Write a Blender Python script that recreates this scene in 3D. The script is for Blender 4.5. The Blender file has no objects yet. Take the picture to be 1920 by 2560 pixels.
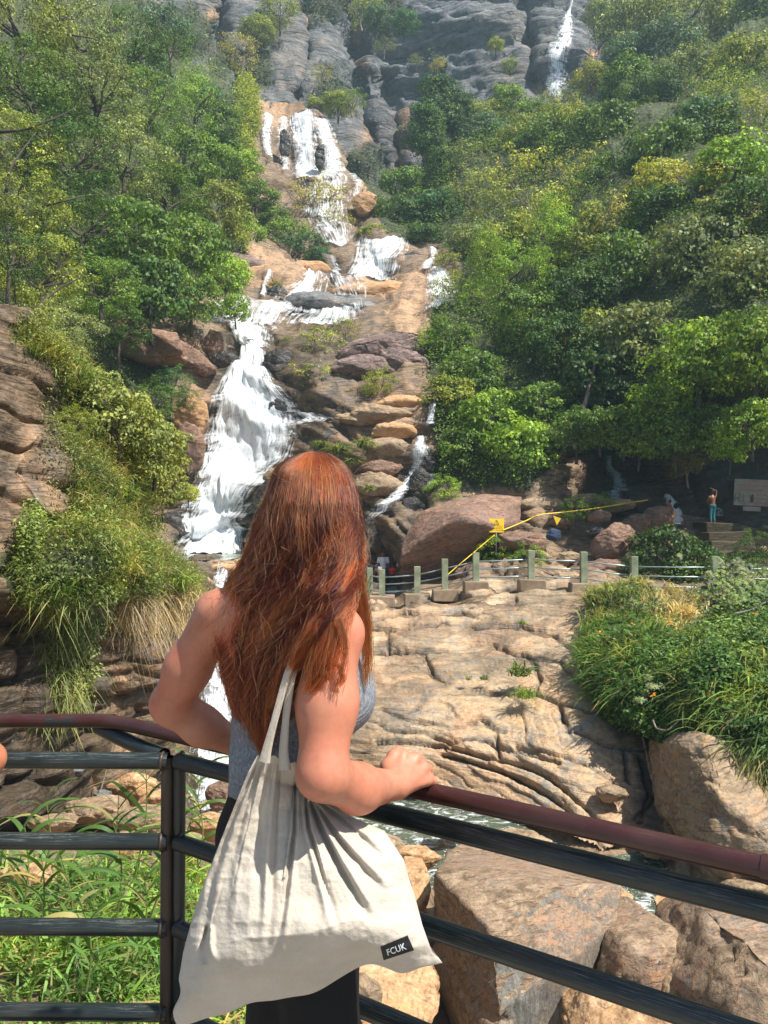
import bpy, bmesh, math, random, time
import numpy as np
from mathutils import Vector, Matrix
T0=time.time()
S=bpy.context.scene
# ---------------------------------------------------------------- camera, sky, sun, exposure
CAM=np.array([0.0,0.0,1.55]); PITCH=math.atan(30/1950.0); F=1950.0
cd=bpy.data.cameras.new('camera'); cam=bpy.data.objects.new('camera',cd); S.collection.objects.link(cam)
cam.location=CAM; cam.rotation_euler=(math.pi/2+PITCH,0,0)
cd.sensor_fit='VERTICAL'; cd.sensor_height=36; cd.lens=F/2560*36; cd.clip_start=.05; cd.clip_end=1500
S.camera=cam
SUN=Vector((0.50,-0.30,0.90)).normalized()
w=bpy.data.worlds.new('World'); S.world=w; w.use_nodes=True
nt=w.node_tree; nt.nodes.clear()
sky=nt.nodes.new('ShaderNodeTexSky'); sky.sky_type='NISHITA'; sky.sun_disc=False
sky.sun_elevation=math.asin(SUN.z); sky.sun_rotation=math.atan2(SUN.x,SUN.y)
bg=nt.nodes.new('ShaderNodeBackground'); bg.inputs[1].default_value=0.088
wo=nt.nodes.new('ShaderNodeOutputWorld'); nt.links.new(sky.outputs[0],bg.inputs[0]); nt.links.new(bg.outputs[0],wo.inputs[0])
sd=bpy.data.lights.new('sun','SUN'); so=bpy.data.objects.new('sun',sd); S.collection.objects.link(so)
sd.energy=5.0; sd.angle=math.radians(.5); sd.color=(1,.955,.88)
so.rotation_euler=SUN.to_track_quat('Z','Y').to_euler()
S.view_settings.view_transform='Standard'; S.view_settings.look='None'; S.view_settings.gamma=1
S.view_settings.use_curve_mapping=False; S.view_settings.exposure=0.88
S.cycles.max_bounces=6; S.cycles.diffuse_bounces=3; S.cycles.glossy_bounces=2; S.cycles.transmission_bounces=3
S.cycles.transparent_max_bounces=12; S.cycles.volume_bounces=0; S.cycles.use_denoising=True
S.cycles.sample_clamp_indirect=6
COL=S.collection
rng=np.random.default_rng(7); random.seed(7)
# ---------------------------------------------------------------- helpers
cp,sp=math.cos(PITCH),math.sin(PITCH)
def P(px,py,d):
    """world point at distance d (metres north of the camera) seen at photo pixel px,py"""
    px=np.asarray(px,float);py=np.asarray(py,float);d=np.asarray(d,float)
    a=(px-960)/F;b=(1280-py)/F
    y=cp-b*sp; z=sp+b*cp
    t=d/y
    return np.stack([CAM[0]+a*t,CAM[1]+y*t,CAM[2]+z*t],-1)
def PV(px,py,d): return Vector(P(px,py,d).tolist())
def sm(x): x=np.clip(x,0,1); return x*x*(3-2*x)
def _h(ix,iy,iz,seed):
    h=(ix.astype(np.int64)*374761393+iy.astype(np.int64)*668265263+iz.astype(np.int64)*1440670441+seed*974634777)&0xffffffff
    h=((h^(h>>13))*1274126177)&0xffffffff
    h=((h^(h>>15))*2246822519)&0xffffffff
    return ((h^(h>>16))&0xffffff)/float(0xffffff)
def vn(p,seed=0):
    f=np.floor(p); r=p-f; i=f.astype(np.int64); u=r*r*r*(r*(r*6-15)+10)
    out=0
    for a in (0,1):
        wa=u[...,0] if a else 1-u[...,0]
        for b in (0,1):
            wb=u[...,1] if b else 1-u[...,1]
            for c in (0,1):
                wc=u[...,2] if c else 1-u[...,2]
                out=out+wa*wb*wc*_h(i[...,0]+a,i[...,1]+b,i[...,2]+c,seed)
    return out*2-1
def fbm(p,o=4,seed=0,g=.5):
    s=0;a=1;t=0
    for k in range(o):
        s=s+a*vn(p*(2.03**k)+k*11.3,seed+k); t+=a; a*=g
    return s/t
def ridge(p,o=4,seed=0):
    s=0;a=1;t=0
    for k in range(o):
        s=s+a*(1-2*np.abs(vn(p*(2.03**k)+k*7.7,seed+k))); t+=a; a*=.5
    return s/t
def strata(p,n,thick,seed=0,warp=.5,wscale=.25,soft=.18):
    """stepped layers: every layer stands out by its own amount"""
    q=(p@np.array(n,float))/thick+warp*fbm(p*wscale,3,seed)*2
    l=np.floor(q); r=q-l
    h0=_h(l,l*0,l*0,seed+5)
    h1=_h(l+1,l*0,l*0,seed+5)
    e=sm((r-(1-soft))/soft)
    crack=np.exp(-((np.minimum(r,1-r))/.07)**2)
    return h0*(1-e)+h1*e, crack
def tps_fit(pts,vals,lam=1e-4):
    X=np.array(pts,float)/1000.; n=len(X)
    d=np.linalg.norm(X[:,None]-X[None],axis=2); K=d*d*np.log(d+1e-9)
    K[np.arange(n),np.arange(n)]=lam
    A=np.zeros((n+3,n+3));A[:n,:n]=K;A[:n,n]=1;A[:n,n+1:]=X;A[n,:n]=1;A[n+1:,:n]=X.T
    b=np.zeros(n+3);b[:n]=vals
    return X,np.linalg.solve(A,b)
def tps_eval(fit,px,py):
    X,c=fit;n=len(X)
    sh=np.shape(px);Q=np.stack([np.ravel(px),np.ravel(py)],1)/1000.
    out=np.empty(len(Q))
    for s in range(0,len(Q),20000):
        q=Q[s:s+20000];d2=((q[:,None]-X[None])**2).sum(2)
        out[s:s+20000]=(0.5*d2*np.log(d2+1e-18))@c[:n]+c[n]+q@c[n+1:]
    return out.reshape(sh)
def inpoly(px,py,poly):
    r=np.zeros(np.shape(px),bool);n=len(poly);j=n-1
    for i in range(n):
        xi,yi=poly[i];xj,yj=poly[j]
        c=((yi>py)!=(yj>py))&(px<(xj-xi)*(py-yi)/((yj-yi)+1e-9)+xi)
        r^=c;j=i
    return r
def segdist(px,py,line):
    best=np.full(np.shape(px),1e9)
    for (x0,y0),(x1,y1) in zip(line[:-1],line[1:]):
        dx,dy=x1-x0,y1-y0;L=dx*dx+dy*dy+1e-9
        t=np.clip(((px-x0)*dx+(py-y0)*dy)/L,0,1)
        best=np.minimum(best,np.hypot(px-x0-t*dx,py-y0-t*dy))
    return best
def tag(o,label=None,cat=None,group=None,kind=None):
    if label:o['label']=label
    if cat:o['category']=cat
    if group:o['group']=group
    if kind:o['kind']=kind
    return o
def link(name,me,parent=None,mat=None):
    o=bpy.data.objects.new(name,me);COL.objects.link(o)
    if parent is not None:o.parent=parent
    if mat is not None and me is not None and not me.materials:me.materials.append(mat)
    return o
def empty(name,loc,rz=0,parent=None):
    o=bpy.data.objects.new(name,None);COL.objects.link(o);o.location=loc;o.rotation_euler[2]=rz
    o.empty_display_size=.1
    return o
def npmesh(name,V,Fq,mat=None,smooth=True,uv=None):
    """V (n,3); Fq (m,3|4) int array"""
    me=bpy.data.meshes.new(name);V=np.ascontiguousarray(V,np.float32);Fq=np.ascontiguousarray(Fq,np.int32)
    m,k=Fq.shape
    me.vertices.add(len(V));me.vertices.foreach_set('co',V.ravel())
    me.loops.add(m*k);me.loops.foreach_set('vertex_index',Fq.ravel())
    me.polygons.add(m);me.polygons.foreach_set('loop_start',np.arange(0,m*k,k,dtype=np.int32))
    if uv is not None:
        u=me.uv_layers.new(name='UVMap');u.data.foreach_set('uv',np.ascontiguousarray(uv[Fq.ravel()],np.float32).ravel())
    me.update(calc_edges=True)
    me.polygons.foreach_set('use_smooth',np.full(m,smooth))
    if mat is not None:me.materials.append(mat)
    return me
def setattr_f(me,name,arr):
    a=me.attributes.new(name,'FLOAT','POINT');a.data.foreach_set('value',np.ascontiguousarray(arr,np.float32).ravel())
def gridfaces(nr,nc,mask=None,wrap=False):
    i=np.arange(nr*nc).reshape(nr,nc)
    if wrap:i=np.concatenate([i,i[:,:1]],1)
    q=np.stack([i[:-1,:-1],i[:-1,1:],i[1:,1:],i[1:,:-1]],-1)
    if mask is not None:q=q[mask[:-1,:-1]&mask[1:,1:]&mask[:-1,1:]&mask[1:,:-1]]
    return q.reshape(-1,4)
class MB:
    def __init__(s):s.v=[];s.f=[];s.n=0
    def add(s,V,Fs):
        V=np.asarray(V,float)
        s.v.append(V);s.f.extend([[int(a)+s.n for a in f] for f in Fs]);s.n+=len(V);return s
    def box(s,c,size,rot=None,jit=0):
        c=np.array(c,float);h=np.array(size,float)/2
        V=np.array([[x,y,z] for z in(-1,1) for y in(-1,1) for x in(-1,1)],float)*h
        if jit:V=V+rng.normal(0,jit,V.shape)
        if rot is not None:V=V@np.array(Matrix(rot)).T
        return s.add(V+c,[(0,2,3,1),(4,5,7,6),(0,1,5,4),(2,6,7,3),(1,3,7,5),(0,4,6,2)])
    def tube(s,pts,r,n=8,cap=True):
        pts=np.asarray(pts,float);m=len(pts);r=np.broadcast_to(np.asarray(r,float),(m,))
        t=np.gradient(pts,axis=0);t/=np.linalg.norm(t,axis=1)[:,None]+1e-9
        ref=np.array([0,0,1.]) if abs(t[0][2])<.9 else np.array([1.,0,0])
        V=[]
        for i in range(m):
            a=np.cross(t[i],ref);a/=np.linalg.norm(a)+1e-9;b=np.cross(t[i],a)
            ref=np.cross(a,t[i]) if False else ref
            an=np.linspace(0,2*np.pi,n,endpoint=False)
            V.append(pts[i]+r[i]*(np.cos(an)[:,None]*a+np.sin(an)[:,None]*b))
        V=np.concatenate(V);Fs=[]
        for i in range(m-1):
            for j in range(n):
                k=(j+1)%n;Fs.append((i*n+j,i*n+k,(i+1)*n+k,(i+1)*n+j))
        if cap:Fs.append(tuple(range(n))[::-1]);Fs.append(tuple((m-1)*n+j for j in range(n)))
        return s.add(V,Fs)
    def mesh(s,name,mat=None,smooth=True):
        me=bpy.data.meshes.new(name);me.from_pydata(np.concatenate(s.v).tolist(),[],s.f)
        me.polygons.foreach_set('use_smooth',[smooth]*len(me.polygons));me.update()
        if mat is not None:me.materials.append(mat)
        return me
    def build(s,name,mat=None,parent=None,smooth=True):return link(name,s.mesh(name,mat,smooth),parent)
def bevel(o,wd,seg=2,ang=.5):
    bm=bmesh.new();bm.from_mesh(o.data)
    e=[x for x in bm.edges if len(x.link_faces)==2 and x.calc_face_angle(0)>ang]
    bmesh.ops.bevel(bm,geom=e,offset=wd,segments=seg,affect='EDGES',profile=.6)
    bm.to_mesh(o.data);bm.free();return o
# ---------- materials
class NT:
    def __init__(s,name):
        s.m=bpy.data.materials.new(name);s.m.use_nodes=True;s.t=s.m.node_tree;s.t.nodes.clear()
        s.out=s.t.nodes.new('ShaderNodeOutputMaterial')
    def n(s,ty,**k):
        n=s.t.nodes.new('ShaderNode'+ty)
        for a,b in k.items():
            if a.startswith('i_'):
                key=a[2:];key=int(key) if key.isdigit() else key.replace('_',' ')
                s.set(n.inputs[key],b)
            else:setattr(n,a,b)
        return n
    def set(s,inp,v):
        if isinstance(v,bpy.types.NodeSocket):s.t.links.new(v,inp)
        else:
            if isinstance(v,(tuple,list)) and len(v)==3 and inp.type=='RGBA':v=(*v,1)
            inp.default_value=v
    def noise(s,vec,scale,detail=4,rough=.55,dist=0,out=0):
        n=s.n('TexNoise',i_Vector=vec,i_Scale=scale,i_Detail=detail,i_Roughness=rough,i_Distortion=dist);return n.outputs[out]
    def ramp(s,fac,stops,interp='LINEAR'):
        n=s.n('ValToRGB');s.set(n.inputs[0],fac);r=n.color_ramp;r.interpolation=interp
        while len(r.elements)<len(stops):r.elements.new(.5)
        for e,(p,c) in zip(r.elements,stops):
            e.position=p;e.color=(*c,1) if len(c)==3 else c
        return n.outputs[0]
    def mix(s,f,a,b,mode='MIX'):
        n=s.n('MixRGB',blend_type=mode);s.set(n.inputs[0],f);s.set(n.inputs[1],a);s.set(n.inputs[2],b);return n.outputs[0]
    def math(s,op,a,b=0,c=None,clamp=False):
        n=s.n('Math',operation=op,use_clamp=clamp);s.set(n.inputs[0],a);s.set(n.inputs[1],b)
        if c is not None:s.set(n.inputs[2],c)
        return n.outputs[0]
    def vmap(s,vec,scale=(1,1,1),rot=(0,0,0)):
        n=s.n('Mapping');s.set(n.inputs[0],vec);n.inputs['Rotation'].default_value=rot;n.inputs['Scale'].default_value=scale;return n.outputs[0]
    def bump(s,h,st,dist,nrm=None):
        n=s.n('Bump');s.set(n.inputs['Strength'],st);s.set(n.inputs['Distance'],dist);s.set(n.inputs['Height'],h)
        if nrm is not None:s.set(n.inputs['Normal'],nrm)
        return n.outputs[0]
    def bsdf(s,**k):
        n=s.n('BsdfPrincipled')
        for a,b in k.items():s.set(n.inputs[a.replace('_',' ')],b)
        s.p=n;return n.outputs[0]
    def done(s,sh):s.t.links.new(sh,s.out.inputs[0]);return s.m
def pos(m):return m.n('NewGeometry').outputs['Position']
def obj(m):return m.n('TexCoord').outputs['Object']
def attr(m,name):return m.n('Attribute',attribute_name=name).outputs['Fac']
def rock_mat(name,cols,scale=1.,rot=(0,.25,.2),band=(1,1,4),bump=.6,attrs=False,coord='pos',sat=None,rough=.75,crk=.35,lines=.75):
    m=NT(name);v=pos(m) if coord=='pos' else obj(m)
    vb=m.vmap(v,tuple(scale*b for b in band),rot)
    big=m.noise(v,scale*.35,3,.6); st=m.noise(vb,1.3,6,.65,1.2); fi=m.noise(v,scale*9,6,.7,.3); md=m.noise(v,scale*2.2,5,.62,.6)
    c=m.ramp(st,[(.28,cols[0]),(.45,cols[1]),(.6,cols[2]),(.75,cols[3])])
    c=m.mix(m.ramp(big,[(.42,(0,0,0)),(.62,(1,1,1))]),c,m.mix(m.ramp(md,[(.35,(0,0,0)),(.65,(1,1,1))]),cols[4],cols[5]))
    c=m.mix(.75,c,m.ramp(fi,[(.25,(.42,.42,.42)),(.5,(1,1,1)),(.8,(1.5,1.5,1.5))]),'MULTIPLY')
    vo=m.n('TexVoronoi',feature='DISTANCE_TO_EDGE');m.set(vo.inputs['Vector'],m.mix(.25,m.vmap(vb,(.55,.55,.55)),m.noise(v,scale*1.5,4,.6,0,1)));vo.inputs['Scale'].default_value=1.0
    ln=m.noise(m.vmap(vb,(.8,.8,3.2)),1,5,.7,1.5);lr=m.ramp(ln,[(.36,(.50,.47,.44)),(.44,(1,1,1)),(.62,(1.12,1.1,1.06))]);c=m.mix(lines,c,lr,'MULTIPLY')
    ck=m.ramp(vo.outputs['Distance'],[(0,(0,0,0)),(.05,(1,1,1))])
    c=m.mix(crk,c,m.mix(1,c,ck,'MULTIPLY'))
    rg=rough
    if attrs:
        veg=attr(m,'veg');wet=attr(m,'wet')
        ru=attr(m,'rust');ru=m.math('MULTIPLY',ru,m.ramp(m.noise(m.vmap(v,(1,1,.25)),scale*1.6,5,.65),[(.36,(.15,.15,.15)),(.55,(1,1,1))]),clamp=True)
        c=m.mix(ru,c,m.mix(1,m.ramp(fi,[(.3,(.30,.17,.09)),(.5,(.47,.29,.165)),(.7,(.56,.40,.26))]),m.mix(.6,(1,1,1),lr),'MULTIPLY'))
        c=m.mix(veg,c,m.ramp(md,[(.35,(.022,.03,.012)),(.6,(.07,.075,.03)),(.75,(.16,.12,.07))]))
        wn=m.math('MULTIPLY',wet,m.ramp(m.noise(v,scale*1.3,4,.6),[(.35,(.5,.5,.5)),(.55,(1,1,1))]),clamp=True)
        c=m.mix(wn,c,m.mix(1,c,(.22,.25,.29),'MULTIPLY'))
        rg=m.math('SUBTRACT',rough,m.math('MULTIPLY',wn,.45))
    h=m.math('ADD',m.math('MULTIPLY',st,.5),m.math('ADD',m.math('MULTIPLY',md,.6),m.math('MULTIPLY',fi,.3)))
    h=m.math('ADD',h,m.math('MULTIPLY',ck,.25*crk));h=m.math('ADD',h,m.math('MULTIPLY',m.math('MINIMUM',ln,.47),1.6*lines))
    b=m.bump(h,bump,.5/scale*.35)
    return m.done(m.bsdf(Base_Color=c,Roughness=rg,Normal=b,Specular_IOR_Level=.35))
def flat_mat(name,col,rough=.6,var=.15,vs=8,bump=0,metal=0,spec=.4):
    m=NT(name);v=obj(m);n=m.noise(v,vs,5,.6)
    c=m.mix(1,col,m.ramp(n,[(.3,(1-var,)*3),(.7,(1+var,)*3)]),'MULTIPLY')
    k=dict(Base_Color=c,Roughness=rough,Metallic=metal,Specular_IOR_Level=spec)
    if bump:k['Normal']=m.bump(n,bump,.02)
    return m.done(m.bsdf(**k))
def leaf_mat(name,trans=.35,rough=.42,yellow=(.34,.30,.05),ymix=.12,var=(.45,1.7)):
    m=NT(name);g=m.n('NewGeometry').outputs['Random Per Island'];oc=m.n('ObjectInfo').outputs['Color']
    r=m.ramp(g,[(0,(var[0],)*3),(.5,(1,1,1)),(.93,(var[1],)*3),(1,(var[1]*1.2,)*3)])
    g2=m.n('TexWhiteNoise',noise_dimensions='1D');m.set(g2.inputs['W'],g)
    c=m.mix(1,oc,r,'MULTIPLY')
    c=m.mix(m.ramp(g2.outputs['Value'],[(1-ymix-.02,(0,0,0)),(1-ymix+.05,(.7,.7,.7))]),c,yellow)
    big=m.noise(pos(m),.9,3,.6)
    c=m.mix(.8,c,m.ramp(big,[(.32,(.5,.62,.72)),(.52,(1.1,1.1,.95)),(.7,(1.7,1.5,.8))]),'MULTIPLY')
    p=m.bsdf(Base_Color=c,Roughness=rough,Specular_IOR_Level=.32)
    t=m.n('BsdfTranslucent');m.set(t.inputs[0],m.mix(1,c,(1.55,1.45,.8),'MULTIPLY'))
    x=m.n('MixShader');x.inputs[0].default_value=trans;m.t.links.new(p,x.inputs[1]);m.t.links.new(t.outputs[0],x.inputs[2])
    return m.done(x.outputs[0])
LEAF=leaf_mat('leaf',trans=.28,rough=.62,yellow=(.27,.28,.05),ymix=.08,var=(.4,1.9));LEAFBIG=leaf_mat('broad_leaf',trans=.3,rough=.55,ymix=.05,var=(.5,1.6))
GRASS=leaf_mat('grass_blade',trans=.35,rough=.5,yellow=(.42,.33,.14),ymix=.14,var=(.55,1.6))
BARK=flat_mat('bark',(.075,.058,.044),.85,.4,14,.5)
BARKP=flat_mat('pale_bark',(.20,.165,.13),.85,.3,14,.5)
# ---------------------------------------------------------------- terrain
CP=[# falls corridor
(620,1480,33),(560,1440,33),(700,1500,30),(500,1405,33),(500,1392,37),(480,1376,40.2),(600,1376,40),(500,1330,40.8),(520,1200,41.5),(620,1200,41),(560,1080,43),(640,1060,43),(600,960,45),(650,905,46.5),
(640,880,48),(640,860,50),(560,830,53),(600,800,55),(700,830,53),(760,790,57),(720,775,57.5),(730,715,60),(850,775,58),(900,715,61),(1000,720,61),(740,705,64),(850,700,65.5),(940,703,65),(950,622,68),(1080,700,62),(1080,640,67),(850,640,68),
(660,690,64),(640,640,67),(760,600,72),(900,600,74),(720,540,77),(700,450,80),(800,450,81),(720,400,84),(850,400,84),(680,310,87),(800,330,87),(700,285,94),(700,240,104),(600,200,104),(850,260,98),(920,480,84),(920,400,92),(1000,480,88),
# rocks right of centre
(760,880,46),(820,960,42),(900,900,45),(1000,870,47),(960,1000,40),(1060,1000,40),(900,1100,38.5),(1000,1100,38.5),(1060,1150,38),(960,1230,37),(1040,1250,37),(960,1330,36.5),(980,1430,38.5),(900,1440,38.5),(980,1475,37.4),(860,1490,33),
(700,950,44),(760,1050,42),(680,1200,40),(700,1350,38),
# right side behind fence
(1100,1300,34.5),(1250,1250,36),(1250,1400,33),(1060,1440,33.8),(1150,1425,33.6),(1010,1400,35),(1230,1435,31.5),(1100,1468,31.0),(1400,1300,34),(1400,1420,31),(1560,1300,34),(1560,1430,30),(1700,1320,34),(1700,1430,30),(1850,1420,30),(1850,1320,35),(1980,1400,31),(2200,1400,32),
(1650,1230,38),(1780,1200,38),(1880,1200,37.5),(1480,1240,38),(1540,1260,37.5),(1540,1180,42),(1600,1120,43),(1400,1120,37),(1880,1100,39),
# right hillside
(1150,1200,38),(1150,1000,41),(1150,850,47),(1200,720,56),(1250,600,60),(1150,500,76),(1300,450,72),(1150,420,84),(1300,330,90),(1200,350,95),(1400,900,42),(1400,700,49),(1400,550,58),(1450,400,70),(1450,280,90),(1600,1000,37),(1600,800,40),(1600,600,46),(1600,430,56),(1600,280,75),(1600,180,95),
(1850,1000,33),(1850,800,34),(1850,600,39),(1850,400,47),(1850,250,62),(1850,120,85),(1920,0,105),(2200,1000,31),(2200,600,36),(2200,200,60),(2500,900,30),(2500,300,50),(2500,1600,20),(2200,0,80),
# left hillside
(420,1350,38),(400,1250,38.5),(350,1150,39),(300,1000,40),(420,1000,42),(450,920,44),(480,860,46),(400,800,48),(300,850,43),(300,700,46),(450,700,55),(550,640,64),(500,550,66),(400,500,58),(550,400,78),(620,250,95),(500,300,82),(400,300,72),(300,200,70),(400,130,95),(200,700,38),(200,500,44),(200,300,54),(200,100,68),(0,850,30),(0,700,31),(0,500,35),(0,300,42),(0,100,55),(0,-100,75),(250,-50,95),(-400,800,25),(-400,400,32),(-400,0,50),(-700,700,22),(-700,200,35),
(200,1100,36),(0,1100,30),(-300,1300,24),(200,1500,30),(-200,1700,18),
# mid slope
(620,1540,27),(720,1540,27),(850,1520,28),(950,1497,28),(1040,1490,27.6),(1190,1462,27.4),(1325,1458,27),(1460,1462,26.4),(1590,1490,25.5),(1790,1500,25),(1980,1500,25),(2200,1550,23),
(950,1600,23),(1150,1560,24),(1300,1600,22.3),(1450,1600,21.5),(800,1650,21),(950,1750,19),(1150,1700,20),(1300,1750,18.6),(1450,1750,17.8),(800,1850,18),(950,1880,17),(1150,1850,17),(1300,1900,16.2),(1450,1950,15.2),(900,1990,16.6),(1100,2005,16.4),(1250,2062,15.1),(1400,2070,14.3),(1500,2110,13.7),(1580,2060,14.2),
(1600,1650,19.5),(1600,1850,16.5),(1680,2000,14.8),(1650,2120,13.7),(1740,1900,15.5),(1800,1950,13.5),(1780,2120,12.2),(1920,2000,12.3),(1920,2170,11.2),(1850,1800,15),(1850,1650,17.5),(1980,1700,16.5),(2200,1900,13),(2200,2200,10),
# stream bed and near bank
(560,1600,24),(540,1700,20.5),(530,1800,18.8),(520,1880,17.8),(500,1960,16.9),(540,2040,15.6),(700,2050,15.3),(900,2050,15.1),(1000,2060,15.1),(1200,2100,14.3),(1400,2190,13.1),(1560,2270,11.9),(1750,2330,11.1),(1920,2260,11.4),(2200,2400,10),
(420,2000,13.5),(300,2020,11.5),(150,2080,10),(0,2100,9.5),(1000,2110,14.2),(1080,2150,13.6),(1200,2230,12.5),(1400,2300,11.7),(1600,2350,11.0),(1850,2400,10.4),(700,2200,10.5),(960,2300,10.3),(960,2560,8),(1300,2560,9),(1700,2560,9.3),(2000,2560,9),(500,2200,9),(300,2200,7.6),(100,2250,6.6),(300,2560,4.6),(0,2560,4.2),(-300,2400,4.5),(600,2560,6.6),(300,2900,3.2),(1000,2900,6.4),(1900,2900,7),(-300,2900,3),(2400,2900,7)]
TF=tps_fit([c[:2] for c in CP],[math.log(c[2]) for c in CP],2e-5)
def D(px,py):return np.exp(tps_eval(TF,px,py))
# falls: rows (y, xleft, xright)
FALLS=[
 ('waterfall','wide white main fall plunging into the green pool',[(902,612,665),(930,590,672),(960,548,690),(1000,526,722),(1044,521,742),(1109,508,735),(1174,491,690),(1239,474,655),(1304,448,626),(1380,420,612)],1.12),
 ('waterfall','narrow ledge fall running into the main fall from the rocks on its right',[(1030,700,800),(1050,690,880),(1075,680,790),(1110,675,750),(1150,650,700)],.45),
 ('cascade','thin sheet of water sliding over the smooth slab left of the grey one',[(700,700,880),(735,680,870),(775,640,860),(800,620,850)],.32),
 ('cascade','wide foaming run between the grey slab and the head of the main fall',[(790,600,760),(815,570,735),(840,560,710),(870,580,690),(900,600,680)],.62),
 ('cascade','foaming cascade spilling out under the overhanging left tree',[(782,490,625),(800,470,640),(825,490,640),(850,548,630),(872,575,668),(905,602,690)],.75),
 ('cascade','bright cascade pouring over the left end of the grey slab',[(711,738,774),(735,712,773),(777,695,769)],.95),
 ('cascade','thin diagonal streak beside the grey slab',[(718,684,698),(745,664,680),(779,644,662)],.8),
 ('cascade','white spill at the foot of the grey slab',[(776,735,900),(800,725,910),(828,690,900)],.6),
 ('cascade','faint water veil down the right part of the grey slab',[(716,770,940),(760,780,950),(822,790,955)],.30),
 ('cascade','wide stepped white cascade above the tan slab',[(620,888,1022),(650,872,1014),(680,864,1006),(708,858,992)],.8),
 ('cascade','small spill left of the wide stepped cascade',[(655,818,846),(680,824,858),(710,834,868)],.85),
 ('cascade','slim fall tucked beside the tree right of the tan slab',[(628,1070,1096),(665,1074,1096),(694,1042,1092)],.85),
 ('cascade','fanned cascade running down past the bush right of the tan slab',[(693,1064,1125),(740,1056,1160),(796,1052,1150)],.65),
 ('cascade','left strand of the upper fall',[(300,646,682),(345,650,682),(392,660,686)],.6),
 ('cascade','second thin strand of the upper fall',[(304,680,722),(345,686,726),(430,692,730)],.45),
 ('cascade','broad middle strand of the upper fall',[(306,712,790),(350,722,796),(400,728,800),(452,716,812)],.78),
 ('cascade','right veil of the upper fall',[(316,770,820),(350,790,842),(400,796,852),(440,796,866)],.7),
 ('cascade','foot of the upper fall spreading behind the yellowish tree',[(430,712,868),(470,730,886),(520,736,888),(570,730,884),(625,800,890)],.5),
 ('cascade','thin spray on the right edge of the upper fall',[(440,850,872),(480,866,898),(520,872,900)],.5),
 ('waterfall','tall lacy fall on the far cliff',[(-40,1426,1436),(0,1422,1432),(30,1410,1426),(70,1390,1434),(120,1374,1432),(180,1362,1428),(225,1350,1416),(262,1382,1408)],.7),
 ('cascade','short fall at the top of the right side stream',[(1026,1060,1084),(1045,1060,1082),(1064,1056,1080)],.7),
 ('cascade','right side stream stepping down between brown ledges',[(1084,1036,1062),(1130,1022,1066),(1184,1014,1058),(1225,972,1020),(1265,936,988)],.7),
 ('cascade','dark mossy wall with fine falling strands behind the bathers',[(1262,925,992),(1300,915,968),(1360,900,958),(1445,880,970)],.45),
 ('cascade','side trickle right of the stepping stream',[(1185,1064,1084),(1230,1058,1088)],.5),
 ('cascade','bluish fall in the dark hollow under the right trees',[(1138,1490,1502),(1172,1494,1516),(1195,1512,1556),(1232,1524,1584)],.85),
 ('cascade','low curtain of water under the shaded hollow fall',[(1234,1500,1558),(1262,1502,1554)],.7),
 ('cascade','bright spill over the ledge behind the crouching bather',[(1246,1655,1676),(1270,1664,1696),(1312,1668,1708)],.95),
 ('cascade','splash of teal water behind the bather with a raised arm',[(1255,1770,1790),(1280,1764,1800),(1308,1760,1812)],.5),
 ('cascade','white rapid between pool and gorge',[(1418,525,582),(1450,512,578),(1500,505,580)],.6),
 ('cascade','steep white chute seen under her bent arm',[(1600,500,585),(1690,500,590),(1800,488,600),(1900,455,610),(1985,450,620),(2030,470,640)],.85),
]
ROCKPOLY=[(600,640),(600,560),(640,300),(620,200),(900,180),(905,470),(960,600),(1160,630),(1165,700),(1060,830),(1075,1000),(1085,1230),(1330,1235),(1400,1130),(1620,1120),(1740,1090),(2200,1100),(2200,1460),(1520,1490),(1500,1720),(1760,1900),(2200,1900),(2200,3000),(-500,3000),(-500,1200),(300,1200),(400,1120),(440,1050),(420,900),(220,830),(480,740),(590,690)]
X0,X1,Y0,Y1=-640,2560,-140,2900
gx=np.concatenate([np.arange(X0,-60,24),np.arange(-60,1980,6.0),np.arange(1980,X1,24)])
gy=np.concatenate([np.arange(Y0,180,8.0),np.arange(180,2240,6.0),np.arange(2240,Y1,16)])
GX,GY=np.meshgrid(gx,gy)
GD=D(GX,GY)
veg=1-inpoly(GX+14*fbm(np.stack([GX/60,GY/60,GX*0],-1),2,3),GY+14*fbm(np.stack([GX/60,GY/60,GX*0+5],-1),2,9),ROCKPOLY).astype(float)
wet=np.zeros_like(GX)
for nm,lb,rows,op in FALLS:
    cl=[((a+b)/2,y) for y,a,b in rows];wd=np.mean([b-a for y,a,b in rows])
    wet=np.maximum(wet,np.exp(-np.maximum(segdist(GX,GY,cl)-wd*.5,0)/(14+wd*.18))*min(1,op+.3))
for poly in [[(640,720),(760,730),(880,760),(860,830),(700,850),(560,850),(520,780)],[(900,1260),(1100,1200),(1060,1330),(980,1440),(880,1440)],[(1400,1100),(1620,1120),(1600,1270),(1480,1250)],[(1640,1840),(1760,1880),(1760,2100),(1680,2120),(1640,2000)],[(640,870),(800,850),(880,1050),(700,1060)]]:
    wet=np.maximum(wet,inpoly(GX,GY,poly)*.85)
wet=wet*np.where(GY<860,.25,.85)
GP=P(GX,GY,GD)
def normals(G):
    a=np.gradient(G,axis=0);b=np.gradient(G,axis=1);n=np.cross(a,b);n/=np.linalg.norm(n,axis=-1)[...,None]+1e-12
    s=np.sign(((CAM-G)*n).sum(-1));return n*s[...,None]
GN=normals(GP)
rk=1-veg
st1,ck1=strata(GP,(.12,-.25,1),.9,3,.6,.18)
st2,ck2=strata(GP,(.25,-.1,1),.28,9,.5,.5)
amp=np.clip(GD/40,.2,1.6)
far=np.clip((GD-24)/6,0,1)
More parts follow.
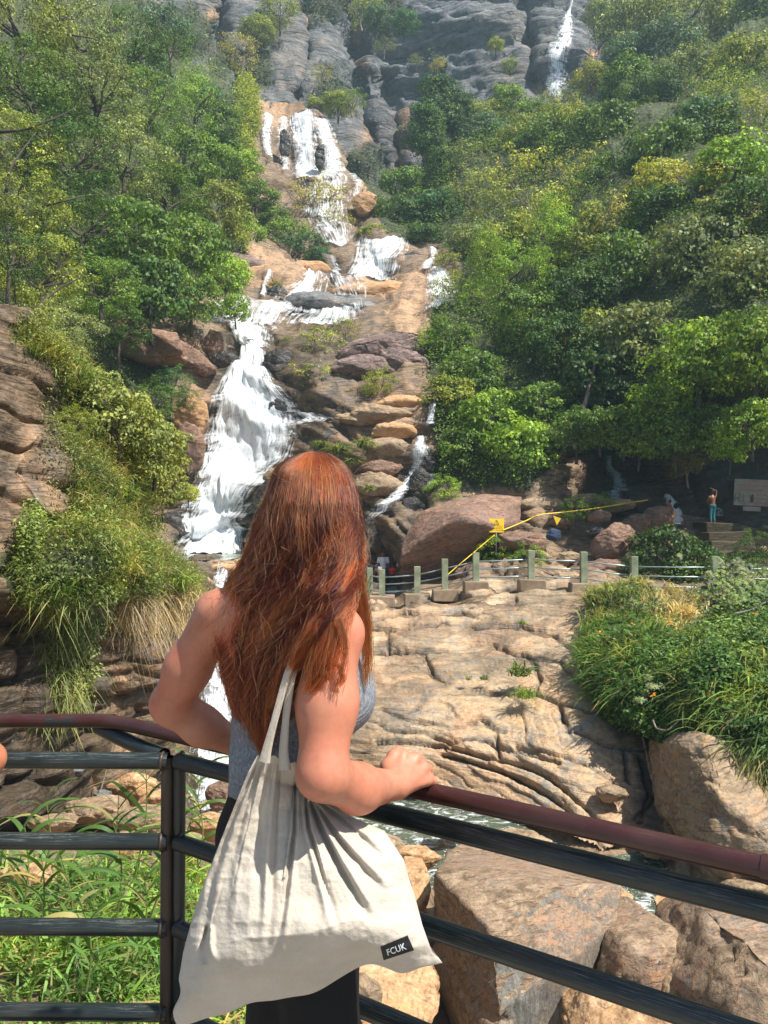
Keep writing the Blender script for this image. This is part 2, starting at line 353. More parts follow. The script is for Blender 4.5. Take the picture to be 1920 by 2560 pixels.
disp=(fbm(GP*.16/amp[...,None],4,1)*1.1+ridge(GP*.45/amp[...,None],4,2)*.38)*amp + ((st1-.5)*.75-.35*ck1)*rk*far*np.clip(amp,0,1) + (st2-.5)*.22*rk*amp
disp*=np.where(GY>1440,.28,1)
poolm=inpoly(GX,GY,[(380,1378),(625,1378),(640,1404),(380,1404)])
disp=np.where(poolm,-.3,disp)
TP=GP+GN*disp[...,None]
ROCK=rock_mat('weathered_gneiss',[(.07,.052,.035),(.16,.11,.066),(.28,.20,.12),(.40,.30,.19),(.14,.13,.115),(.36,.22,.115)],.8,(0,.25,.2),(1,1,4),.7,True)
OPEN=[(330,-200),(330,10),(400,90),(470,160),(560,210),(615,222),(650,262),(700,276),(760,282),(820,318),(868,372),(890,460),(930,480),(1040,478),(1060,330),(1150,290),(1300,290),(1380,268),(1440,250),(1500,262),(1560,200),(1650,150),(1760,120),(1860,60),(1990,-200)]
wf=9*fbm(np.stack([GX/40,GY/40,GX*0],-1),3,14)
me=npmesh('terrain',TP.reshape(-1,3),gridfaces(*GX.shape,mask=~inpoly(GX+wf,GY+wf,OPEN)),ROCK);setattr_f(me,'veg',veg);setattr_f(me,'wet',wet)
rust=np.zeros_like(GX);wr_=8*fbm(np.stack([GX/25,GY/25,GX*0],-1),3,24)
for poly,a in [([(590,640),(700,660),(820,700),(830,730),(700,745),(640,760),(600,700)],.9),([(850,705),(1060,690),(1160,740),(1150,810),(1050,830),(960,810),(990,760),(880,740)],.95),([(960,800),(1100,790),(1080,850),(1000,850)],.8),([(930,985),(1080,985),(1070,1090),(980,1140),(930,1060),(850,1040)],.8),([(620,240),(900,260),(860,320),(780,310),(640,320)],.7),([(560,330),(640,330),(640,440),(580,420)],.5),([(900,1160),(1000,1180),(980,1250),(890,1240)],.6),([(430,930),(520,980),(500,1180),(440,1160)],.8),([(540,1390),(640,1395),(640,1440),(540,1430)],.8),([(880,470),(960,480),(950,560),(880,540)],.9)]:
    rust=np.maximum(rust,inpoly(GX+wr_,GY+wr_,poly)*a)
setattr_f(me,'rust',rust)
tag(link('terrain',me),'stepped brown gorge of rock and wooded slopes','','',kind='structure')
def surf(px,py):
    """point of the finished terrain near a pixel"""
    i=np.clip(np.searchsorted(gy,py),0,len(gy)-1);j=np.clip(np.searchsorted(gx,px),0,len(gx)-1)
    return TP[i,j],GN[i,j],GD[i,j]
# far cliff
CC=[(-600,100,95),(-600,-400,110),(0,-100,100),(0,-600,120),(300,0,112),(400,120,110),(480,200,112),(560,100,122),(650,0,130),(700,150,122),(760,260,112),(860,200,124),(900,330,112),(940,100,134),(1000,250,128),(1000,400,112),(1000,480,104),(1100,300,118),(1100,50,128),(1250,150,122),(1250,280,112),(1350,200,116),(1400,80,120),(1420,250,108),(1500,120,118),(1560,60,122),(1560,200,106),(1700,50,128),(1800,0,135),(1950,-50,140),(2400,0,120),(2400,-500,150),(1000,-400,150),(400,-400,140),(1500,-400,150),(700,600,100),(1100,600,100),(300,500,100),(1700,500,100)]
CF=tps_fit([c[:2] for c in CC],[math.log(c[2]) for c in CC],1e-4)
cxs=np.arange(-500,2400,7.0);cys=np.arange(-420,560,7.0);CX,CY=np.meshgrid(cxs,cys)
CD=np.exp(tps_eval(CF,CX,CY))
# vertical clefts
for line,wd,am in [([(870,0),(880,150),(900,300),(960,420)],26,7),([(560,0),(540,120),(600,220)],22,5),([(960,200),(985,330),(1010,460)],20,6),([(1300,-50),(1330,150),(1340,230)],16,3),([(1500,0),(1490,150)],18,4),([(760,-20),(770,150),(740,260)],12,3)]:
    CD=CD+am*np.exp(-(segdist(CX,CY,line)/wd)**2)
CPp=P(CX,CY,CD);CN=normals(CPp)
s1,k1=strata(CPp,(.35,.1,1),3.4,21,.9,.07);s2,k2=strata(CPp,(.3,.1,1),.9,22,.7,.2)
dd=fbm(CPp*.05,3,31)*3+ridge(CPp@np.array(Matrix.Rotation(.3,3,'Y'))*np.array([.12,.12,.5]),4,32)*.8+(s1-.5)*2.6-.9*k1+(s2-.5)*1.0
CPp=CPp+CN*dd[...,None]
CLIFF=rock_mat('cliff_rock',[(.06,.07,.078),(.125,.138,.15),(.19,.195,.198),(.26,.245,.225),(.08,.095,.105),(.22,.18,.145)],.16,(0,.3,.2),(1,1,4.5),.8,True,rough=.8)  # bluish distance haze is mixed into these rock colours
m=CLIFF.node_tree
me=npmesh('cliff',CPp.reshape(-1,3),gridfaces(*CX.shape),CLIFF)
vg=np.zeros_like(CX)
for (x,y,r) in [(450,100,120),(350,60,80),(660,90,60),(640,180,60),(800,20,70),(960,30,60),(560,160,70),(820,260,50),(900,420,60),(1240,120,14),(1100,170,20),(1600,60,130),(1750,60,150),(1900,60,200)]:
    vg=np.maximum(vg,np.exp(-(((CX-x)**2+(CY-y)**2)/r**2)))
vg=sm((vg+.35*fbm(CPp*.12,3,8)-.45)*4)
setattr_f(me,'veg',vg)
wt=0.35*sm(vn(CPp*np.array([.35,.35,.02]),4)*2-.3)
for c in ([(1000,300),(1000,480)],[(930,300),(960,460)],[(900,0),(900,260)]):wt=np.maximum(wt,np.exp(-(segdist(CX,CY,c)/40)**2))
setattr_f(me,'wet',wt)
ru=np.zeros_like(CX);wr_=9*fbm(np.stack([CX/16,CY/60,CX*0],-1),3,25)
for x,y,a,b in [(905,330,14,90),(1005,385,20,75),(1022,330,8,60),(905,90,14,28),(907,170,16,26),(1500,120,44,14),(530,40,16,14),(870,425,40,24),(1560,18,60,12),(1015,440,26,22),(1355,225,20,16),(760,40,10,60)]:
    ru=np.maximum(ru,np.clip(1.5-(((CX+wr_-x)/a)**2+((CY-y+(.5*(CX-x) if a>30 else 0))/b)**2),0,1))
setattr_f(me,'rust',ru)
tag(link('cliff',me),'dark grey stratified cliff closing the valley',kind='structure')
# orange bare scars on the cliff: real slabs of fresh rock
ORANGE=rock_mat('iron_stained_rock',[(.2,.09,.05),(.34,.16,.09),(.44,.25,.15),(.5,.34,.24),(.24,.14,.1),(.42,.2,.11)],.3,(0,.2,0),(3,3,.7),.6)
# ground beneath everything
me=npmesh('ground',np.array([[-300,-60,-30],[300,-60,-30],[300,400,-30],[-300,400,-30]],float),np.array([[0,1,2,3]]),flat_mat('soil',(.12,.08,.05),.9))
tag(link('ground',me),'brown earth far below the terrain',kind='structure')
# ---------------------------------------------------------------- left headland
HP=[(-300,850,9),(0,830,11.5),(60,860,12),(150,930,12.5),(240,1000,14),(120,1050,12),(0,1000,10.5),(0,1200,10.2),(110,1200,10.6),(130,1360,10.6),(300,1200,14),(400,1290,16.5),(0,1390,9.7),(150,1400,10),(250,1400,10.8),(330,1350,13.5),(400,1420,14),(480,1480,16),(250,1560,10.9),(400,1560,13.0),(100,1560,9.9),(0,1600,9.5),(450,1700,13.2),(250,1700,11.2),(100,1750,9.8),(0,1800,9.3),(400,1850,12.8),(250,1900,11.2),(100,1950,9.7),(0,2050,9.0),(300,2060,11.5),(470,1950,13.8),(520,1800,15),(560,1600,18),(560,1480,22),(-300,1300,7.5),(-300,2100,7)]
HF=tps_fit([c[:2] for c in HP],[math.log(c[2]) for c in HP],2e-5)
hx=np.arange(-320,560,4.5);hy=np.arange(800,2110,4.5);HX,HY=np.meshgrid(hx,hy)
HPOLY=[(-400,790),(30,800),(110,880),(200,930),(270,960),(330,1040),(360,1130),(350,1200),(330,1300),(380,1385),(440,1400),(480,1440),(500,1480),(490,1560),(505,1650),(490,1730),(480,1830),(450,1900),(420,1960),(380,2000),(-400,2110)]
HD=np.exp(tps_eval(HF,HX,HY));HG=P(HX,HY,HD);HN=normals(HG)
wf=18*fbm(np.stack([HX/50,HY/50,HX*0],-1),3,4)
hm=inpoly(HX+wf,HY+wf[::-1],HPOLY)
s1,k1=strata(HG,(-.1,.1,1),.55,41,.7,.35);s2,k2=strata(HG,(1,.4,.15),.8,42,.8,.3)
# cracked ledges; overhang lip at the break between grass slope and cliff
cracks=[[(0,1200),(90,1210),(150,1240)],[(110,980),(130,1100),(160,1240)],[(0,1560),(100,1580)],[(60,1560),(70,1850)],[(140,1640),(150,1900)],[(240,1570),(330,1590),(420,1560)],[(230,1620),(320,1630)],[(250,1690),(340,1680),(470,1700)],[(340,1560),(345,1700)],[(200,1740),(300,1745)],[(290,1720),(350,1760),(390,1730),(440,1735)],[(0,1700),(60,1710),(130,1700)],[(170,1800),(260,1830)],[(0,1880),(130,1900),(220,1890)],[(220,1880),(300,1990)],[(60,1950),(150,1960)],[(380,1780),(400,1900)],[(30,1350),(120,1380)]]
cd_=np.full(HX.shape,1e9)
jx=6*fbm(np.stack([HX/18,HY/18,HX*0],-1),3,77);jy=6*fbm(np.stack([HX/18,HY/18,HX*0+9],-1),3,78)
for c in cracks:cd_=np.minimum(cd_,segdist(HX+jx,HY+jy,c))
cliffm=sm((HY-1480)/60)
dd=fbm(HG*.7,4,43)*.15+(s1-.5)*.3-.14*k1+(s2-.5)*.16+ridge(HG*1.6,4,44)*.07+.22*(1-np.exp(-cd_/10))-.35*cliffm
HG2=HG+HN*dd[...,None]
veg2=inpoly(HX+wf,HY,[(0,830),(100,880),(240,980),(330,1080),(360,1200),(400,1400),(480,1470),(330,1470),(140,1400),(125,1200),(112,1020),(50,945),(0,930)]).astype(float)
veg2=np.maximum(veg2,inpoly(HX+wf,HY,[(-60,1400),(250,1400),(300,1500),(150,1520),(-60,1480)]))
wet2=np.maximum(sm((HY-1500)/80)*.75*sm((330-HX)/120),0)
HROCK=rock_mat('headland_rock',[(.045,.033,.022),(.11,.075,.045),(.20,.14,.085),(.32,.25,.165),(.16,.145,.13),(.20,.11,.05)],1.5,(0,.15,.3),(1,1,3.5),.9,True)
hm_=hm.copy();ff=gridfaces(*HX.shape,mask=hm_)
# give the headland thickness: a second sheet further back joined along its rim
nV=HX.size;back=HG2+np.array([-.6,1.0,-.3])*1.4
allV=np.concatenate([HG2.reshape(-1,3),back.reshape(-1,3)])
ed={}
for a in range(4):
    for i,j in zip(ff[:,a],ff[:,(a+1)%4]):
        k=(min(i,j),max(i,j));
        if k in ed:ed[k]=None
        else:ed[k]=(i,j)
rim=np.array([(v[1],v[0],v[0]+nV,v[1]+nV) for v in ed.values() if v],int)
me=npmesh('headland',allV,np.concatenate([ff,rim]),HROCK)
setattr_f(me,'veg',np.concatenate([veg2.ravel()]*2));setattr_f(me,'wet',np.concatenate([wet2.ravel()]*2));rr_=np.zeros_like(HX)
for x,y,a,b in [(20,1180,34,130),(300,1700,22,60),(310,1860,30,90),(250,1960,24,60),(90,1250,20,40),(30,1640,30,40)]:
    rr_=np.maximum(rr_,.8*np.exp(-((HX+wf-x)/a)**2-((HY-y)/b)**2))
setattr_f(me,'rust',np.concatenate([rr_.ravel()]*2))
tag(link('rock_headland',me),'brown cracked cliff with grass on its shoulder above the stream',kind='structure')
def hsurf(px,py):
    i=np.clip(np.searchsorted(hy,py),0,len(hy)-1);j=np.clip(np.searchsorted(hx,px),0,len(hx)-1)
    return HG2[i,j],HN[i,j],HD[i,j]
# ---------------------------------------------------------------- layered rock slope below the fence
sx=np.arange(560,1800,3.4);sy=np.arange(1462,2150,3.4);SX,SY=np.meshgrid(sx,sy)
SPOLY=[(560,1530),(700,1510),(830,1505),(930,1500),(1000,1492),(1100,1482),(1190,1462),(1320,1455),(1460,1462),(1540,1480),(1600,1520),(1640,1650),(1700,1800),(1740,1900),(1760,1980),(1740,2060),(1680,2085),(1560,2110),(1500,2116),(1420,2088),(1290,2052),(1160,2016),(1050,1994),(960,1985),(800,2000),(640,2010),(590,1900),(580,1700)]
SD=D(SX,SY)*.985;SG=P(SX,SY,SD);SN=normals(SG)
wj=np.stack([SX/45,SY/22,SX*0],-1);jx=6*fbm(wj*1.6,5,60,.7);jy=6*fbm(wj*1.6+3.7,5,61,.7);fade=np.clip(fbm(wj*.6,3,67)*2.2+.75,.1,1)
big=[[(800,1600),(880,1572),(1000,1580),(1100,1562),(1200,1574),(1300,1567),(1380,1590),(1440,1640)],
[(780,1645),(900,1634),(970,1642),(1080,1627),(1180,1630),(1230,1614),(1290,1640),(1400,1660),(1440,1700),(1500,1760)],
[(970,1580),(974,1640)],[(1055,1632),(1082,1690),(1108,1702)],[(1330,1650),(1352,1700),(1340,1745),(1400,1765),(1460,1785),(1540,1800)],
[(960,1775),(1020,1800),(1120,1822),(1200,1802),(1260,1838)],[(780,1790),(900,1792),(970,1818),(1060,1832),(1130,1862),(1190,1848),(1260,1872),(1330,1890),(1400,1915)],
[(940,1852),(1030,1852),(1110,1870),(1200,1892),(1300,1912),(1370,1945),(1440,2000),(1520,2060),(1560,2092)],
[(1110,1890),(1250,1930),(1330,1968),(1420,2025),(1480,2080),(1510,2112)],[(1240,1845),(1248,1890)],
[(1290,1868),(1380,1892),(1440,1908),(1520,1950),(1570,1985)],[(1400,1770),(1420,1835),(1540,1872),(1640,1885)],[(1560,1870),(1572,1960)],
[(900,1932),(1000,1962),(1060,1978),(1130,2010)],[(1110,1742),(1200,1738),(1290,1752)],[(860,1530),(960,1525),(1060,1512),(1180,1500),(1290,1480)],[(860,1570),(960,1546),(1060,1536),(1180,1541),(1290,1502)],[(1440,1700),(1500,1702),(1560,1692)],[(1470,1480),(1490,1560),(1560,1600)],[(1600,1900),(1620,1990),(1600,2060)],[(1590,2040),(1640,2000)],[(1690,1900),(1680,1990)]]
cb=np.full(SX.shape,1e9);sgn=np.zeros(SX.shape)
for c in big:
    dist=segdist(SX+jx,SY+jy,c)
    xs=[q[0] for q in c];ys=[q[1] for q in c]
    if max(xs)-min(xs)>max(ys)-min(ys)*.6:   # bedding plane: the slab above stands proud
        o=np.argsort(xs);yl=np.interp(SX+jx,np.array(xs,float)[o],np.array(ys,float)[o]);ab=(yl-(SY+jy))
        ins=((SX>min(xs)-8)&(SX<max(xs)+8))
        sgn=sgn+ins*np.where(ab>0,np.exp(-ab/34),-.55*np.exp(ab/18))
    cb=np.minimum(cb,dist)
steep=np.clip((SX-1000)/600,0,1)
# secondary bedding follows the same dip
qx=(SY-1450)+(-.10*(SX-1100))*(1-steep)*sm((SY-1500)/300)-.55*(SX-1100)*sm((SY-1650)/250)*sm((SX-900)/300)
qq=qx/19+2.2*fbm(np.stack([SX/160,SY/90,SX*0],-1),3,62)
l=np.floor(qq);r=qq-l
ly=_h(l,l*0,l*0,63);ly2=_h(l+1,l*0,l*0,63);e=sm((r-.75)/.25);lay=ly*(1-e)+ly2*e
amp=SD/20
RB=np.array(Matrix.Rotation(-.35,3,'Y'))
dd=(.23*sgn+.07*(1-np.exp(-cb/11))-.25*fade*np.exp(-(cb/4.2)**2)+(lay-.5)*.09-.05*np.exp(-((1-r)/.12)**2)+fbm(SG*.5,3,64)*.22+ridge(SG@RB*np.array([.5,.5,3.]),4,65)*.045+fbm(SG@RB*np.array([2,2,9.]),3,66)*.02)*amp
SG2=SG+SN*dd[...,None]
wf=10*fbm(np.stack([SX/40,SY/40,SX*0],-1),3,4)
smk=inpoly(SX+wf,SY+wf,SPOLY)
SROCK=rock_mat('banded_gneiss',[(.17,.125,.08),(.34,.245,.15),(.50,.37,.235),(.60,.475,.33),(.27,.25,.215),(.56,.355,.18)],1.1,(.05,-.30,.1),(.55,.55,5),.75,True,crk=.06,lines=.42)
me=npmesh('rock_slope',SG2.reshape(-1,3),gridfaces(*SX.shape,mask=smk),SROCK)
setattr_f(me,'veg',SX*0);rs=sm((fbm(SG@RB*np.array([.35,.35,1.2]),3,72)-.08)*4)*.75
for pl in ([(1170,1770),(1230,1760),(1130,1900),(1060,1880)],[(1200,1600),(1330,1590),(1340,1640),(1210,1640)],[(1290,1670),(1420,1690),(1400,1780),(1300,1760)]):rs=np.maximum(rs,inpoly(SX+wf,SY+wf,pl)*.9)
setattr_f(me,'rust',rs);setattr_f(me,'wet',.85*np.exp(-(cb/5)**2)+sm((SX-1560)/60)*.8*sm((SY-1780)/50)+.55*sm((fbm(SG@RB*np.array([.4,.4,1.5]),4,70)-.06)*5))  # wet mask darkens crack lines, the lower right and noise patches
tag(link('rock_slope',me),'tan banded rock slabs sloping down to the river',kind='structure')
print('terrain',time.time()-T0)
# ---------------------------------------------------------------- water
def water_mat(name,col,rough,bs,sc,foam=.0,fs=1.,trans=0):
    m=NT(name);v=pos(m);vv=m.vmap(v,(1,1.6,1),(0,0,.3))
    n=m.noise(vv,sc,5,.6,.8);f=m.noise(vv,fs,6,.68,1.5)
    fm=m.ramp(f,[(.62-foam,(0,0,0)),(.74-foam,(1,1,1))])
    c=m.mix(fm,m.ramp(m.noise(v,.6,3),[(.35,tuple(a*.7 for a in col)),(.65,tuple(min(1,a*1.3) for a in col))]),(.8,.84,.82))
    b=m.bump(n,bs,.12)
    return m.done(m.bsdf(Base_Color=c,Roughness=m.mix(fm,(rough,)*3,(.6,)*3),Normal=b,Specular_IOR_Level=.6))
def plane_grid(name,x0,x1,y0,y1,z,n,mat,amp,label):
    xs=np.linspace(x0,x1,n);ys=np.linspace(y0,y1,n);A,B=np.meshgrid(xs,ys);Z=z+amp*fbm(np.stack([A*1.6,B*2.2,A*0],-1),4,90)
    me=npmesh(name,np.stack([A,B,Z],-1).reshape(-1,3),gridfaces(n,n),mat);return tag(link(name,me),label,kind='structure')
plane_grid('river',-7,10,8.5,19,-4.12,150,water_mat('river_water',(.075,.095,.06),.12,.9,5,.10,2.6),.07,'green river rippling between slabs and boulders')
plane_grid('plunge_pool',-16,-6.4,32.4,42,.06,110,water_mat('pool_water',(.14,.17,.11),.15,.6,3,.02,1.2),.03,'still green pool at the foot of the main fall')
plane_grid('side_pool',-6,2.5,33,38,-1.50,80,water_mat('foam_water',(.3,.33,.32),.3,.8,4,.2,2.),.05,'shallow white water where bathers stand')
def fall_mat(op,blue=0):
    m=NT('falling_water');uv=m.n('TexCoord').outputs['UV']
    a=m.noise(m.vmap(uv,(34,2.6,1)),1,5,.68,1.3);b=m.noise(m.vmap(uv,(9,2.2,1)),1,5,.65,2.0);c=m.noise(m.vmap(uv,(80,9,1)),1,4,.7,.6)
    s=m.math('ADD',m.math('MULTIPLY',a,.42),m.math('ADD',m.math('MULTIPLY',b,.38),m.math('MULTIPLY',c,.2)))
    sp=m.n('SeparateXYZ');m.set(sp.inputs[0],uv)
    e=m.math('MULTIPLY',m.math('ABSOLUTE',m.math('SUBTRACT',sp.outputs[0],.5)),2)       # 0 centre .. 1 edge
    e=m.math('POWER',e,1.8);bd=m.noise(m.vmap(uv,(3,9,1)),1,4,.6,1.0)
    th=m.math('ADD',.55-.27*op,m.math('ADD',m.math('MULTIPLY',e,.30),m.math('MULTIPLY',m.math('SUBTRACT',.5,bd),.45)))
    al=m.math('MULTIPLY',m.math('SUBTRACT',s,th),5.5,clamp=True)
    col=m.ramp(s,[(.33,(.50,.58,.61)),(.43,(.66,.71,.73)),(.56,(.82,.84,.85))])
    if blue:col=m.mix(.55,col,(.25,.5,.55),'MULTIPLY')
    bp=m.bump(s,.45,.15)
    p=m.bsdf(Base_Color=col,Roughness=.55,Normal=bp,Alpha=al,Specular_IOR_Level=.35)
    return m.done(p)
fmats={}
def fall(name,label,rows,op,blue=0):
    ys=np.array([r[0] for r in rows],float);L=np.array([r[1] for r in rows],float);R=np.array([r[2] for r in rows],float)
    h=ys[-1]-ys[0];wd=np.mean(R-L)
    nr=max(8,int(h/4));nc=max(6,int(wd/4))
    yy=np.linspace(ys[0],ys[-1],nr);l=np.interp(yy,ys,L);r=np.interp(yy,ys,R)
    s=np.linspace(0,1,nc);X=l[:,None]*(1-s)+r[:,None]*s;Y=np.repeat(yy[:,None],nc,1)
    cx_=(l+r)/2;hw=(r-l)/2*1.14;X=(cx_-hw)[:,None]*(1-s)+(cx_+hw)[:,None]*s
    jag=fbm(np.stack([Y/14,s[None]*3+Y*0,Y*0],-1),3,hash(label)%97)
    X=X+jag*wd*.05
    i=np.clip(np.searchsorted(gy,Y),1,len(gy)-1);j=np.clip(np.searchsorted(gx,X),1,len(gx)-1)
    if rows[0][0]<262 and rows[0][1]>1300:
        i=np.clip(np.searchsorted(cys,Y),1,len(cys)-1);j=np.clip(np.searchsorted(cxs,X),1,len(cxs)-1);V=CPp[i,j];N=CN[i,j];dd=np.full(X.shape,115.)
    else:V=TP[i,j];N=GN[i,j];dd=GD[i,j]
    rel=CAM-V;dist=np.linalg.norm(rel,axis=-1,keepdims=True)
    bul=(1-(2*s-1)**4)[None,:,None]
    Vc=V.copy()
    for _ in range(6 if nr>20 else 2):
        Vc[1:-1]=(Vc[:-2]+2*Vc[1:-1]+Vc[2:])/4;Vc[:,1:-1]=(Vc[:,:-2]+2*Vc[:,1:-1]+Vc[:,2:])/4
    V=np.where(((Vc-V)*N).sum(-1,keepdims=True)>0,Vc,V*.5+Vc*.5)
    V=V+rel/dist*(dd[...,None]*.006+.12)+N*bul*dd[...,None]*.006
    # smooth down the column, then rope it
    for _ in range(3):
        V[1:-1]=(V[:-2]+V[1:-1]*2+V[2:])/4
    V=V+N*(fbm(np.stack([X/9,Y/30,X*0],-1),4,5)*dd*.0032)[...,None]
    uv=np.stack([np.repeat(s[None],nr,0),-(Y-ys[0])/max(wd,40)],-1)
    k=(round(op,1),blue)
    if k not in fmats:fmats[k]=fall_mat(op,blue)
    me=npmesh(name,V.reshape(-1,3),gridfaces(nr,nc),fmats[k],uv=uv.reshape(-1,2))
    tag(link(name,me),label,kind='structure')
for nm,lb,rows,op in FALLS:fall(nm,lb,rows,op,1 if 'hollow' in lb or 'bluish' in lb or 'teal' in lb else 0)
print('water',time.time()-T0)
# ---------------------------------------------------------------- leaves, crowns, trees
def leaves(Pp,Nn,size,aspect=.45,seed=0,droop=.35,fold=.25):
    """one 2-triangle leaf per point; returns verts and faces"""
    r=np.random.default_rng(seed);n=len(Pp)
    up=Nn/(np.linalg.norm(Nn,axis=1)[:,None]+1e-9)+r.normal(0,.38,(n,3));up/=np.linalg.norm(up,axis=1)[:,None]
    d=np.cross(up,r.normal(0,1,(n,3)));d[:,2]-=droop*.8;d/=np.linalg.norm(d,axis=1)[:,None]+1e-9
    s=np.cross(d,up);s/=np.linalg.norm(s,axis=1)[:,None]+1e-9
    up=np.cross(s,d)
    sz=(size*r.uniform(.6,1.35,n))[:,None]
    a=Pp;b=Pp+d*sz*.5+s*sz*aspect*.5+up*sz*fold*.3;c=Pp+d*sz;e=Pp+d*sz*.5-s*sz*aspect*.5+up*sz*fold*.3
    V=np.stack([a,b,c,e],1).reshape(-1,3);k=np.arange(n)*4
    return V,np.stack([k,k+1,k+2,k+3],1)
def crown_pts(seed,ncl,nl,shape=(1,1,.85),cr=(.17,.33),base=-.85,hollow=.6,flat=.7):
    r=np.random.default_rng(seed);C=[];N=[]
    # cluster centres spread through the volume, most near the skin
    for k in range(ncl):
        while True:
            u=r.normal(0,1,3);u/=np.linalg.norm(u)
            if u[2]>base:break
        rad=hollow+(1-hollow)*r.random()**.6
        c=u*rad*np.array(shape)*r.uniform(.78,1.06)
        R=r.uniform(*cr);n=int(nl*R*R/.1)
        v=r.normal(0,1,(n,3));v/=np.linalg.norm(v,axis=1)[:,None]
        v[:,2]=np.where(r.random(n)<.6,np.abs(v[:,2]),v[:,2])
        p=c+v*R*(r.random(n)**.22)[:,None]*np.array([1,1,flat])
        C.append(p);N.append(v*.8+u*.35+np.array([0,0,.30]))
    return np.concatenate(C),np.concatenate(N)
def limb(mb,a,b,r0,r1,seed,n=6,wob=.08,sides=6):
    r=np.random.default_rng(seed);a=np.array(a,float);b=np.array(b,float);L=np.linalg.norm(b-a)
    t=np.linspace(0,1,n)[:,None];p=a+(b-a)*t+np.cumsum(r.normal(0,wob*L/n,(n,3)),0)*np.sin(t*np.pi)**.5
    mb.tube(p,np.linspace(r0,r1,n),sides,cap=False);return p
def make_variant(seed,ncl,nl,size,H=1.0,open_=False,asp=.45,droop=.35,mat=None,**k):
    p,n=crown_pts(seed,ncl,nl,**k);p=p+[0,0,H]
    V,Fq=leaves(p,n,size,asp,seed,droop);cm=npmesh('crown',V,Fq,mat or LEAF)
    mb=MB();r=np.random.default_rng(seed+50)
    tr=limb(mb,(0,0,-.25),(r.normal(0,.06),r.normal(0,.06),H-.25),.06,.035,seed,8)
    for q in range(9 if open_ else 7):
        u=r.normal(0,1,3);u[2]=abs(u[2])*.6+.15;u/=np.linalg.norm(u)
        st=tr[r.integers(4,8)];e=np.array([0,0,H])+u*.82*np.array([1,1,.8])
        b=limb(mb,st,e,.028,.007,seed+q*7,7,.25,5)
        for z in range(3):
            s2=b[r.integers(2,6)];limb(mb,s2,s2+r.normal(0,.28,3)+[0,0,.12],.011,.003,seed+q*9+z,5,.3,4)
    tm=mb.mesh('trunk',BARKP if open_ else BARK)
    return cm,tm
VAR={ #
 'round':make_variant(1,80,125,.092),
 'lumpy':make_variant(2,64,170,.09,cr=(.16,.36),shape=(1,1,1.0)),
 'spread':make_variant(3,60,105,.085,shape=(1.15,1.15,.6),flat=.5),
 'column':make_variant(4,60,150,.06,shape=(.62,.62,1.2),cr=(.14,.3),hollow=.75,droop=.8),
 'airy':make_variant(5,60,90,.07,open_=True,cr=(.12,.26),hollow=.35,flat=.55),
 'broad':make_variant(6,95,90,.10,asp=.62,droop=.9,mat=LEAFBIG,cr=(.14,.3)),
 'tall':make_variant(7,80,140,.088,shape=(.72,.72,1.15),cr=(.2,.34)),
 'fine':make_variant(8,100,230,.056,cr=(.11,.25)),
 'layered':make_variant(9,60,120,.085,shape=(1.1,1.1,.75),flat=.35,cr=(.2,.42),hollow=.3),
}
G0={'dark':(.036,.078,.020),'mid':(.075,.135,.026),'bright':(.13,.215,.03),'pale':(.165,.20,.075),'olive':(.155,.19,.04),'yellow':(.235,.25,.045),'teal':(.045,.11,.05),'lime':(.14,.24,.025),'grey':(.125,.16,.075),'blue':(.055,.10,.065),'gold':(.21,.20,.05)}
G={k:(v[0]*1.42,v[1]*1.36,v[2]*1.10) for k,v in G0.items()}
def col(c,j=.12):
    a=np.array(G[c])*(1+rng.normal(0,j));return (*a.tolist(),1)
def tree(kind,px,py,d,rpx,c,label,group=None,cat='tree',name=None,sz=1.0):
    R=rpx*d/F;cm,tm=VAR[kind];ctr=P(px,py,d)
    e=empty(name or 'tree',(ctr-[0,0,1.0*R*sz]).tolist(),rng.uniform(0,6.28))
    e.scale=(R,R,R*sz);tag(e,label,cat,group)
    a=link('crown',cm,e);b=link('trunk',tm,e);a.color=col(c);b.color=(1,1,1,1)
    return e
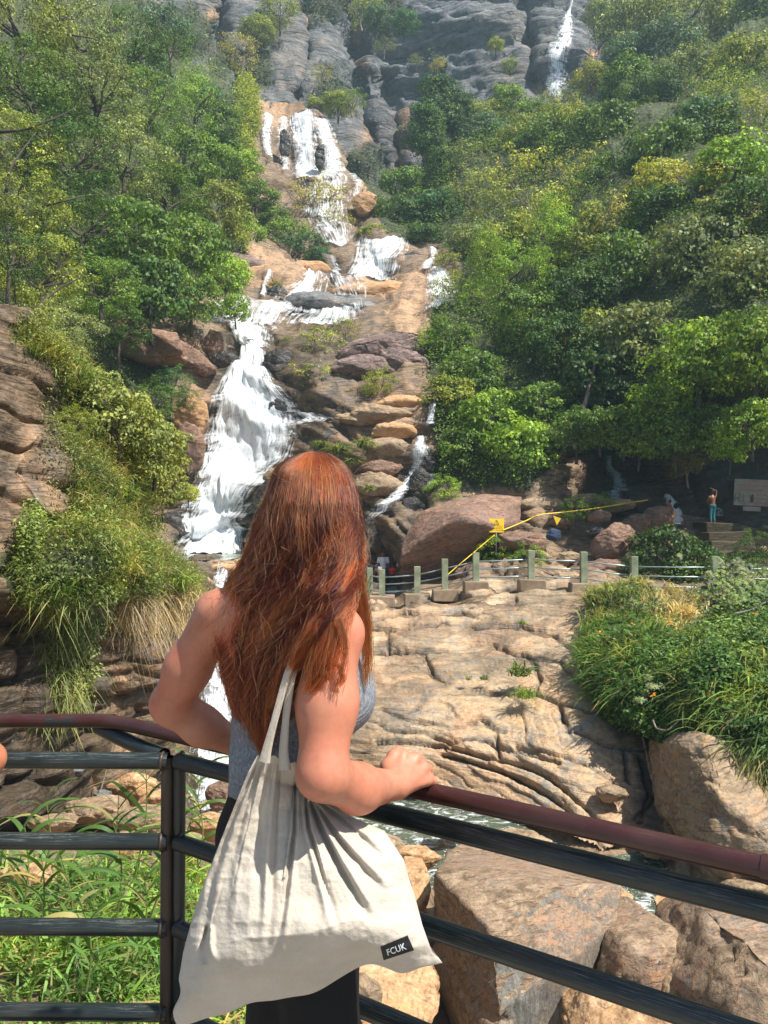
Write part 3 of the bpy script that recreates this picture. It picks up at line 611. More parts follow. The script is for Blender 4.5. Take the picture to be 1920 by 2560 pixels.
TREES=[
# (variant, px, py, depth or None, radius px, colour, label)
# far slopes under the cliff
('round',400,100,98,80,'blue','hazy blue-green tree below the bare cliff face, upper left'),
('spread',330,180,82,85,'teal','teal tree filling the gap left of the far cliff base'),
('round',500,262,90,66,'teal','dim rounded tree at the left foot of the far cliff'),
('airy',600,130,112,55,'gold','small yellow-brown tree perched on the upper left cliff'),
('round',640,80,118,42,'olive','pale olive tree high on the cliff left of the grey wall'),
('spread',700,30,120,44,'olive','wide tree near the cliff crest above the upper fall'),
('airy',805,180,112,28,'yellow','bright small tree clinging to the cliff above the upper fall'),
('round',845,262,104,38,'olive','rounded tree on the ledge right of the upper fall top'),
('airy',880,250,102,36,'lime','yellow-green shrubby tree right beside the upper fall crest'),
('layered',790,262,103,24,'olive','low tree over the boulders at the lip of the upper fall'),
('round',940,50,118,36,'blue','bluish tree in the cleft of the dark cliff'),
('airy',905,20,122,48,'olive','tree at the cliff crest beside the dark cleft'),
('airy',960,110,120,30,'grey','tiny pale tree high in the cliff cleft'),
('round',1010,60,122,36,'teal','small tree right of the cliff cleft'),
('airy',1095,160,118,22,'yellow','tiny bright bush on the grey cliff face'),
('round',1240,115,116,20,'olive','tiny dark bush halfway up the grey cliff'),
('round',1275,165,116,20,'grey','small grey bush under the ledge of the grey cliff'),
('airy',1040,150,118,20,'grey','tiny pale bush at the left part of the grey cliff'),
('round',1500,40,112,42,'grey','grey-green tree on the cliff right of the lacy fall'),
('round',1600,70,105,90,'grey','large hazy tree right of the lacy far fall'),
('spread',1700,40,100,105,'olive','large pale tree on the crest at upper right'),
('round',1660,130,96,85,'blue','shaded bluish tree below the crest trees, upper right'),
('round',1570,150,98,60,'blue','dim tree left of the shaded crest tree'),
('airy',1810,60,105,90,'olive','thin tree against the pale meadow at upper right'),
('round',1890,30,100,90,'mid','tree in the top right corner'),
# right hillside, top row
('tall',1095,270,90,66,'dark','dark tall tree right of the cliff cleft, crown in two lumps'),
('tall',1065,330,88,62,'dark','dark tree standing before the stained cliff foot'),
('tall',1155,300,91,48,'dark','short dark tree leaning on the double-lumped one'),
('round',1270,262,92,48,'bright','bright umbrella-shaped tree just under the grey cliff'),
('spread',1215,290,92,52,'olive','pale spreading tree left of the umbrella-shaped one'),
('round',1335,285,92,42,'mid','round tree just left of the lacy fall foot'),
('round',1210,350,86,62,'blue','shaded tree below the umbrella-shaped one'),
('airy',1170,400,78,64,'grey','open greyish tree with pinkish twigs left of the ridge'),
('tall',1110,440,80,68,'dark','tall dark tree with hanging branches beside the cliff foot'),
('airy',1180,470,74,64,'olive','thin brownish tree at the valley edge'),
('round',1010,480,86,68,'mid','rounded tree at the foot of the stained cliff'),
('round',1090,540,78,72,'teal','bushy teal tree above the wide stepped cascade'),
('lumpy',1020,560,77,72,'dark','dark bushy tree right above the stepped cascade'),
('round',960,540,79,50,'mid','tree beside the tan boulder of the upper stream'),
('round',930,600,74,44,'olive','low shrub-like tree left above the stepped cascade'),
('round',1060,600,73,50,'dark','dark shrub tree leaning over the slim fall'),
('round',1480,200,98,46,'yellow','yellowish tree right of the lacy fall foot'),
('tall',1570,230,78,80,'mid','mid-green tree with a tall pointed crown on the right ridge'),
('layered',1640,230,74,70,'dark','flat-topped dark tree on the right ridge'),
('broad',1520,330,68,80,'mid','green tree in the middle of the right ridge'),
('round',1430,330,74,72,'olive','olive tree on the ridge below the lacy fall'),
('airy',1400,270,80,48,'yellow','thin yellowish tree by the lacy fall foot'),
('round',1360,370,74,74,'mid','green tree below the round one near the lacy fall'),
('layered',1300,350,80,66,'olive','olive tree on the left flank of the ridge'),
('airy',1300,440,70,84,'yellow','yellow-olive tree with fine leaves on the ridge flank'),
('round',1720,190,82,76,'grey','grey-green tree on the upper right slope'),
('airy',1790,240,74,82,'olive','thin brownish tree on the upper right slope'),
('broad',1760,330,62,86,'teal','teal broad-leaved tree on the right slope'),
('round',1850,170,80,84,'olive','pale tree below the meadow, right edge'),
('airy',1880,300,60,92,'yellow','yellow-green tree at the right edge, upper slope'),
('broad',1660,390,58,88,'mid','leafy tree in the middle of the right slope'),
('layered',1560,430,60,84,'dark','dark layered tree under the ridge centre'),
('airy',1460,450,62,90,'yellow','large yellow-olive tree in mid right slope'),
('airy',1240,520,66,80,'olive','olive tree with visible twigs at the left edge of the slope'),
('airy',1370,540,60,92,'yellow','straw-coloured thin tree in the middle of the slope'),
('round',1290,620,60,82,'olive','dull olive tree above the vine covered pair'),
('round',1190,610,66,62,'grey','greyish tree at the valley edge of the slope'),
('broad',1840,420,52,96,'lime','lime broad-leaved tree on the right edge'),
('airy',1750,470,52,96,'gold','golden-brown flowering tree on the right slope'),
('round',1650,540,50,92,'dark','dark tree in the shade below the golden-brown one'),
('round',1880,540,46,96,'dark','dark tree at the right edge, mid slope'),
('airy',1540,560,52,84,'gold','reddish-brown twiggy tree in mid slope'),
('lumpy',1450,620,50,86,'olive','olive tree left of the creeper-topped one'),
('column',1380,580,49,74,'lime','creeper-draped tree with a rounded bright top'),
('column',1265,700,47,82,'lime','tree smothered in bright creepers, left one'),
('column',1340,690,47,62,'lime','short creeper-covered tree between the two bright ones'),
('column',1215,640,50,60,'bright','bright creeper mound nearest the wide cascade'),
('broad',1560,680,44,96,'mid','broad-leaved tree with pale upturned leaves, slope centre'),
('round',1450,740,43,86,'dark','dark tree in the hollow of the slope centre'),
('broad',1720,640,40,104,'grey','large tree with whitish glinting leaves, right slope'),
('broad',1860,690,36,112,'grey','large glinting tree at the right edge'),
('lumpy',1320,800,43,84,'mid','green tree over the dead pale trunk'),
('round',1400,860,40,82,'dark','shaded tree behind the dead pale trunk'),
('column',1280,830,43,60,'bright','creeper-covered tree right of the mauve rocks'),
('column',1070,880,44,52,'lime','bright rounded bush tree touching the mauve rocks'),
('lumpy',1130,850,44,60,'mid','dense tree on the right bank above the brown ledges'),
('airy',1140,720,52,58,'olive','thin olive tree overhanging the fanned cascade'),
('airy',1110,650,60,36,'olive','small twiggy tree beside the slim fall'),
('broad',1180,940,41,76,'mid','broad tree above the brown ledges'),
('round',1120,1000,40,72,'olive','olive tree right beside the stepping stream'),
('broad',1230,1050,38,84,'bright','bright tree in front of the dark hollow, left part'),
('broad',1310,1120,36.5,80,'bright','bright broad-leaved tree over the big brown boulder'),
('round',1160,1130,38,66,'mid','tree between the stepping stream and the big boulder'),
('broad',1350,1020,38,76,'mid','mid-green tree left of the dark hollow'),
('fine',1110,1225,37,44,'lime','low bright bush tree draping onto the big boulder'),
('broad',1600,850,38,102,'grey','big glinting tree above the dark hollow'),
('broad',1500,950,38,90,'dark','dark tree hanging over the hollow fall'),
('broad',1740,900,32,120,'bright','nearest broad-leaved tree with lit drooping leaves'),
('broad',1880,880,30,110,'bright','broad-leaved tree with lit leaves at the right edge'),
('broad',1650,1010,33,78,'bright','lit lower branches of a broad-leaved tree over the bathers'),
('broad',1560,1070,34,66,'mid','low tree over the right part of the hollow'),
('broad',1880,1060,29,66,'bright','drooping leafy tree right above the white notice board'),
('airy',1720,1160,34,48,'olive','thin twiggy tree beside the bather under the fall'),
('broad',1770,1070,32,62,'mid','shaded leaves between two lit branches'),
('broad',1595,1100,33.4,52,'bright','hanging leaves right of the hollow fall'),
('broad',1690,1092,32,60,'mid','low hanging leaves above the crouching bather'),
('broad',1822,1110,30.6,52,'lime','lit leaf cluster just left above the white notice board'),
('broad',1500,1068,34.6,56,'mid','hanging leaves over the left part of the hollow'),
('broad',1440,1075,35.6,58,'mid','leaves beside the dead pale trunk, above the rock face'),
('column',1180,760,50,52,'lime','creeper mound beside the fanned cascade'),
('broad',1490,860,40.5,84,'olive','sunlit olive crown in the centre of the right slope'),
('broad',1810,560,43,84,'pale','pale sunlit crown at the right, mid slope'),
('broad',1640,460,54,70,'yellow','yellowish sunlit crown below the right ridge'),
# left hillside
('fine',60,60,48,130,'olive','sunny fine-leaved tree in the top left corner'),
('fine',200,90,52,110,'grey','fine-leaved tree with a bare spike, top left'),
('fine',330,120,56,90,'dark','dark tree reaching over the hazy slope, upper left'),
('airy',430,110,58,66,'dark','dark branch tip tree sticking out towards the cliff'),
('fine',90,220,44,120,'mid','dense glossy tree on the left edge, upper'),
('fine',240,240,46,120,'grey','glossy grey-green tree, upper left centre'),
('fine',370,260,52,84,'mid','green tree left of the upright bright one'),
('column',490,270,74,70,'bright','upright bright tree on the ridge left of the upper fall'),
('tall',560,330,78,60,'mid','rounded green tree on the left ridge'),
('round',590,420,76,60,'bright','bright bush tree left of the upper fall foot'),
('round',640,500,74,56,'mid','bush tree by the left bank of the upper stream'),
('lumpy',480,400,62,80,'mid','green tree on the left slope, middle ridge'),
('fine',40,380,38,110,'olive','yellowish fine-leaved tree at the left edge'),
('fine',170,390,40,120,'dark','large dark glossy tree, left slope centre'),
('fine',310,400,44,110,'grey','glittering grey-green tree, left slope centre'),
('fine',420,490,48,96,'mid','green tree on the left slope with bare crossing limbs'),
('lumpy',540,530,62,74,'olive','olive tree at the left bank of the falls'),
('round',610,590,68,48,'bright','bright low tree on the left bank above the smooth rock'),
('fine',60,520,33,110,'olive','brownish fine tree at the left edge, mid slope'),
('fine',200,560,36,110,'dark','dark tree with drooping leaves, mid left slope'),
('broad',340,590,40,100,'mid','leafy tree of mid left slope'),
('broad',470,620,46,84,'mid','leafy tree reaching to the smooth rock, left bank'),
('broad',560,690,50,60,'bright','bright leaves overhanging the left cascade, upper'),
('lumpy',480,740,44,72,'mid','tree overhanging the left cascade'),
('broad',590,770,45,36,'bright','branch tip tree hanging before the white cascade'),
('broad',380,730,38,96,'dark','dark tree above the brown overhang, left'),
('fine',250,720,33,100,'mid','tree over the left part of the brown overhang'),
('fine',100,680,29,110,'olive','dry twiggy tree at the left edge above the grass'),
('fine',160,830,27,90,'grey','greyish shrub tree below the dry twiggy one'),
('fine',300,820,36,70,'dark','dark shrub at the left end of the brown overhang'),
('fine',20,640,26,90,'dark','dark tree cut by the left edge'),
('airy',790,500,77,74,'gold','golden-topped tree standing before the upper fall'),
('airy',830,560,76,58,'gold','lower golden-green tree in front of the upper fall'),
('spread',720,590,73,56,'mid','dark spreading tree left of the falls centre'),
('spread',760,620,71,60,'teal','flat spreading tree over the smooth rock terrace'),
('round',800,650,69,34,'teal','low dark shrub over the small spill'),
('round',690,560,75,44,'mid','bushy tree left of the golden-topped pair'),
]
for k,(v,x,y,d,r,c,lb) in enumerate(TREES):
    t0=float(D(np.array([x]),np.array([y]))[0])
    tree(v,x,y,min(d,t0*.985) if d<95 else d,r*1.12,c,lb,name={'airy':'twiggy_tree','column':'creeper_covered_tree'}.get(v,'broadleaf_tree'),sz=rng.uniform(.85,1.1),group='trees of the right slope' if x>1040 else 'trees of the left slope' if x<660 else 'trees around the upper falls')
# big yellow-green shrub left of the main fall
for (x,y,d,r,c,v,lb) in [(300,1060,12.5,95,'pale','broad','yellow-green leafy shrub on the left bank, its top part'),(385,1120,13.3,80,'pale','broad','yellowish shrub reaching out beside the main fall'),(240,985,12.6,70,'pale','broad','upper left lobe of yellow-green shrubs above the grass'),(410,1220,14.6,62,'pale','broad','lower shrub hanging over the dark cave by the fall'),(470,1235,15,26,'olive','broad','branch tip shrub held out before the white fall'),
 (340,1150,13,66,'pale','broad','middle part of the yellow-green shrub above the notch'),(180,1060,11.6,50,'olive','fine','small-leaved shrub beside the left rock face'),
 (430,960,40,50,'teal','fine','bluish grassy shrub under the brown overhang'),(470,1000,41,34,'mid','fine','low shrub at the foot of the brown overhang'),(380,1000,39,60,'mid','fine','green shrub left of the orange rock'),
 (800,860,45,62,'olive','airy','dry twiggy shrub on the rock right of the main fall'),(790,950,43,66,'olive','airy','lower dry shrub hanging over the dark wet rock'),(860,820,46,40,'olive','airy','thin dry shrub beside the mauve rock'),(950,960,41,46,'olive','fine','low green shrub under the mauve rock'),
 (1320,1400,30.5,46,'bright','fine','light green bush in front of the tape'),(1245,1370,31.5,52,'lime','fine','lime bush below the warning sign'),(1440,1275,33,40,'mid','fine','dark green bush crossed by the tape'),(1500,1260,33.5,32,'mid','fine','small bush between boulder and hollow fall'),
 (1660,1390,29.5,84,'dark','broad','dark leafy bush behind the fence, middle'),(1740,1420,29,72,'dark','broad','dark leafy bush right behind the last fence posts'),(1590,1430,29.5,50,'dark','fine','dark low bush beside the tilted brown boulder'),(1860,1450,28,70,'dark','fine','shaded bush behind the fence at the right edge'),(1890,1370,30,50,'dark','fine','dim shrub beside the stone steps'),
 (1000,1460,28.5,0,'mid','fine',''),
 ]:
    if r:tree(v,x,y,d,r*1.1,c,lb,'shrubs among the rocks','shrub','shrub')
# undergrowth covering the wooded slopes: nobody could count it
def scatter_mesh(name,N,region,size_k,colr,label,src,seed,hgt=.7,mat=LEAF,asp=.5,droop=.2):
    r=np.random.default_rng(seed);XX,YY,PT,NN,DD,wt=src
    w_=(wt*region).ravel();w_=w_/w_.sum();idx=r.choice(len(w_),N,p=w_)
    b=PT.reshape(-1,3)[idx];n=NN.reshape(-1,3)[idx];d=DD.ravel()[idx]
    u=n*.6+np.array([0,0,.6]);cl=np.clip(fbm(b*(9/d)[:,None],3,seed)*1.8+.45,0,1.4)
    h=(d/40)**.8*hgt*cl*r.random(N)**.5
    p=b+u*h[:,None]*1.6+r.normal(0,.004,(N,3))*d[:,None]
    V,Fq=leaves(p,u,size_k*d,asp,seed,droop)
    o=link(name,npmesh(name,V,Fq,mat));o.color=(*colr,1);tag(o,label,kind='stuff');return o
src=(GX,GY,TP,GN,GD,np.where(inpoly(GX,GY,OPEN),0,veg*(GY<1500)*(GX>-560)*(GX<2040)))
reg_l=(GX<620)&(GY<1300);reg_r=(GX>=900)
vv=np.clip(fbm(GP*.06,3,5)*2+.6,0.15,1.5)
scatter_mesh('undergrowth',70000,reg_l*1.,.0034,G['mid'],'mixed undergrowth between the trees of the left slope',src,11)
scatter_mesh('undergrowth',90000,reg_r*1.,.0034,G['mid'],'mixed undergrowth between the trees of the right slope',src,12)
scatter_mesh('undergrowth',20000,((GX>=600)&(GX<900))*1.,.003,G['olive'],'bushy growth along the upper falls',src,13)
csrc=(CX,CY,CPp,CN,CD,sm((vg-.25)*2)*(CX>-50)*(CX<1980)*(CY>-40)*(CY<500))
scatter_mesh('cliff_bushes',26000,np.ones_like(CX),.0030,(.075,.105,.05),'bushes growing on the far cliff ledges',csrc,14,hgt=1.0)
print('trees',time.time()-T0)
# ---------------------------------------------------------------- boulders
BM={
 'tan':rock_mat('tan_boulder',[(.13,.09,.055),(.25,.175,.105),(.38,.275,.165),(.47,.36,.24),(.24,.21,.17),(.38,.24,.13)],2.4,(.4,.5,.2),(1,1,2.2),.7,coord='obj',rough=.8,crk=.15),
 'brown':rock_mat('brown_boulder',[(.10,.06,.04),(.20,.12,.08),(.31,.185,.125),(.38,.25,.175),(.17,.13,.11),(.27,.15,.10)],1.1,(.2,.5,.2),(1,1,2),.7,coord='obj',rough=.8,crk=.2),
 'orange':rock_mat('orange_boulder',[(.22,.12,.06),(.40,.24,.12),(.55,.35,.19),(.60,.45,.30),(.42,.24,.13),(.52,.28,.12)],3,(.3,.9,.2),(1,1,2),.6,coord='obj',rough=.8,crk=.1),
 'mauve':rock_mat('mauve_rock',[(.09,.06,.055),(.18,.125,.11),(.30,.215,.185),(.40,.30,.26),(.16,.135,.13),(.29,.18,.14)],.9,(.2,.6,.2),(1,1,3.4),.9,coord='obj',rough=.8,crk=.3),
 'grey':rock_mat('grey_slab',[(.075,.08,.082),(.135,.14,.14),(.20,.205,.205),(.27,.27,.26),(.13,.135,.14),(.22,.17,.13)],.7,(0,.2,.2),(1,1,3),.5,coord='obj',rough=.45,crk=.1),
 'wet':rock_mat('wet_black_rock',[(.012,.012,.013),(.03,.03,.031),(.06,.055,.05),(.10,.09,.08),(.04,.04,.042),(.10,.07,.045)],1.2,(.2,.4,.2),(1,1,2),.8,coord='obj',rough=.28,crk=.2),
 'quarry':rock_mat('fresh_broken_rock',[(.10,.068,.042),(.21,.145,.09),(.33,.235,.15),(.43,.32,.22),(.22,.185,.15),(.34,.195,.11)],3.2,(1.2,.3,.2),(1,1,2.6),.8,coord='obj',rough=.75,crk=.08),
 'cut':rock_mat('grey_cut_face',[(.08,.078,.07),(.15,.145,.13),(.22,.21,.18),(.30,.27,.22),(.16,.15,.135),(.24,.17,.11)],3.0,(1.5,.1,.2),(3,3,.6),.5,coord='obj',rough=.6,crk=.1),
}
def boulder(name,front,back=None,d=None,th=None,mat='tan',label=None,group=None,cat='boulder',rough=1.15,sub=None,kind=None,bev=.03,parent=None,mat2=None,flat=False):
    """front: photo points (px,py[,depth]); the hull is closed behind by the same outline pushed back by th metres"""
    pts=[]
    for q in front:
        dd=q[2] if len(q)>2 else d
        pts.append(PV(q[0],q[1],dd))
    c=sum(pts,Vector())/len(pts);size=max((p-c).length for p in pts)
    th=th or size*1.1
    for p in list(pts):
        pts.append(c+(p-c)*.75+Vector((0,th,-.15*th)))
    for q in (back or []):pts.append(PV(*q))
    bm=bmesh.new();vs=[bm.verts.new(p-c) for p in pts]
    r=bmesh.ops.convex_hull(bm,input=vs)
    bmesh.ops.delete(bm,geom=[v for v in bm.verts if not v.link_faces],context='VERTS')
    bmesh.ops.dissolve_limit(bm,angle_limit=.12,verts=bm.verts,edges=bm.edges)
    bmesh.ops.bevel(bm,geom=list(bm.edges),offset=size*bev,segments=2,affect='EDGES',profile=.5)
    bmesh.ops.triangulate(bm,faces=bm.faces)
    tgt=size*(.045 if sub is None else sub)
    for _ in range(5):
        e=[x for x in bm.edges if x.calc_length()>tgt*1.6]
        if not e or len(bm.faces)>26000:break
        bmesh.ops.subdivide_edges(bm,edges=e,cuts=1);bmesh.ops.triangulate(bm,faces=[f for f in bm.faces if len(f.verts)>3])
    bm.normal_update()
    V=np.array([v.co[:] for v in bm.verts]);N=np.array([v.normal[:] for v in bm.verts])
    sd=abs(hash((round(front[0][0]),round(front[0][1]),round(c.y*10))))%91;s=1/size
    off=np.array([sd*1.3,0,sd*.7])
    q=V*s+off
    stq,ck=strata(q,(.3,.15,1),.34,sd,.5,1.2)
    dd=fbm(q*1.3,3,sd)*.055+fbm(q*4.5,4,sd+1)*.028+ridge(q*9,3,sd+4)*.014+(stq-.5)*.06-ck*.014
    V=V+N*(dd*size*rough)[:,None]
    for v,x in zip(bm.verts,V):v.co=x
    me=bpy.data.meshes.new(name);bm.to_mesh(me);bm.free();me.polygons.foreach_set('use_smooth',[not flat]*len(me.polygons))
    me.materials.append(BM[mat])
    if mat2:
        me.materials.append(BM[mat2[0]]);ax=Vector(mat2[1]).normalized()
        me.polygons.foreach_set('material_index',[1 if p.normal.dot(ax)>mat2[2] else 0 for p in me.polygons])
    o=link(name,me,parent);o.location=c
    if kind:tag(o,label,kind=kind)
    else:tag(o,label,cat,group)
    return o
def blob(px,py,rx,ry,d,mat,label=None,group='loose rocks',rot=0,name='boulder',seed=0,kind=None,n=11,th=None,dj=.35,**k):
    r=np.random.default_rng(int(px*7+py*13)+seed);pts=[]
    a=np.sort(r.uniform(0,2*np.pi,n)+0)
    a=np.linspace(0,2*np.pi,n,endpoint=False)+r.uniform(-.2,.2,n)
    cr,sr=math.cos(rot),math.sin(rot)
    for t in a:
        m=r.uniform(.85,1.1);x=rx*m*math.cos(t);y=ry*m*math.sin(t);pts.append((px+x*cr-y*sr,py+x*sr+y*cr,d))
    R=rx*d/F
    for t in r.uniform(0,2*np.pi,4):
        x=rx*.5*math.cos(t);y=ry*.5*math.sin(t)-ry*.1;pts.append((px+x*cr-y*sr,py+x*sr+y*cr,d-R*dj*r.uniform(.7,1.3)))
    return boulder(name,pts,d=d,th=th or R*1.1,mat=mat,label=label,group=group,kind=kind,**k)
# --- foreground quarried blocks below the right railing
boulder('boulder',[(1090,2185,8.8),(1150,2150,9.4),(1290,2120,10.2),(1420,2165,9.8),(1555,2215,9.0),(1545,2300,8.7),(1480,2380,8.5),(1440,2560,8.3),
  (1160,2255,8.1),(1225,2325,7.7),(1340,2215,8.3),(1355,2215,8.25),(1400,2420,7.9),(1250,2540,7.5),(1200,2700,7.6),(1110,2560,8.8),(1080,2300,9.3),(1420,2700,8)],th=1.6,mat='quarry',
  label='huge split block with reddish top and grey cut side below the railing',group='quarried blocks beside the river',bev=.015,rough=.5,mat2=('cut',(.62,-.75,-.1),.88),sub=.022)
boulder('boulder',[(1500,2330,8.6),(1560,2290,8.9),(1620,2285,8.8),(1690,2320,8.5),(1700,2370,8.3),(1640,2400,7.8),(1560,2360,8.0),(1500,2420,8.1),(1480,2480,8.3),(1660,2500,7.8),(1640,2580,7.7),(1500,2640,7.8)],mat='quarry',th=1.1,
  label='pinkish rounded block between the huge split one and the river',group='quarried blocks beside the river',bev=.04)
boulder('boulder',[(1672,2310,9.2),(1740,2275,9.6),(1850,2285,9.4),(1800,2330,8.8),(1760,2390,8.4),(1715,2380,8.6)],mat='orange',th=.9,
  label='bright orange stained block at the water edge',group='quarried blocks beside the river',bev=.04)
boulder('boulder',[(1852,2292,8.4),(1960,2290,8.6),(2060,2350,8),(2060,2640,6.6),(1900,2680,6.5),(1760,2640,6.9),(1725,2540,7.2),(1745,2420,7.6),(1860,2340,7.4),(1850,2560,6.8),(1950,2440,6.9)],mat='quarry',th=1.6,
  label='large brown block cut by the right edge',group='quarried blocks beside the river',bev=.015,mat2=('tan',(-.75,-.5,.2),.86))
boulder('boulder',[(1655,2450,7.9),(1700,2400,8.0),(1742,2395,7.9),(1735,2560,7.4),(1690,2640,7.3),(1640,2600,7.6)],mat='tan',th=.8,
  label='narrow tan wedge squeezed between two blocks',group='quarried blocks beside the river',bev=.03)
boulder('boulder',[(1530,2270,9.8),(1560,2225,10.2),(1585,2240,10.1),(1592,2290,9.7),(1540,2320,9.5)],mat='orange',th=.6,
  label='small orange block behind the huge split one',group='quarried blocks beside the river')
boulder('boulder',[(1420,2560,7.4),(1480,2480,7.5),(1560,2500,7.3),(1680,2560,6.9),(1600,2680,6.6),(1440,2700,6.8)],mat='orange',th=.8,
  label='dark-edged block under the pinkish rounded one',group='quarried blocks beside the river')
boulder('boulder',[(1010,2170,9.8),(1070,2180,9.6),(1075,2230,9.3),(1050,2330,9.0),(1020,2290,8.9),(1000,2230,9.2)],mat='orange',th=.8,label='slim block showing right beside the cloth bag',group='quarried blocks beside the river')
boulder('boulder',[(880,2440,6.6),(960,2400,7.0),(1060,2380,7.4),(1110,2460,7.0),(1090,2560,6.4),(1010,2640,5.9),(900,2640,5.9),(940,2520,6.2)],mat='orange',th=1,label='orange clay-stained block under the corner of the bag',group='quarried blocks beside the river',rough=.6)
blob(905,2500,60,55,5.9,'tan','pale jagged stone beside her black leggings','quarried blocks beside the river')
for i,(x,y,rx,ry,d,mt,lb) in enumerate([(960,2130,70,34,12,'tan','flat stone seen between the two upper rails'),(1040,2150,60,30,11.5,'orange','orange stone under the second rail'),(880,2160,60,30,11.5,'tan','stone half hidden by the bag top'),(1120,2080,50,18,13.6,'tan','low stone in the river by her hand'),(1290,2105,90,22,13.2,'tan','flat tan stone rising from the river between the rails'),
  (1740,2235,36,18,12,'brown','small stone awash at the river bend'),(1880,2235,70,26,11.2,'tan','flat bank stone at the right edge under the handrail'),(1640,2130,46,20,13,'tan','stone in the dark gully by the river'),(1590,2080,34,18,13.9,'brown','small dark stone in the gully'),(1690,2070,30,22,13.6,'tan','angular stone in the gully mouth'),
  (1530,1985,40,24,14.2,'tan','square stone at the gully edge'),(1470,2080,30,16,13.8,'wet','dark pitted stone at the slab foot')]):
    blob(x,y,rx,ry,d,mt,lb,'stones along the river')
# right bank bulging rock
boulder('boulder',[(1705,1860,13.4),(1760,1830,13.2),(1960,1900,12.6),(2050,2050,11.8),(2050,2250,11.2),(1800,2200,11.6),(1755,2130,11.8),(1735,2040,12.3),(1715,1940,12.9),(1880,2060,11.4),(1800,2000,11.8)],th=2.4,mat='tan',label='bulging tan rock wall right of the dark gully',group='rock masses of the gorge',rough=1.0,bev=.04,sub=.02)
# left stones behind the corner post
for x,y,rx,ry,d,mt,lb in [(330,1975,66,44,10.6,'orange','rounded orange stone left of the corner post'),(230,2030,90,30,9.8,'tan','long grey-tan stone behind the tall reeds'),(400,2010,60,34,10.2,'orange','orange stone touching the corner post'),(130,2060,60,24,9.2,'tan','low stone at the foot of the left cliff'),(340,2050,80,26,9.0,'tan','flat pinkish stone in front of the orange ones'),(545,1990,34,40,10.5,'brown','dark block against the white chute'),(520,2070,60,36,9.4,'orange','sandy stone right of the corner post'),
   (470,2120,50,36,8.8,'tan','tan stone under the third rail'),(300,2120,60,40,7.6,'orange','warm stone half covered by reeds'),(60,2200,70,50,6.2,'orange','warm stone at the left edge behind the reeds'),(180,1930,26,14,10.5,'grey','small pale pebble on the dark ledge'),(255,1990,24,18,10.4,'grey','rounded pale stone by the orange ones')]:
    blob(x,y,rx,ry,d,mt,lb,'stones at the foot of the left cliff')
# --- rocks behind the fence
boulder('boulder',[(1003,1372,32.2),(1020,1335,32.6),(1052,1284,33.2),(1139,1250,34.2),(1208,1234,34.6),(1307,1241,34.6),(1298,1308,33),(1002,1398,31.4),(1070,1342,30.7),(1121,1308,30.3),(1152,1286,30.3),(1182,1306,30.4),(1245,1318,31),(1010,1450,33),(1100,1475,33.4),(1240,1410,33.4)],th=3,mat='brown',
  label='enormous overhanging brown boulder behind the fence, left of the warning sign',group='boulders behind the fence',rough=.5,bev=.02,sub=.02)
for x,y,rx,ry,rot,d,mt,lb in [(1306,1353,66,30,.05,31,'brown','smooth reddish boulder right of the warning sign'),(1535,1355,64,42,-.55,30.5,'brown','big tilted red-brown boulder left of the leafy bush'),(1520,1420,70,26,0,30,'brown','shaded lower part stone under the tilted boulder'),(1405,1300,34,24,.3,33.5,'brown','pinkish stone with a yellow pennant'),(1350,1262,60,20,0,35,'tan','long pale ledge stone behind the pennant'),(1500,1290,34,17,0,32.5,'brown','round-backed dark stone under the tape'),(1490,1330,30,16,0,32,'wet','small black stone beside the tilted boulder'),
  (1540,1263,60,18,0,34.5,'tan','flat stone below the low water curtain'),(1420,1395,30,18,0,31,'tan','pale flat stone among the bushes'),(1385,1430,40,20,0,29.5,'tan','tan stone showing between two fence posts'),(1300,1440,30,26,0,29.6,'brown','square red-brown stone behind the second fence gap'),(1420,1450,46,24,0,29,'tan','stone cluster right behind the middle fence post'),(1505,1455,36,20,0,28.8,'brown','brown stone at the fence foot'),(1345,1390,40,20,.3,31,'tan','sloping stone under the lime bush'),(1250,1425,26,16,0,30.5,'brown','small brown stone at the bush foot'),(1180,1430,46,22,-.3,31,'brown','low brown stone beside the tape foot'),
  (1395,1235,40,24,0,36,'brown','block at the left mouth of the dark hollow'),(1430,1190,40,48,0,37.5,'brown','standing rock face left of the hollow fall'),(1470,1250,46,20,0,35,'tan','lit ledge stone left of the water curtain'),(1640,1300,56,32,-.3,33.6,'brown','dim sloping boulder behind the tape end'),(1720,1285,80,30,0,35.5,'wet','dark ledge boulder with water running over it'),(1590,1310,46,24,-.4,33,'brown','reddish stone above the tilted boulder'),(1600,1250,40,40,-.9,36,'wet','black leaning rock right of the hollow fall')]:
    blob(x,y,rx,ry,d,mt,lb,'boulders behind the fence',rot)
# rock wall at the right, its shade painted by a near-black rock
boulder('boulder',[(1745,1130,36),(1830,1120,36),(2050,1110,35),(2060,1330,34),(1900,1345,34),(1830,1320,34.5),(1740,1300,36),(1900,1200,34.6),(1810,1180,35.2)],th=4,mat='wet',label='dark vertical rock wall carrying the white notice board',group='rock masses of the gorge',rough=.35)
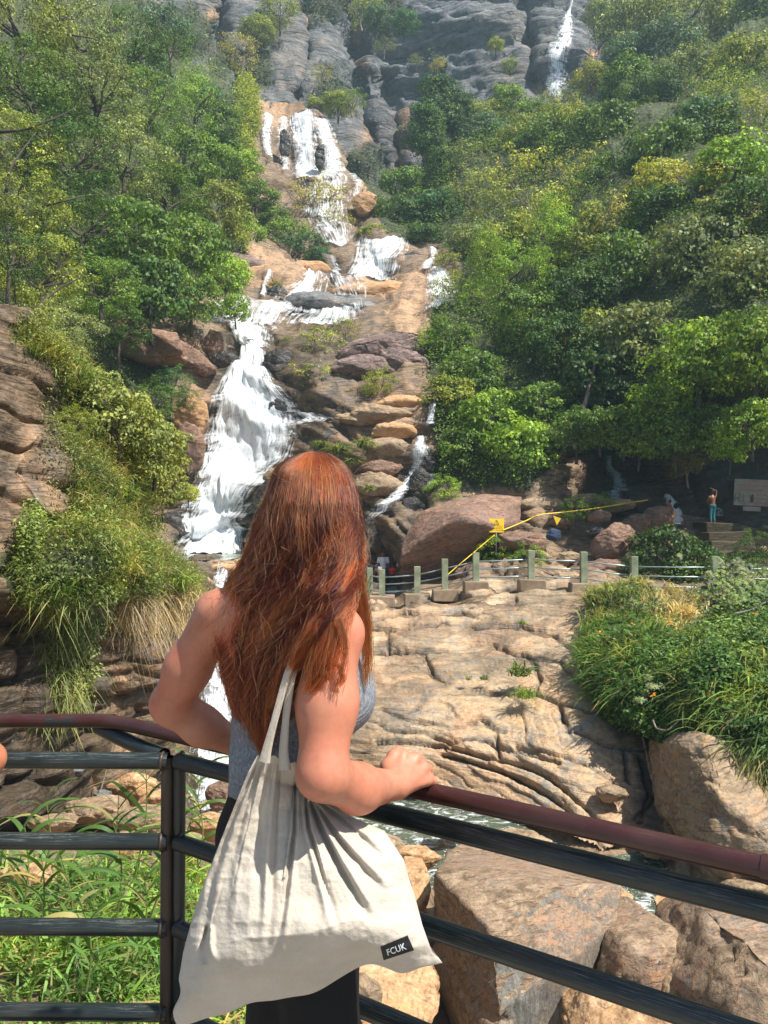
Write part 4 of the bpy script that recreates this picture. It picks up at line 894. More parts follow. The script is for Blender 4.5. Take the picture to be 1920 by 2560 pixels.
# --- rocks round the falls
for x,y,rx,ry,rot,d,mt,lb in [(845,765,150,40,.08,56,'grey','broad grey slab in the middle of the falls'),(870,815,110,26,.1,54,'grey','lower grey slab with a thin water veil'),(960,730,130,26,-.03,59,'orange','pink-tan smooth slab below the wide cascade'),(1020,770,70,30,.1,57,'orange','tan slab right of the grey one'),(690,740,30,28,-.3,57,'wet','black wedge left of the bright slab cascade'),(740,800,46,20,0,54.5,'wet','black rock under the bright slab cascade'),(640,830,60,26,.1,52,'wet','dark wet rock in the left cascade'),(600,838,18,20,0,51.5,'wet','mossy dark knob splitting the left cascade'),
  (620,660,90,22,.25,63,'mauve','grey-brown smooth rock left of the small spill'),(700,690,100,24,.12,62,'orange','rosy smooth slab below the dark shrubs'),(780,672,54,22,.1,64,'orange','rosy slab edge at the small spill'),(690,665,26,14,.4,64,'mauve','pointed mauve rock below the shrubs'),
  (910,505,34,28,-.3,76,'orange','rounded tan boulder right of the upper fall foot'),(1030,665,30,42,.2,66,'wet','black wet wall right of the wide cascade'),
  (1080,850,0,0,0,45,'mauve',''),(960,870,120,44,-.12,44,'mauve','mauve cracked rock mass right of the dry shrubs'),(930,915,110,36,0,42.5,'mauve','lower mauve rock ledge'),(1010,900,70,34,.2,42.5,'mauve','mauve ledge reaching under the bright bush'),(700,920,54,54,.2,44,'wet','shiny black boulder at the head of the main fall'),(760,960,60,44,.3,43.4,'wet','black boulder below the dry shrubs'),(740,1020,70,26,.1,42.6,'wet','wet rocks at the side ledge fall'),
  (450,880,92,34,.45,43.5,'brown','curved brown overhang left of the main fall head'),(350,850,110,44,.1,41.5,'brown','dark brown overhang under the left trees'),(535,860,30,40,-.2,45,'brown','upright brown stone at the fall head, left'),(560,905,40,30,.1,45,'wet','black stones left of the fall head'),(590,880,36,20,0,47,'mauve','small rocks on the stream lip'),(672,880,30,14,0,48,'mauve','low rock right of the stream lip'),
  (480,1040,44,56,.1,41,'orange','orange-brown rock left of the main fall'),(470,1120,38,70,.1,40,'brown','dark brown wall left of the main fall'),(665,1245,26,56,.35,39,'wet','mossy rock spur at the right foot of the main fall'),(690,1190,36,22,0,39,'tan','tan rock just left of her hair'),(650,1320,26,44,.2,38.5,'wet','dark rock at the lower right of the main fall'),(425,1320,34,46,.1,38.8,'wet','dark cave wall at the left foot of the main fall'),
  (1000,1010,80,22,-.1,39.6,'orange','top brown ledge of the stepped bank'),(960,1030,90,18,-.05,39.2,'tan','second brown ledge of the stepped bank'),(900,1045,60,16,0,39.4,'tan','pale ledge above the grass patch'),(985,1075,60,22,0,38.6,'orange','third ledge of the stepped bank'),(960,1120,72,26,0,38,'tan','grey-brown rounded ledge of the stepped bank'),(950,1170,60,20,0,37.6,'brown','narrow ledge above the pale one'),(935,1210,80,28,.02,37.3,'tan','long pale ledge beside her hair'),(1050,1210,30,46,.15,37,'wet','dark rock between the two side streams'),(1030,1290,40,46,.2,36.6,'wet','dark cracked rock left of the enormous boulder'),(1075,1150,16,30,0,37.6,'wet','dark rock at the top of the side trickle'),(990,1345,50,40,0,36.6,'wet','black mossy wall behind the bathers'),
  (610,262,30,14,.2,97,'orange','tan rock on the skyline left of the upper fall'),(655,270,26,13,0,96,'mauve','grey rock at the skyline above the thin strands'),(700,268,30,14,0,96,'orange','pinkish rock at the skyline above the broad strand'),(745,275,28,14,.2,95,'mauve','low rock at the skyline right of the pinkish one'),(800,330,24,30,.3,90,'mauve','dark rock step right of the upper veil'),
  (640,305,26,16,.2,93,'orange','small round rock on the lip of the upper fall, left'),(690,290,30,16,0,93,'orange','middle rock on the lip of the upper fall'),(735,300,34,18,-.4,91,'orange','tilted rock on the lip of the upper fall'),(765,300,44,30,-.2,90,'mauve','blocky rock right of the upper fall lip'),(600,330,44,24,.6,88,'orange','sunny rock left of the upper fall'),
  (800,395,14,34,0,80,'wet','dark gap rock between upper fall strands'),(712,360,16,40,0,83,'wet','black rock between the thin upper strands'),
  (560,1416,56,17,0,32.2,'tan','low lip rock holding back the green pool'),(615,1412,44,17,.1,32.2,'orange','orange lip rock near her shoulder'),(500,1417,44,16,.1,32.0,'mauve','grey lip rock at the pool outlet'),(480,1450,60,26,.45,26,'tan','smooth brown rock lip below the pool, left'),(420,1420,70,24,.4,24,'tan','rounded rock ramp below the green pool'),(560,1425,56,14,0,32,'orange','flat rock right of the rapid'),(495,1490,28,30,.3,27,'wet','wet dark step in the rapid'),(600,1440,30,20,0,30,'brown','brown rock close to her left shoulder')]:
    if rx:blob(x,y,rx,ry,d,mt,lb,'rocks in and around the falls',rot,th=rx*d/F*1.3,dj=.2,sub=.05)
for m_ in BM.values():pass
print('rocks',time.time()-T0)
# ---------------------------------------------------------------- grasses
def blades(base,up,h,w,lean,seed,seg=5,arch=1.1,leaf=None):
    """arching tapered blades; base (n,3), up (n,3) growth direction, lean (n,3) falling direction"""
    r=np.random.default_rng(seed);n=len(base);h=np.broadcast_to(h,(n,)).copy();w=np.broadcast_to(w,(n,))
    t=np.linspace(0,1,seg+1)[None,:,None]
    ar=(arch*r.uniform(.35,1.25,n))[:,None,None]
    ln=lean/ (np.linalg.norm(lean,axis=1)[:,None]+1e-9)
    g=np.array([0,0,-1.])
    p=base[:,None]+h[:,None,None]*(up[:,None]*(t-.25*ar*t*t)+ln[:,None]*(.62*ar*t*t)+g*(.42*ar*t**3))
    side=np.cross(up,ln);side/=np.linalg.norm(side,axis=1)[:,None]+1e-9
    tw=r.uniform(-.7,.7,n)[:,None];side=side*np.cos(tw)+ln*np.sin(tw)
    prof=np.array([.55]+[math.sin(math.pi*(.18+.82*i/seg))**.7 for i in range(1,seg)]+[.02])[None,:,None]
    ww=w[:,None,None]*prof*.5
    L=p-side[:,None]*ww;R=p+side[:,None]*ww
    V=np.stack([L,R],2).reshape(n,-1,3);k=2*(seg+1)
    f=np.array([[2*i,2*i+1,2*i+3,2*i+2] for i in range(seg)])
    return V.reshape(-1,3),(f[None]+(np.arange(n)*k)[:,None,None]).reshape(-1,4)
def joined(parts):
    V=[];Fq=[];o=0
    for v,f in parts:V.append(v);Fq.append(f+o);o+=len(v)
    return np.concatenate(V),np.concatenate(Fq)
def rnd_dir(n,seed,bias=(0,0,0),z=0):
    r=np.random.default_rng(seed);a=r.uniform(0,2*np.pi,n);v=np.stack([np.cos(a),np.sin(a),np.full(n,z)],1)+np.array(bias);return v
def grass(name,base,nrm,h,w,seed,c,label,kind='stuff',arch=1.1,bias=(0,-.5,0),seg=5,group=None,cat=None,tuft=6,spread=.05):
    r=np.random.default_rng(seed)
    b=np.repeat(base,tuft,0)+r.normal(0,1,(len(base)*tuft,3))*spread*np.array([1,1,.3]);n=np.repeat(nrm,tuft,0)
    up=n*.35+np.array([0,0,1.])+r.normal(0,.22,b.shape);up/=np.linalg.norm(up,axis=1)[:,None]
    hh=np.repeat(h*np.ones(len(base))*r.uniform(.6,1.25,len(base)),tuft)*r.uniform(.55,1.15,len(b))
    V,Fq=blades(b,up,hh,w*hh/np.mean(hh)*r.uniform(.6,1.3,len(b)),rnd_dir(len(b),seed+1,bias),seed+2,seg,arch)
    o=link(name,npmesh(name,V,Fq,GRASS));o.color=(*c,1)
    tag(o,label,cat,group,kind);return o
# reeds and broad grass filling the near left bank
r=np.random.default_rng(33)
def near_bank(px,py,d):return P(px,py,d)
n=1700
px=r.uniform(-220,560,n);t=r.random(n)
py=2150+t*620;dd=np.interp(t,[0,.35,1],[6.9,5.2,3.55])+r.normal(0,.12,n)
drop=.32
b=P(px,py,dd)+np.array([0,0,-.25])
grass('grass',b,np.tile([0,-.2,1.],(n,1)),.62,.015,301,(.17,.29,.06),'tall broad-bladed grass filling the bank below the left railing',tuft=8,spread=.11,arch=1.05,bias=(.25,-.5,0),seg=6)
n=420
px=r.uniform(-100,560,n);t=r.random(n);py=2200+t*480;dd=np.interp(t,[0,1],[6.2,3.7]);b=P(px,py,dd)-[0,0,.2]
grass('dry_grass',b,np.tile([0,-.2,1.],(n,1)),.5,.012,302,(.30,.24,.12),'dry straw blades between the fresh grass',tuft=6,spread=.12,arch=1.5,bias=(.3,-.3,0))
# individual reeds standing taller than the rest
def reed(px,py,d,h,lean,seed,label,c=(.11,.21,.05),nl=9):
    rr=np.random.default_rng(seed);e=empty('reed',PV(px,py,d));mb=MB()
    tt=np.linspace(0,1,8)[:,None];stem=np.array([0,0,0])+tt*np.array([lean,.0,1.])*h+np.array([[.05*math.sin(q*3),0,0] for q in tt[:,0]])
    mb.tube(stem,np.linspace(.007,.003,8),6,False);s=mb.build('stem',GRASS,e);s.color=(.16,.22,.07,1)
    bs=[];ups=[];ls=[]
    for k in range(nl):
        q=stem[min(7,2+int(k*6/nl))];bs.append(q);sg=1 if k%2 else -1
        ups.append([sg*.5,rr.normal(0,.25),.8]);ls.append([sg,rr.normal(0,.5),0])
    ups=np.array(ups,float);ups/=np.linalg.norm(ups,axis=1)[:,None]
    V,Fq=blades(np.array(bs),ups,h*rr.uniform(.42,.62,nl),.030,np.array(ls,float),seed,8,1.35)
    k=9*2
    l=link('leaves',npmesh('leaves',V,Fq,GRASS),e);l.color=(*c,1)
    tag(e,label,'reed','reeds rising above the bank grass')
for a in [(100,2210,5.2,.55,.05,1,'reed with drooping leaf fan near the left edge above third rail'),(235,2250,5.4,.72,.22,2,'reed leaning right with a folded tip, left of the corner post'),(330,2210,5.6,.85,.10,3,'tallest reed, its tip near the second rail'),(290,2300,5.0,.62,-.05,4,'reed with long hanging leaves between third and fourth rail'),(360,2330,4.9,.70,.2,5,'reed leaning towards the corner post'),(40,2330,4.6,.62,.06,6,'reed at the left edge with dark leaves'),(170,2380,4.5,.55,-.1,7,'short reed in front of the warm stone'),
  (445,2130,6.4,.75,.25,8,'reed just right of the corner post, leaning right'),(500,2160,6.2,.60,-.1,9,'thin reed beside her hip'),(70,2420,4.2,.6,.1,10,'low reed above the fourth rail at left'),(320,2450,4.3,.55,.15,11,'reed between fourth and bottom rail'),(215,2480,4.1,.5,-.1,12,'small reed above the bottom rail')]:
    reed(*a[:6],a[6],nl=10)
# left headland: grass on its shoulder
def hsample(n,poly,seed):
    rr=np.random.default_rng(seed);out=[];
    I=np.argwhere(inpoly(HX,HY,poly)&hm);I=I[rr.choice(len(I),n)]
    return HG2[I[:,0],I[:,1]],HN[I[:,0],I[:,1]]
upperp=[(0,830),(100,880),(240,980),(330,1080),(360,1200),(400,1400),(480,1470),(330,1470),(140,1400),(125,1200),(112,1020),(50,945),(0,930)]
b,nn=hsample(2700,upperp,1)
grass('grass',b,nn,.27,.010,310,(.15,.20,.055),'sunny mixed grass running down the shoulder of the left headland',tuft=7,spread=.10,arch=1.2,bias=(.5,-.6,0))
b,nn=hsample(700,upperp,2)
grass('dry_grass',b,nn,.30,.007,311,(.38,.31,.17),'straw-coloured dry grass among the headland greenery',tuft=7,spread=.12,arch=1.6,bias=(.4,-.8,0))
b,nn=hsample(1300,[(0,1370),(150,1400),(260,1400),(400,1400),(490,1470),(470,1540),(400,1560),(330,1500),(240,1500),(100,1500),(0,1480)],3)
grass('grass',b,nn,.19,.009,312,(.16,.21,.06),'grass fringe along the lip of the headland cliff',tuft=8,spread=.09,arch=1.2,bias=(.2,-1,0))
b,nn=hsample(230,[(300,1500),(480,1480),(490,1560),(330,1560)],4)
grass('dry_grass',b,nn,.42,.008,313,(.40,.31,.20),'dead roots and straw hanging under the grass lip',tuft=9,spread=.12,arch=2.6,bias=(0,-1,-.4))
b,nn=hsample(170,[(110,1480),(220,1480),(190,1800),(130,1820)],5)
grass('trailing_grass',b,nn,.30,.010,314,(.20,.23,.08),'grass trailing down the cliff face in a narrow strip',tuft=8,spread=.10,arch=2.4,bias=(0,-1,-.3))
def hscatter(name,N,poly,size,c,label,seed,hgt=.35,asp=.5,mat=LEAF):
    rr=np.random.default_rng(seed);b,nn=hsample(N,poly,seed)
    u=nn*.6+[0,0,.5];p=b+u*(hgt*np.clip(fbm(b*1.6,3,seed)*2+.5,0,1.5)*rr.random(N)**.5)[:,None]+rr.normal(0,.05,(N,3))
    V,Fq=leaves(p,u,size,asp,seed,.3);o=link(name,npmesh(name,V,Fq,mat));o.color=(*c,1);tag(o,label,kind='stuff')
hscatter('leafy_growth',26000,upperp,.050,(.15,.18,.05),'small-leaved herbs on the shoulder of the left headland',5)
hscatter('leafy_growth',9000,[(0,1370),(260,1390),(470,1480),(400,1540),(200,1500),(0,1500)],.05,(.14,.19,.05),'herbs along the lip of the headland cliff',6)
hscatter('trailing_vine',3200,[(130,1480),(235,1480),(205,1760),(170,1780),(150,1700)],.05,(.22,.25,.07),'pale green creeper trailing down the cliff face',7,hgt=.5)
hscatter('leafy_growth',1500,[(40,960),(110,1000),(150,1200),(90,1240),(60,1100)],.045,(.16,.17,.06),'sparse herbs on the left rock face',8,hgt=.2)
# distinct grass clumps
def clump(px,py,h,n,label,c=(.13,.22,.045),d=None,w=.018,src=hsurf,arch=1.1,name='grass_clump',group='big grass clumps',dl=0):
    h=h*.72
    p,nr,dd=src(px,py)
    if d:p=P(px,py,d)
    rr=np.random.default_rng(int(px+py));b=p+rr.normal(0,1,(n,3))*h*.16*np.array([1,.8,.15])
    up=rr.normal(0,.30,(n,3))+[0,-.1,1];up/=np.linalg.norm(up,axis=1)[:,None]
    V,Fq=blades(b-p,up,h*rr.uniform(.5,1.15,n),w*rr.uniform(.7,1.3,n),rnd_dir(n,int(px),(0,-.4,0)),int(py),7,arch)
    o=link(name,npmesh(name,V,Fq,GRASS));o.location=p;o.color=(*c,1);tag(o,label,'grass clump',group)
clump(140,1465,.62,90,'large fresh grass clump on the cliff lip, leaning fountain shape',w=.03)
clump(400,1480,.85,160,'bright grass clump at the outer corner of the headland',c=(.16,.24,.05),w=.022)
clump(250,1270,.9,150,'dark grass clump in the notch below the yellow shrub',c=(.07,.15,.035),w=.024)
clump(310,1290,.7,110,'dark grass beside the notch clump, towards the fall',c=(.07,.15,.04))
clump(120,960,.9,170,'fresh grass clump at the top of the headland',w=.024)
clump(60,900,.9,150,'grass clump on the headland top at the left edge',c=(.17,.22,.06),w=.022)
clump(170,1100,.8,140,'grass clump beside the left rock face',c=(.15,.21,.05))
clump(320,1520,.5,90,'yellow-green tuft under the grass lip',c=(.2,.25,.06))
clump(1300,1690,.75,110,'tall grass tuft growing from a joint of the slab slope',d=18.4,src=surf,c=(.13,.20,.05),w=.03)
clump(1312,1745,.7,240,'round bright tuft of fine grass below the tall one',d=17.5,src=surf,c=(.17,.25,.04),w=.014,arch=1.4)
clump(1210,1700,.38,60,'small sparse tuft in the middle of the slab slope',d=19.0,src=surf,c=(.2,.22,.08))
clump(1170,1700,.3,40,'tiny tuft left of the sparse one',d=19.2,src=surf,c=(.18,.22,.08))
clump(1305,1560,.35,50,'small tuft under the fence plinths',d=22.3,src=surf)
for i,(x,y,hh,lb) in enumerate([(850,1135,1.3,'grass patch on the ledge just right of her hair top'),(910,1120,1.2,'darker grass hanging over the brown ledge'),(800,1120,1.0,'mossy grass above her head'),(880,1160,.8,'grass fringe at the edge of the brown ledge'),(675,1260,.9,'green moss tuft right of the main fall'),(925,1225,.6,'small moss tuft on the pale ledge'),(690,720,1.2,'bright grass on the rosy slab left of the grey slab'),(600,690,1.6,'sunny grass by the left bank of the falls'),(720,860,1.0,'low green mat beside the black boulder')]):
    dd=float(D(np.array([x]),np.array([y]))[0])*.97
    clump(x,y,hh,240,lb,(.15,.19,.05),dd,.05,surf,1.3,'grass_patch','grass patches on the falls rocks')
# ---------------- right bank thicket
bx=np.arange(1440,2000,5.0);by=np.arange(1440,2010,5.0);BX,BY=np.meshgrid(bx,by)
TH=[(1500,1500),(1560,1480),(1640,1500),(1760,1510),(1840,1480),(2000,1470),(2000,1960),(1900,1900),(1820,1860),(1760,1850),(1690,1855),(1640,1850),(1560,1825),(1500,1790),(1475,1740),(1462,1700),(1455,1650),(1462,1600),(1475,1560)]
BP=[(1500,1500,23.8),(1750,1500,23.5),(1980,1480,22.5),(1460,1600,20.2),(1600,1600,18.8),(1750,1600,17.8),(1900,1600,16.5),(1460,1700,17.8),(1600,1720,15.8),(1750,1720,15.0),(1900,1720,14.2),(1500,1800,16.6),(1640,1850,15.0),(1760,1850,14.0),(1900,1880,12.8),(2000,1950,12.2)]
BF=tps_fit([c[:2] for c in BP],[math.log(c[2]) for c in BP],1e-3)
BD=np.exp(tps_eval(BF,BX,BY));BG=P(BX,BY,BD)
BG=BG+normals(BG)*(fbm(BG*.8,3,81)*.45)[...,None];BN=normals(BG)
wf=12*fbm(np.stack([BX/30,BY/30,BX*0],-1),3,4);bmk=inpoly(BX+wf,BY+wf,TH)
EARTH=flat_mat('dark_earth',(.035,.035,.018),.95,.4,3)  # one very dark earth colour, varied by noise
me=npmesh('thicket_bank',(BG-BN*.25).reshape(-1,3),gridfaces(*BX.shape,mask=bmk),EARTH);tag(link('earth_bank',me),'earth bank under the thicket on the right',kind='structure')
def bsample(n,poly,seed):
    rr=np.random.default_rng(seed);I=np.argwhere(inpoly(BX+wf,BY+wf,poly)&bmk);I=I[rr.choice(len(I),n)];return BG[I[:,0],I[:,1]],BN[I[:,0],I[:,1]]
def bleaf(name,N,poly,size,c,label,seed,hgt=.4,asp=.6,mat=LEAF):
    rr=np.random.default_rng(seed);b,nn=bsample(N,poly,seed);u=nn*.7+[0,0,.4]
    p=b+u*(hgt*np.clip(fbm(b*1.3,3,seed)*2.2+.5,0,1.6)*rr.random(N)**.5)[:,None]+rr.normal(0,.05,(N,3))
    V,Fq=leaves(p,u,size,asp,seed,.35);o=link(name,npmesh(name,V,Fq,mat));o.color=(*c,1);tag(o,label,kind='stuff')
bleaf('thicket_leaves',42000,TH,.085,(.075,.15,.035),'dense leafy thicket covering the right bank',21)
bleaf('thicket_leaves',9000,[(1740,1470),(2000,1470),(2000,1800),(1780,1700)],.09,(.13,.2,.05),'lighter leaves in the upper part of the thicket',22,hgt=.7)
b,nn=bsample(2300,[(1440,1480),(1640,1480),(1640,1720),(1560,1780),(1440,1720)],23)
grass('grass',b,nn,.62,.026,321,(.10,.18,.04),'long arching grass at the left side of the thicket',tuft=6,spread=.12,bias=(-.3,-.6,0),arch=1.3)
b,nn=bsample(1400,[(1700,1600),(2000,1600),(2000,1950),(1800,1860),(1700,1760)],24)
grass('grass',b,nn,.62,.022,322,(.14,.21,.05),'long grass in the right part of the thicket',tuft=6,spread=.14,bias=(-.2,-.7,0),arch=1.4)
b,nn=bsample(620,[(1560,1480),(1720,1490),(1760,1560),(1700,1590),(1600,1560)],25)
grass('dry_grass',b,nn,.6,.022,323,(.50,.40,.22),'dry straw patch along the top of the thicket',tuft=6,spread=.14,arch=1.2)
b,nn=bsample(300,[(1460,1480),(1560,1470),(1560,1560),(1470,1570)],26)
grass('grass',b,nn,.8,.028,324,(.19,.21,.07),'tall grass against the fence beside the thicket',tuft=7,spread=.14,arch=1.0)
b,nn=bsample(260,[(1800,1820),(2000,1880),(2000,1960),(1820,1870)],27)
grass('trailing_grass',b,nn,.55,.020,325,(.30,.30,.12),'pale grass hanging over the dark gully',tuft=6,spread=.12,arch=2.6,bias=(-.3,-1,-.2))
# castor-like shrub with pinkish star leaves
def star_shrub(px,py,d,n,spread,label,c,seed):
    rr=np.random.default_rng(seed);e=empty('star_leaved_shrub',PV(px,py+90,d));mb=MB();Vs=[];o0=np.array(PV(px,py+90,d))
    cs=[]
    for k in range(n):
        c_=P(px+rr.normal(0,spread),py+rr.normal(0,spread*.45),d+rr.normal(0,.3));cs.append(c_)
    for k in range(0,n,3):
        limb(mb,(0,0,-.3),cs[k]-o0,.02,.008,seed+k,7,.25,5)
    link('stems',mb.mesh('stems',BARKP),e)
    parts=[]
    for k,c_ in enumerate(cs):
        for q in range(3):
            m_=8;a=np.linspace(0,2*np.pi,m_,endpoint=False)+rr.random()*6
            nrm=np.array([rr.normal(0,.3),-.6,.7]);nrm/=np.linalg.norm(nrm);s1=np.cross(nrm,[1,0,0]);s1/=np.linalg.norm(s1);s2=np.cross(nrm,s1)
            dirs=np.cos(a)[:,None]*s1+np.sin(a)[:,None]*s2-nrm*.25
            pp=np.repeat((c_-o0+rr.normal(0,.07,3))[None],m_,0);sz=.10
            sd_=np.cross(dirs,nrm);V=np.stack([pp,pp+dirs*sz*.5+sd_*.025,pp+dirs*sz,pp+dirs*sz*.5-sd_*.025],1).reshape(-1,3);kk=np.arange(m_)*4
            parts.append((V,np.stack([kk,kk+1,kk+2,kk+3],1)))
    V,Fq=joined(parts);l=link('leaves',npmesh('leaves',V,Fq,LEAF),e);l.color=(*c,1)
    tag(e,label,'shrub','star-leaved shrubs on the right bank')
star_shrub(1830,1440,21,40,50,'shrub with pinkish star-shaped leaves in front of the last fence post',(.13,.15,.07),1)
star_shrub(1890,1490,19,40,55,'green star-leaved shrub at the right edge under the fence',(.11,.16,.05),2)
star_shrub(1720,1720,15.2,36,44,'pale pink-tipped shrub in the middle of the thicket',(.12,.15,.06),3)
# small orange flowers
mbf=[];pf,nf=bsample(12,TH,77)
V,Fq=leaves(np.repeat(pf+nf*.45,5,0),np.repeat(nf,5,0)*.2,.075,.8,5,0)
fm_=flat_mat('orange_petal',(.8,.3,.03),.5);o=link('orange_flowers',npmesh('orange_flowers',V,Fq,fm_));tag(o,'tiny orange flowers dotted through the thicket',kind='stuff')
# dead branches
def dead(name,pts,r0,r1,label):
    V=np.array([P(*q) for q in pts]);t=np.linspace(0,1,len(V));tt=np.linspace(0,1,len(V)*4)
    Q=np.stack([np.interp(tt,t,V[:,i]) for i in range(3)],1);Q[1:-1]=(Q[:-2]+Q[1:-1]+Q[2:])/3
    mb=MB();mb.tube(Q,np.linspace(r0,r1,len(Q)),6);o=mb.build(name,BARKP);tag(o,label,'branch','dead branches');return o
dead('dead_branch',[(1632,1800,14.4),(1640,1822,14.3),(1668,1828,14.1),(1690,1808,14.1),(1712,1790,14)],.022,.010,'pale bent twig dangling over the dark gully')
dead('dead_branch',[(1755,1945,13.2),(1775,1900,13.3),(1795,1850,13.5)],.018,.007,'thin pale stick at the gully edge, upright')
dead('dead_branch',[(1835,1535,18),(1880,1525,18),(1915,1505,18)],.03,.012,'curved bare branch in the upper thicket at right')
dead('dead_branch',[(1440,1080,37),(1460,1020,37),(1475,960,37.3),(1485,920,37.5),(1490,890,37.6)],.14,.05,'dead pale trunk standing among the right trees')
0 and dead('dead_branch',[(1640,740,35.5),(1700,755,35),(1760,765,34.6),(1800,770,34.4),(1850,790,34)],.08,.03,'dark horizontal limb crossing the glinting tree')
dead('dead_branch',[(240,2020,10.6),(0,0,0)][:1]+[(300,1800,11)],.012,.006,'stray stick on the left cliff ledge')
for pts,r0,lb in [([(0,330,36),(60,325,36),(130,300,36),(190,270,36.5)],.16,'bare dark limb crossing the left trees, upper'),([(170,90,44),(172,60,44),(170,38,44)],.09,'bare upright spike above the top left trees'),([(90,520,32),(150,505,32),(210,490,32.5),(260,485,33)],.11,'dark limb in the left trees, middle'),([(370,580,42),(400,550,42),(430,515,42),(470,495,42.5),(560,480,43)],.15,'pale forked limb on the left slope'),([(60,830,26),(100,760,26.4),(150,720,26.8),(210,690,27)],.14,'dark slanting trunk above the left grass'),([(220,300,43),(260,320,43),(300,345,43.5),(330,370,44)],.1,'pale arching limb in the glossy tree'),([(180,88,45),(230,95,45),(270,112,45)],.1,'pale limb under the bare spike'),([(15,480,30),(25,420,30),(60,370,30.5),(90,330,31)],.12,'pale slanting limb at the left edge'),([(20,560,27),(28,660,27),(40,760,27)],.2,'dark trunk at the left edge')]:
    q=[(a,b_,c+1.0) for a,b_,c in pts];o=dead('bare_limb',q,r0*.55,r0*.12,lb);o.data.materials.clear();o.data.materials.append(BARK)
print('grass',time.time()-T0)
# ---------------------------------------------------------------- implicit surfaces for figures
def sdf_eval(prims,X,k=.03):
    d=None
    for p in prims:
        kk=k
        if p[0]=='c':
            a=np.array(p[1],np.float32);b=np.array(p[2],np.float32);ba=b-a;L=float(ba@ba)+1e-9
            t=np.clip(((X-a)@ba)/L,0,1)
            q=np.linalg.norm(X-a-t[...,None]*ba,axis=-1)-(p[3]+(p[4]-p[3])*t)
            if len(p)>5:kk=p[5]
        else:
            c=np.array(p[1],np.float32);r=np.array(p[2],np.float32);Y=X-c
            if len(p)>3 and p[3] is not None:Y=Y@np.array(p[3],np.float32)
            k0=np.linalg.norm(Y/r,axis=-1);k1=np.linalg.norm(Y/(r*r),axis=-1)+1e-6
            q=k0*(k0-1)/k1
            if len(p)>4:kk=p[4]
        if d is None:d=q
        else:
            h=np.clip(.5+.5*(d-q)/kk,0,1);d=d*(1-h)+q*h-kk*h*(1-h)
    return d
def surface_nets(F,o,h):
    s=F<0;nx,ny,nz=F.shape
    cor=[(i,j,k) for i in(0,1) for j in(0,1) for k in(0,1)]
    sl=lambda A,c:A[c[0]:nx-1+c[0],c[1]:ny-1+c[1],c[2]:nz-1+c[2]]
    cnt=sum(sl(s,c).astype(np.int8) for c in cor);mx=(cnt>0)&(cnt<8)
    I=np.argwhere(mx);idx=-np.ones(mx.shape,int);idx[mx]=np.arange(len(I))
    acc=np.zeros((len(I),3));w_=np.zeros(len(I))
    for a in cor:
        for ax in range(3):
            if a[ax]==0:
                b=list(a);b[ax]=1;fa=F[I[:,0]+a[0],I[:,1]+a[1],I[:,2]+a[2]];fb=F[I[:,0]+b[0],I[:,1]+b[1],I[:,2]+b[2]]
                m=(fa<0)!=(fb<0);t=np.where(m,fa/(fa-fb+1e-12),0)
                p=np.array(a,float)[None]+np.zeros((len(I),3));p[:,ax]=t
                acc+=p*m[:,None];w_+=m
    V=(I+acc/w_[:,None])*h+o
    Q=[]
    for ax in range(3):
        u,v=[(1,2),(2,0),(0,1)][ax]
        A=s.take(range(0,s.shape[ax]-1),ax);B=s.take(range(1,s.shape[ax]),ax)
        E_=np.argwhere(A!=B);ok=(E_[:,u]>0)&(E_[:,v]>0)&(E_[:,u]<F.shape[u]-1)&(E_[:,v]<F.shape[v]-1);E_=E_[ok]
        def g(du,dv):
            q=E_.copy();q[:,u]-=du;q[:,v]-=dv;return idx[q[:,0],q[:,1],q[:,2]]
        q=np.stack([g(1,1),g(0,1),g(0,0),g(1,0)],1)
        fl=s[E_[:,0],E_[:,1],E_[:,2]]
        q[~fl]=q[~fl][:,::-1];Q.append(q)
    Q=np.concatenate(Q);Q=Q[(Q>=0).all(1)]
    return V,Q
def body_mesh(name,prims,h,mat,k=.03,inflate=0,cut=None,pad=.05,bounds=None,disp=None):
    lo=np.full(3,1e9);hi=-lo
    for p in prims:
        for c,r in ([(p[1],p[3]),(p[2],p[4])] if p[0]=='c' else [(p[1],max(p[2]))]):
            lo=np.minimum(lo,np.array(c)-r);hi=np.maximum(hi,np.array(c)+r)
    lo-=pad;hi+=pad
    if bounds is not None:lo=np.maximum(lo,bounds[0]);hi=np.minimum(hi,bounds[1])
    ax=[np.arange(lo[i],hi[i]+h,h,dtype=np.float32) for i in range(3)]
    X=np.stack(np.meshgrid(*ax,indexing='ij'),-1)
    Fv=sdf_eval(prims,X,k)-inflate
    if disp is not None:Fv=Fv-disp(X)
    if cut is not None:
        for c in cut:Fv=np.maximum(Fv,c(X))
    V,Q=surface_nets(Fv,lo,h)
    return npmesh(name,V,Q,mat)
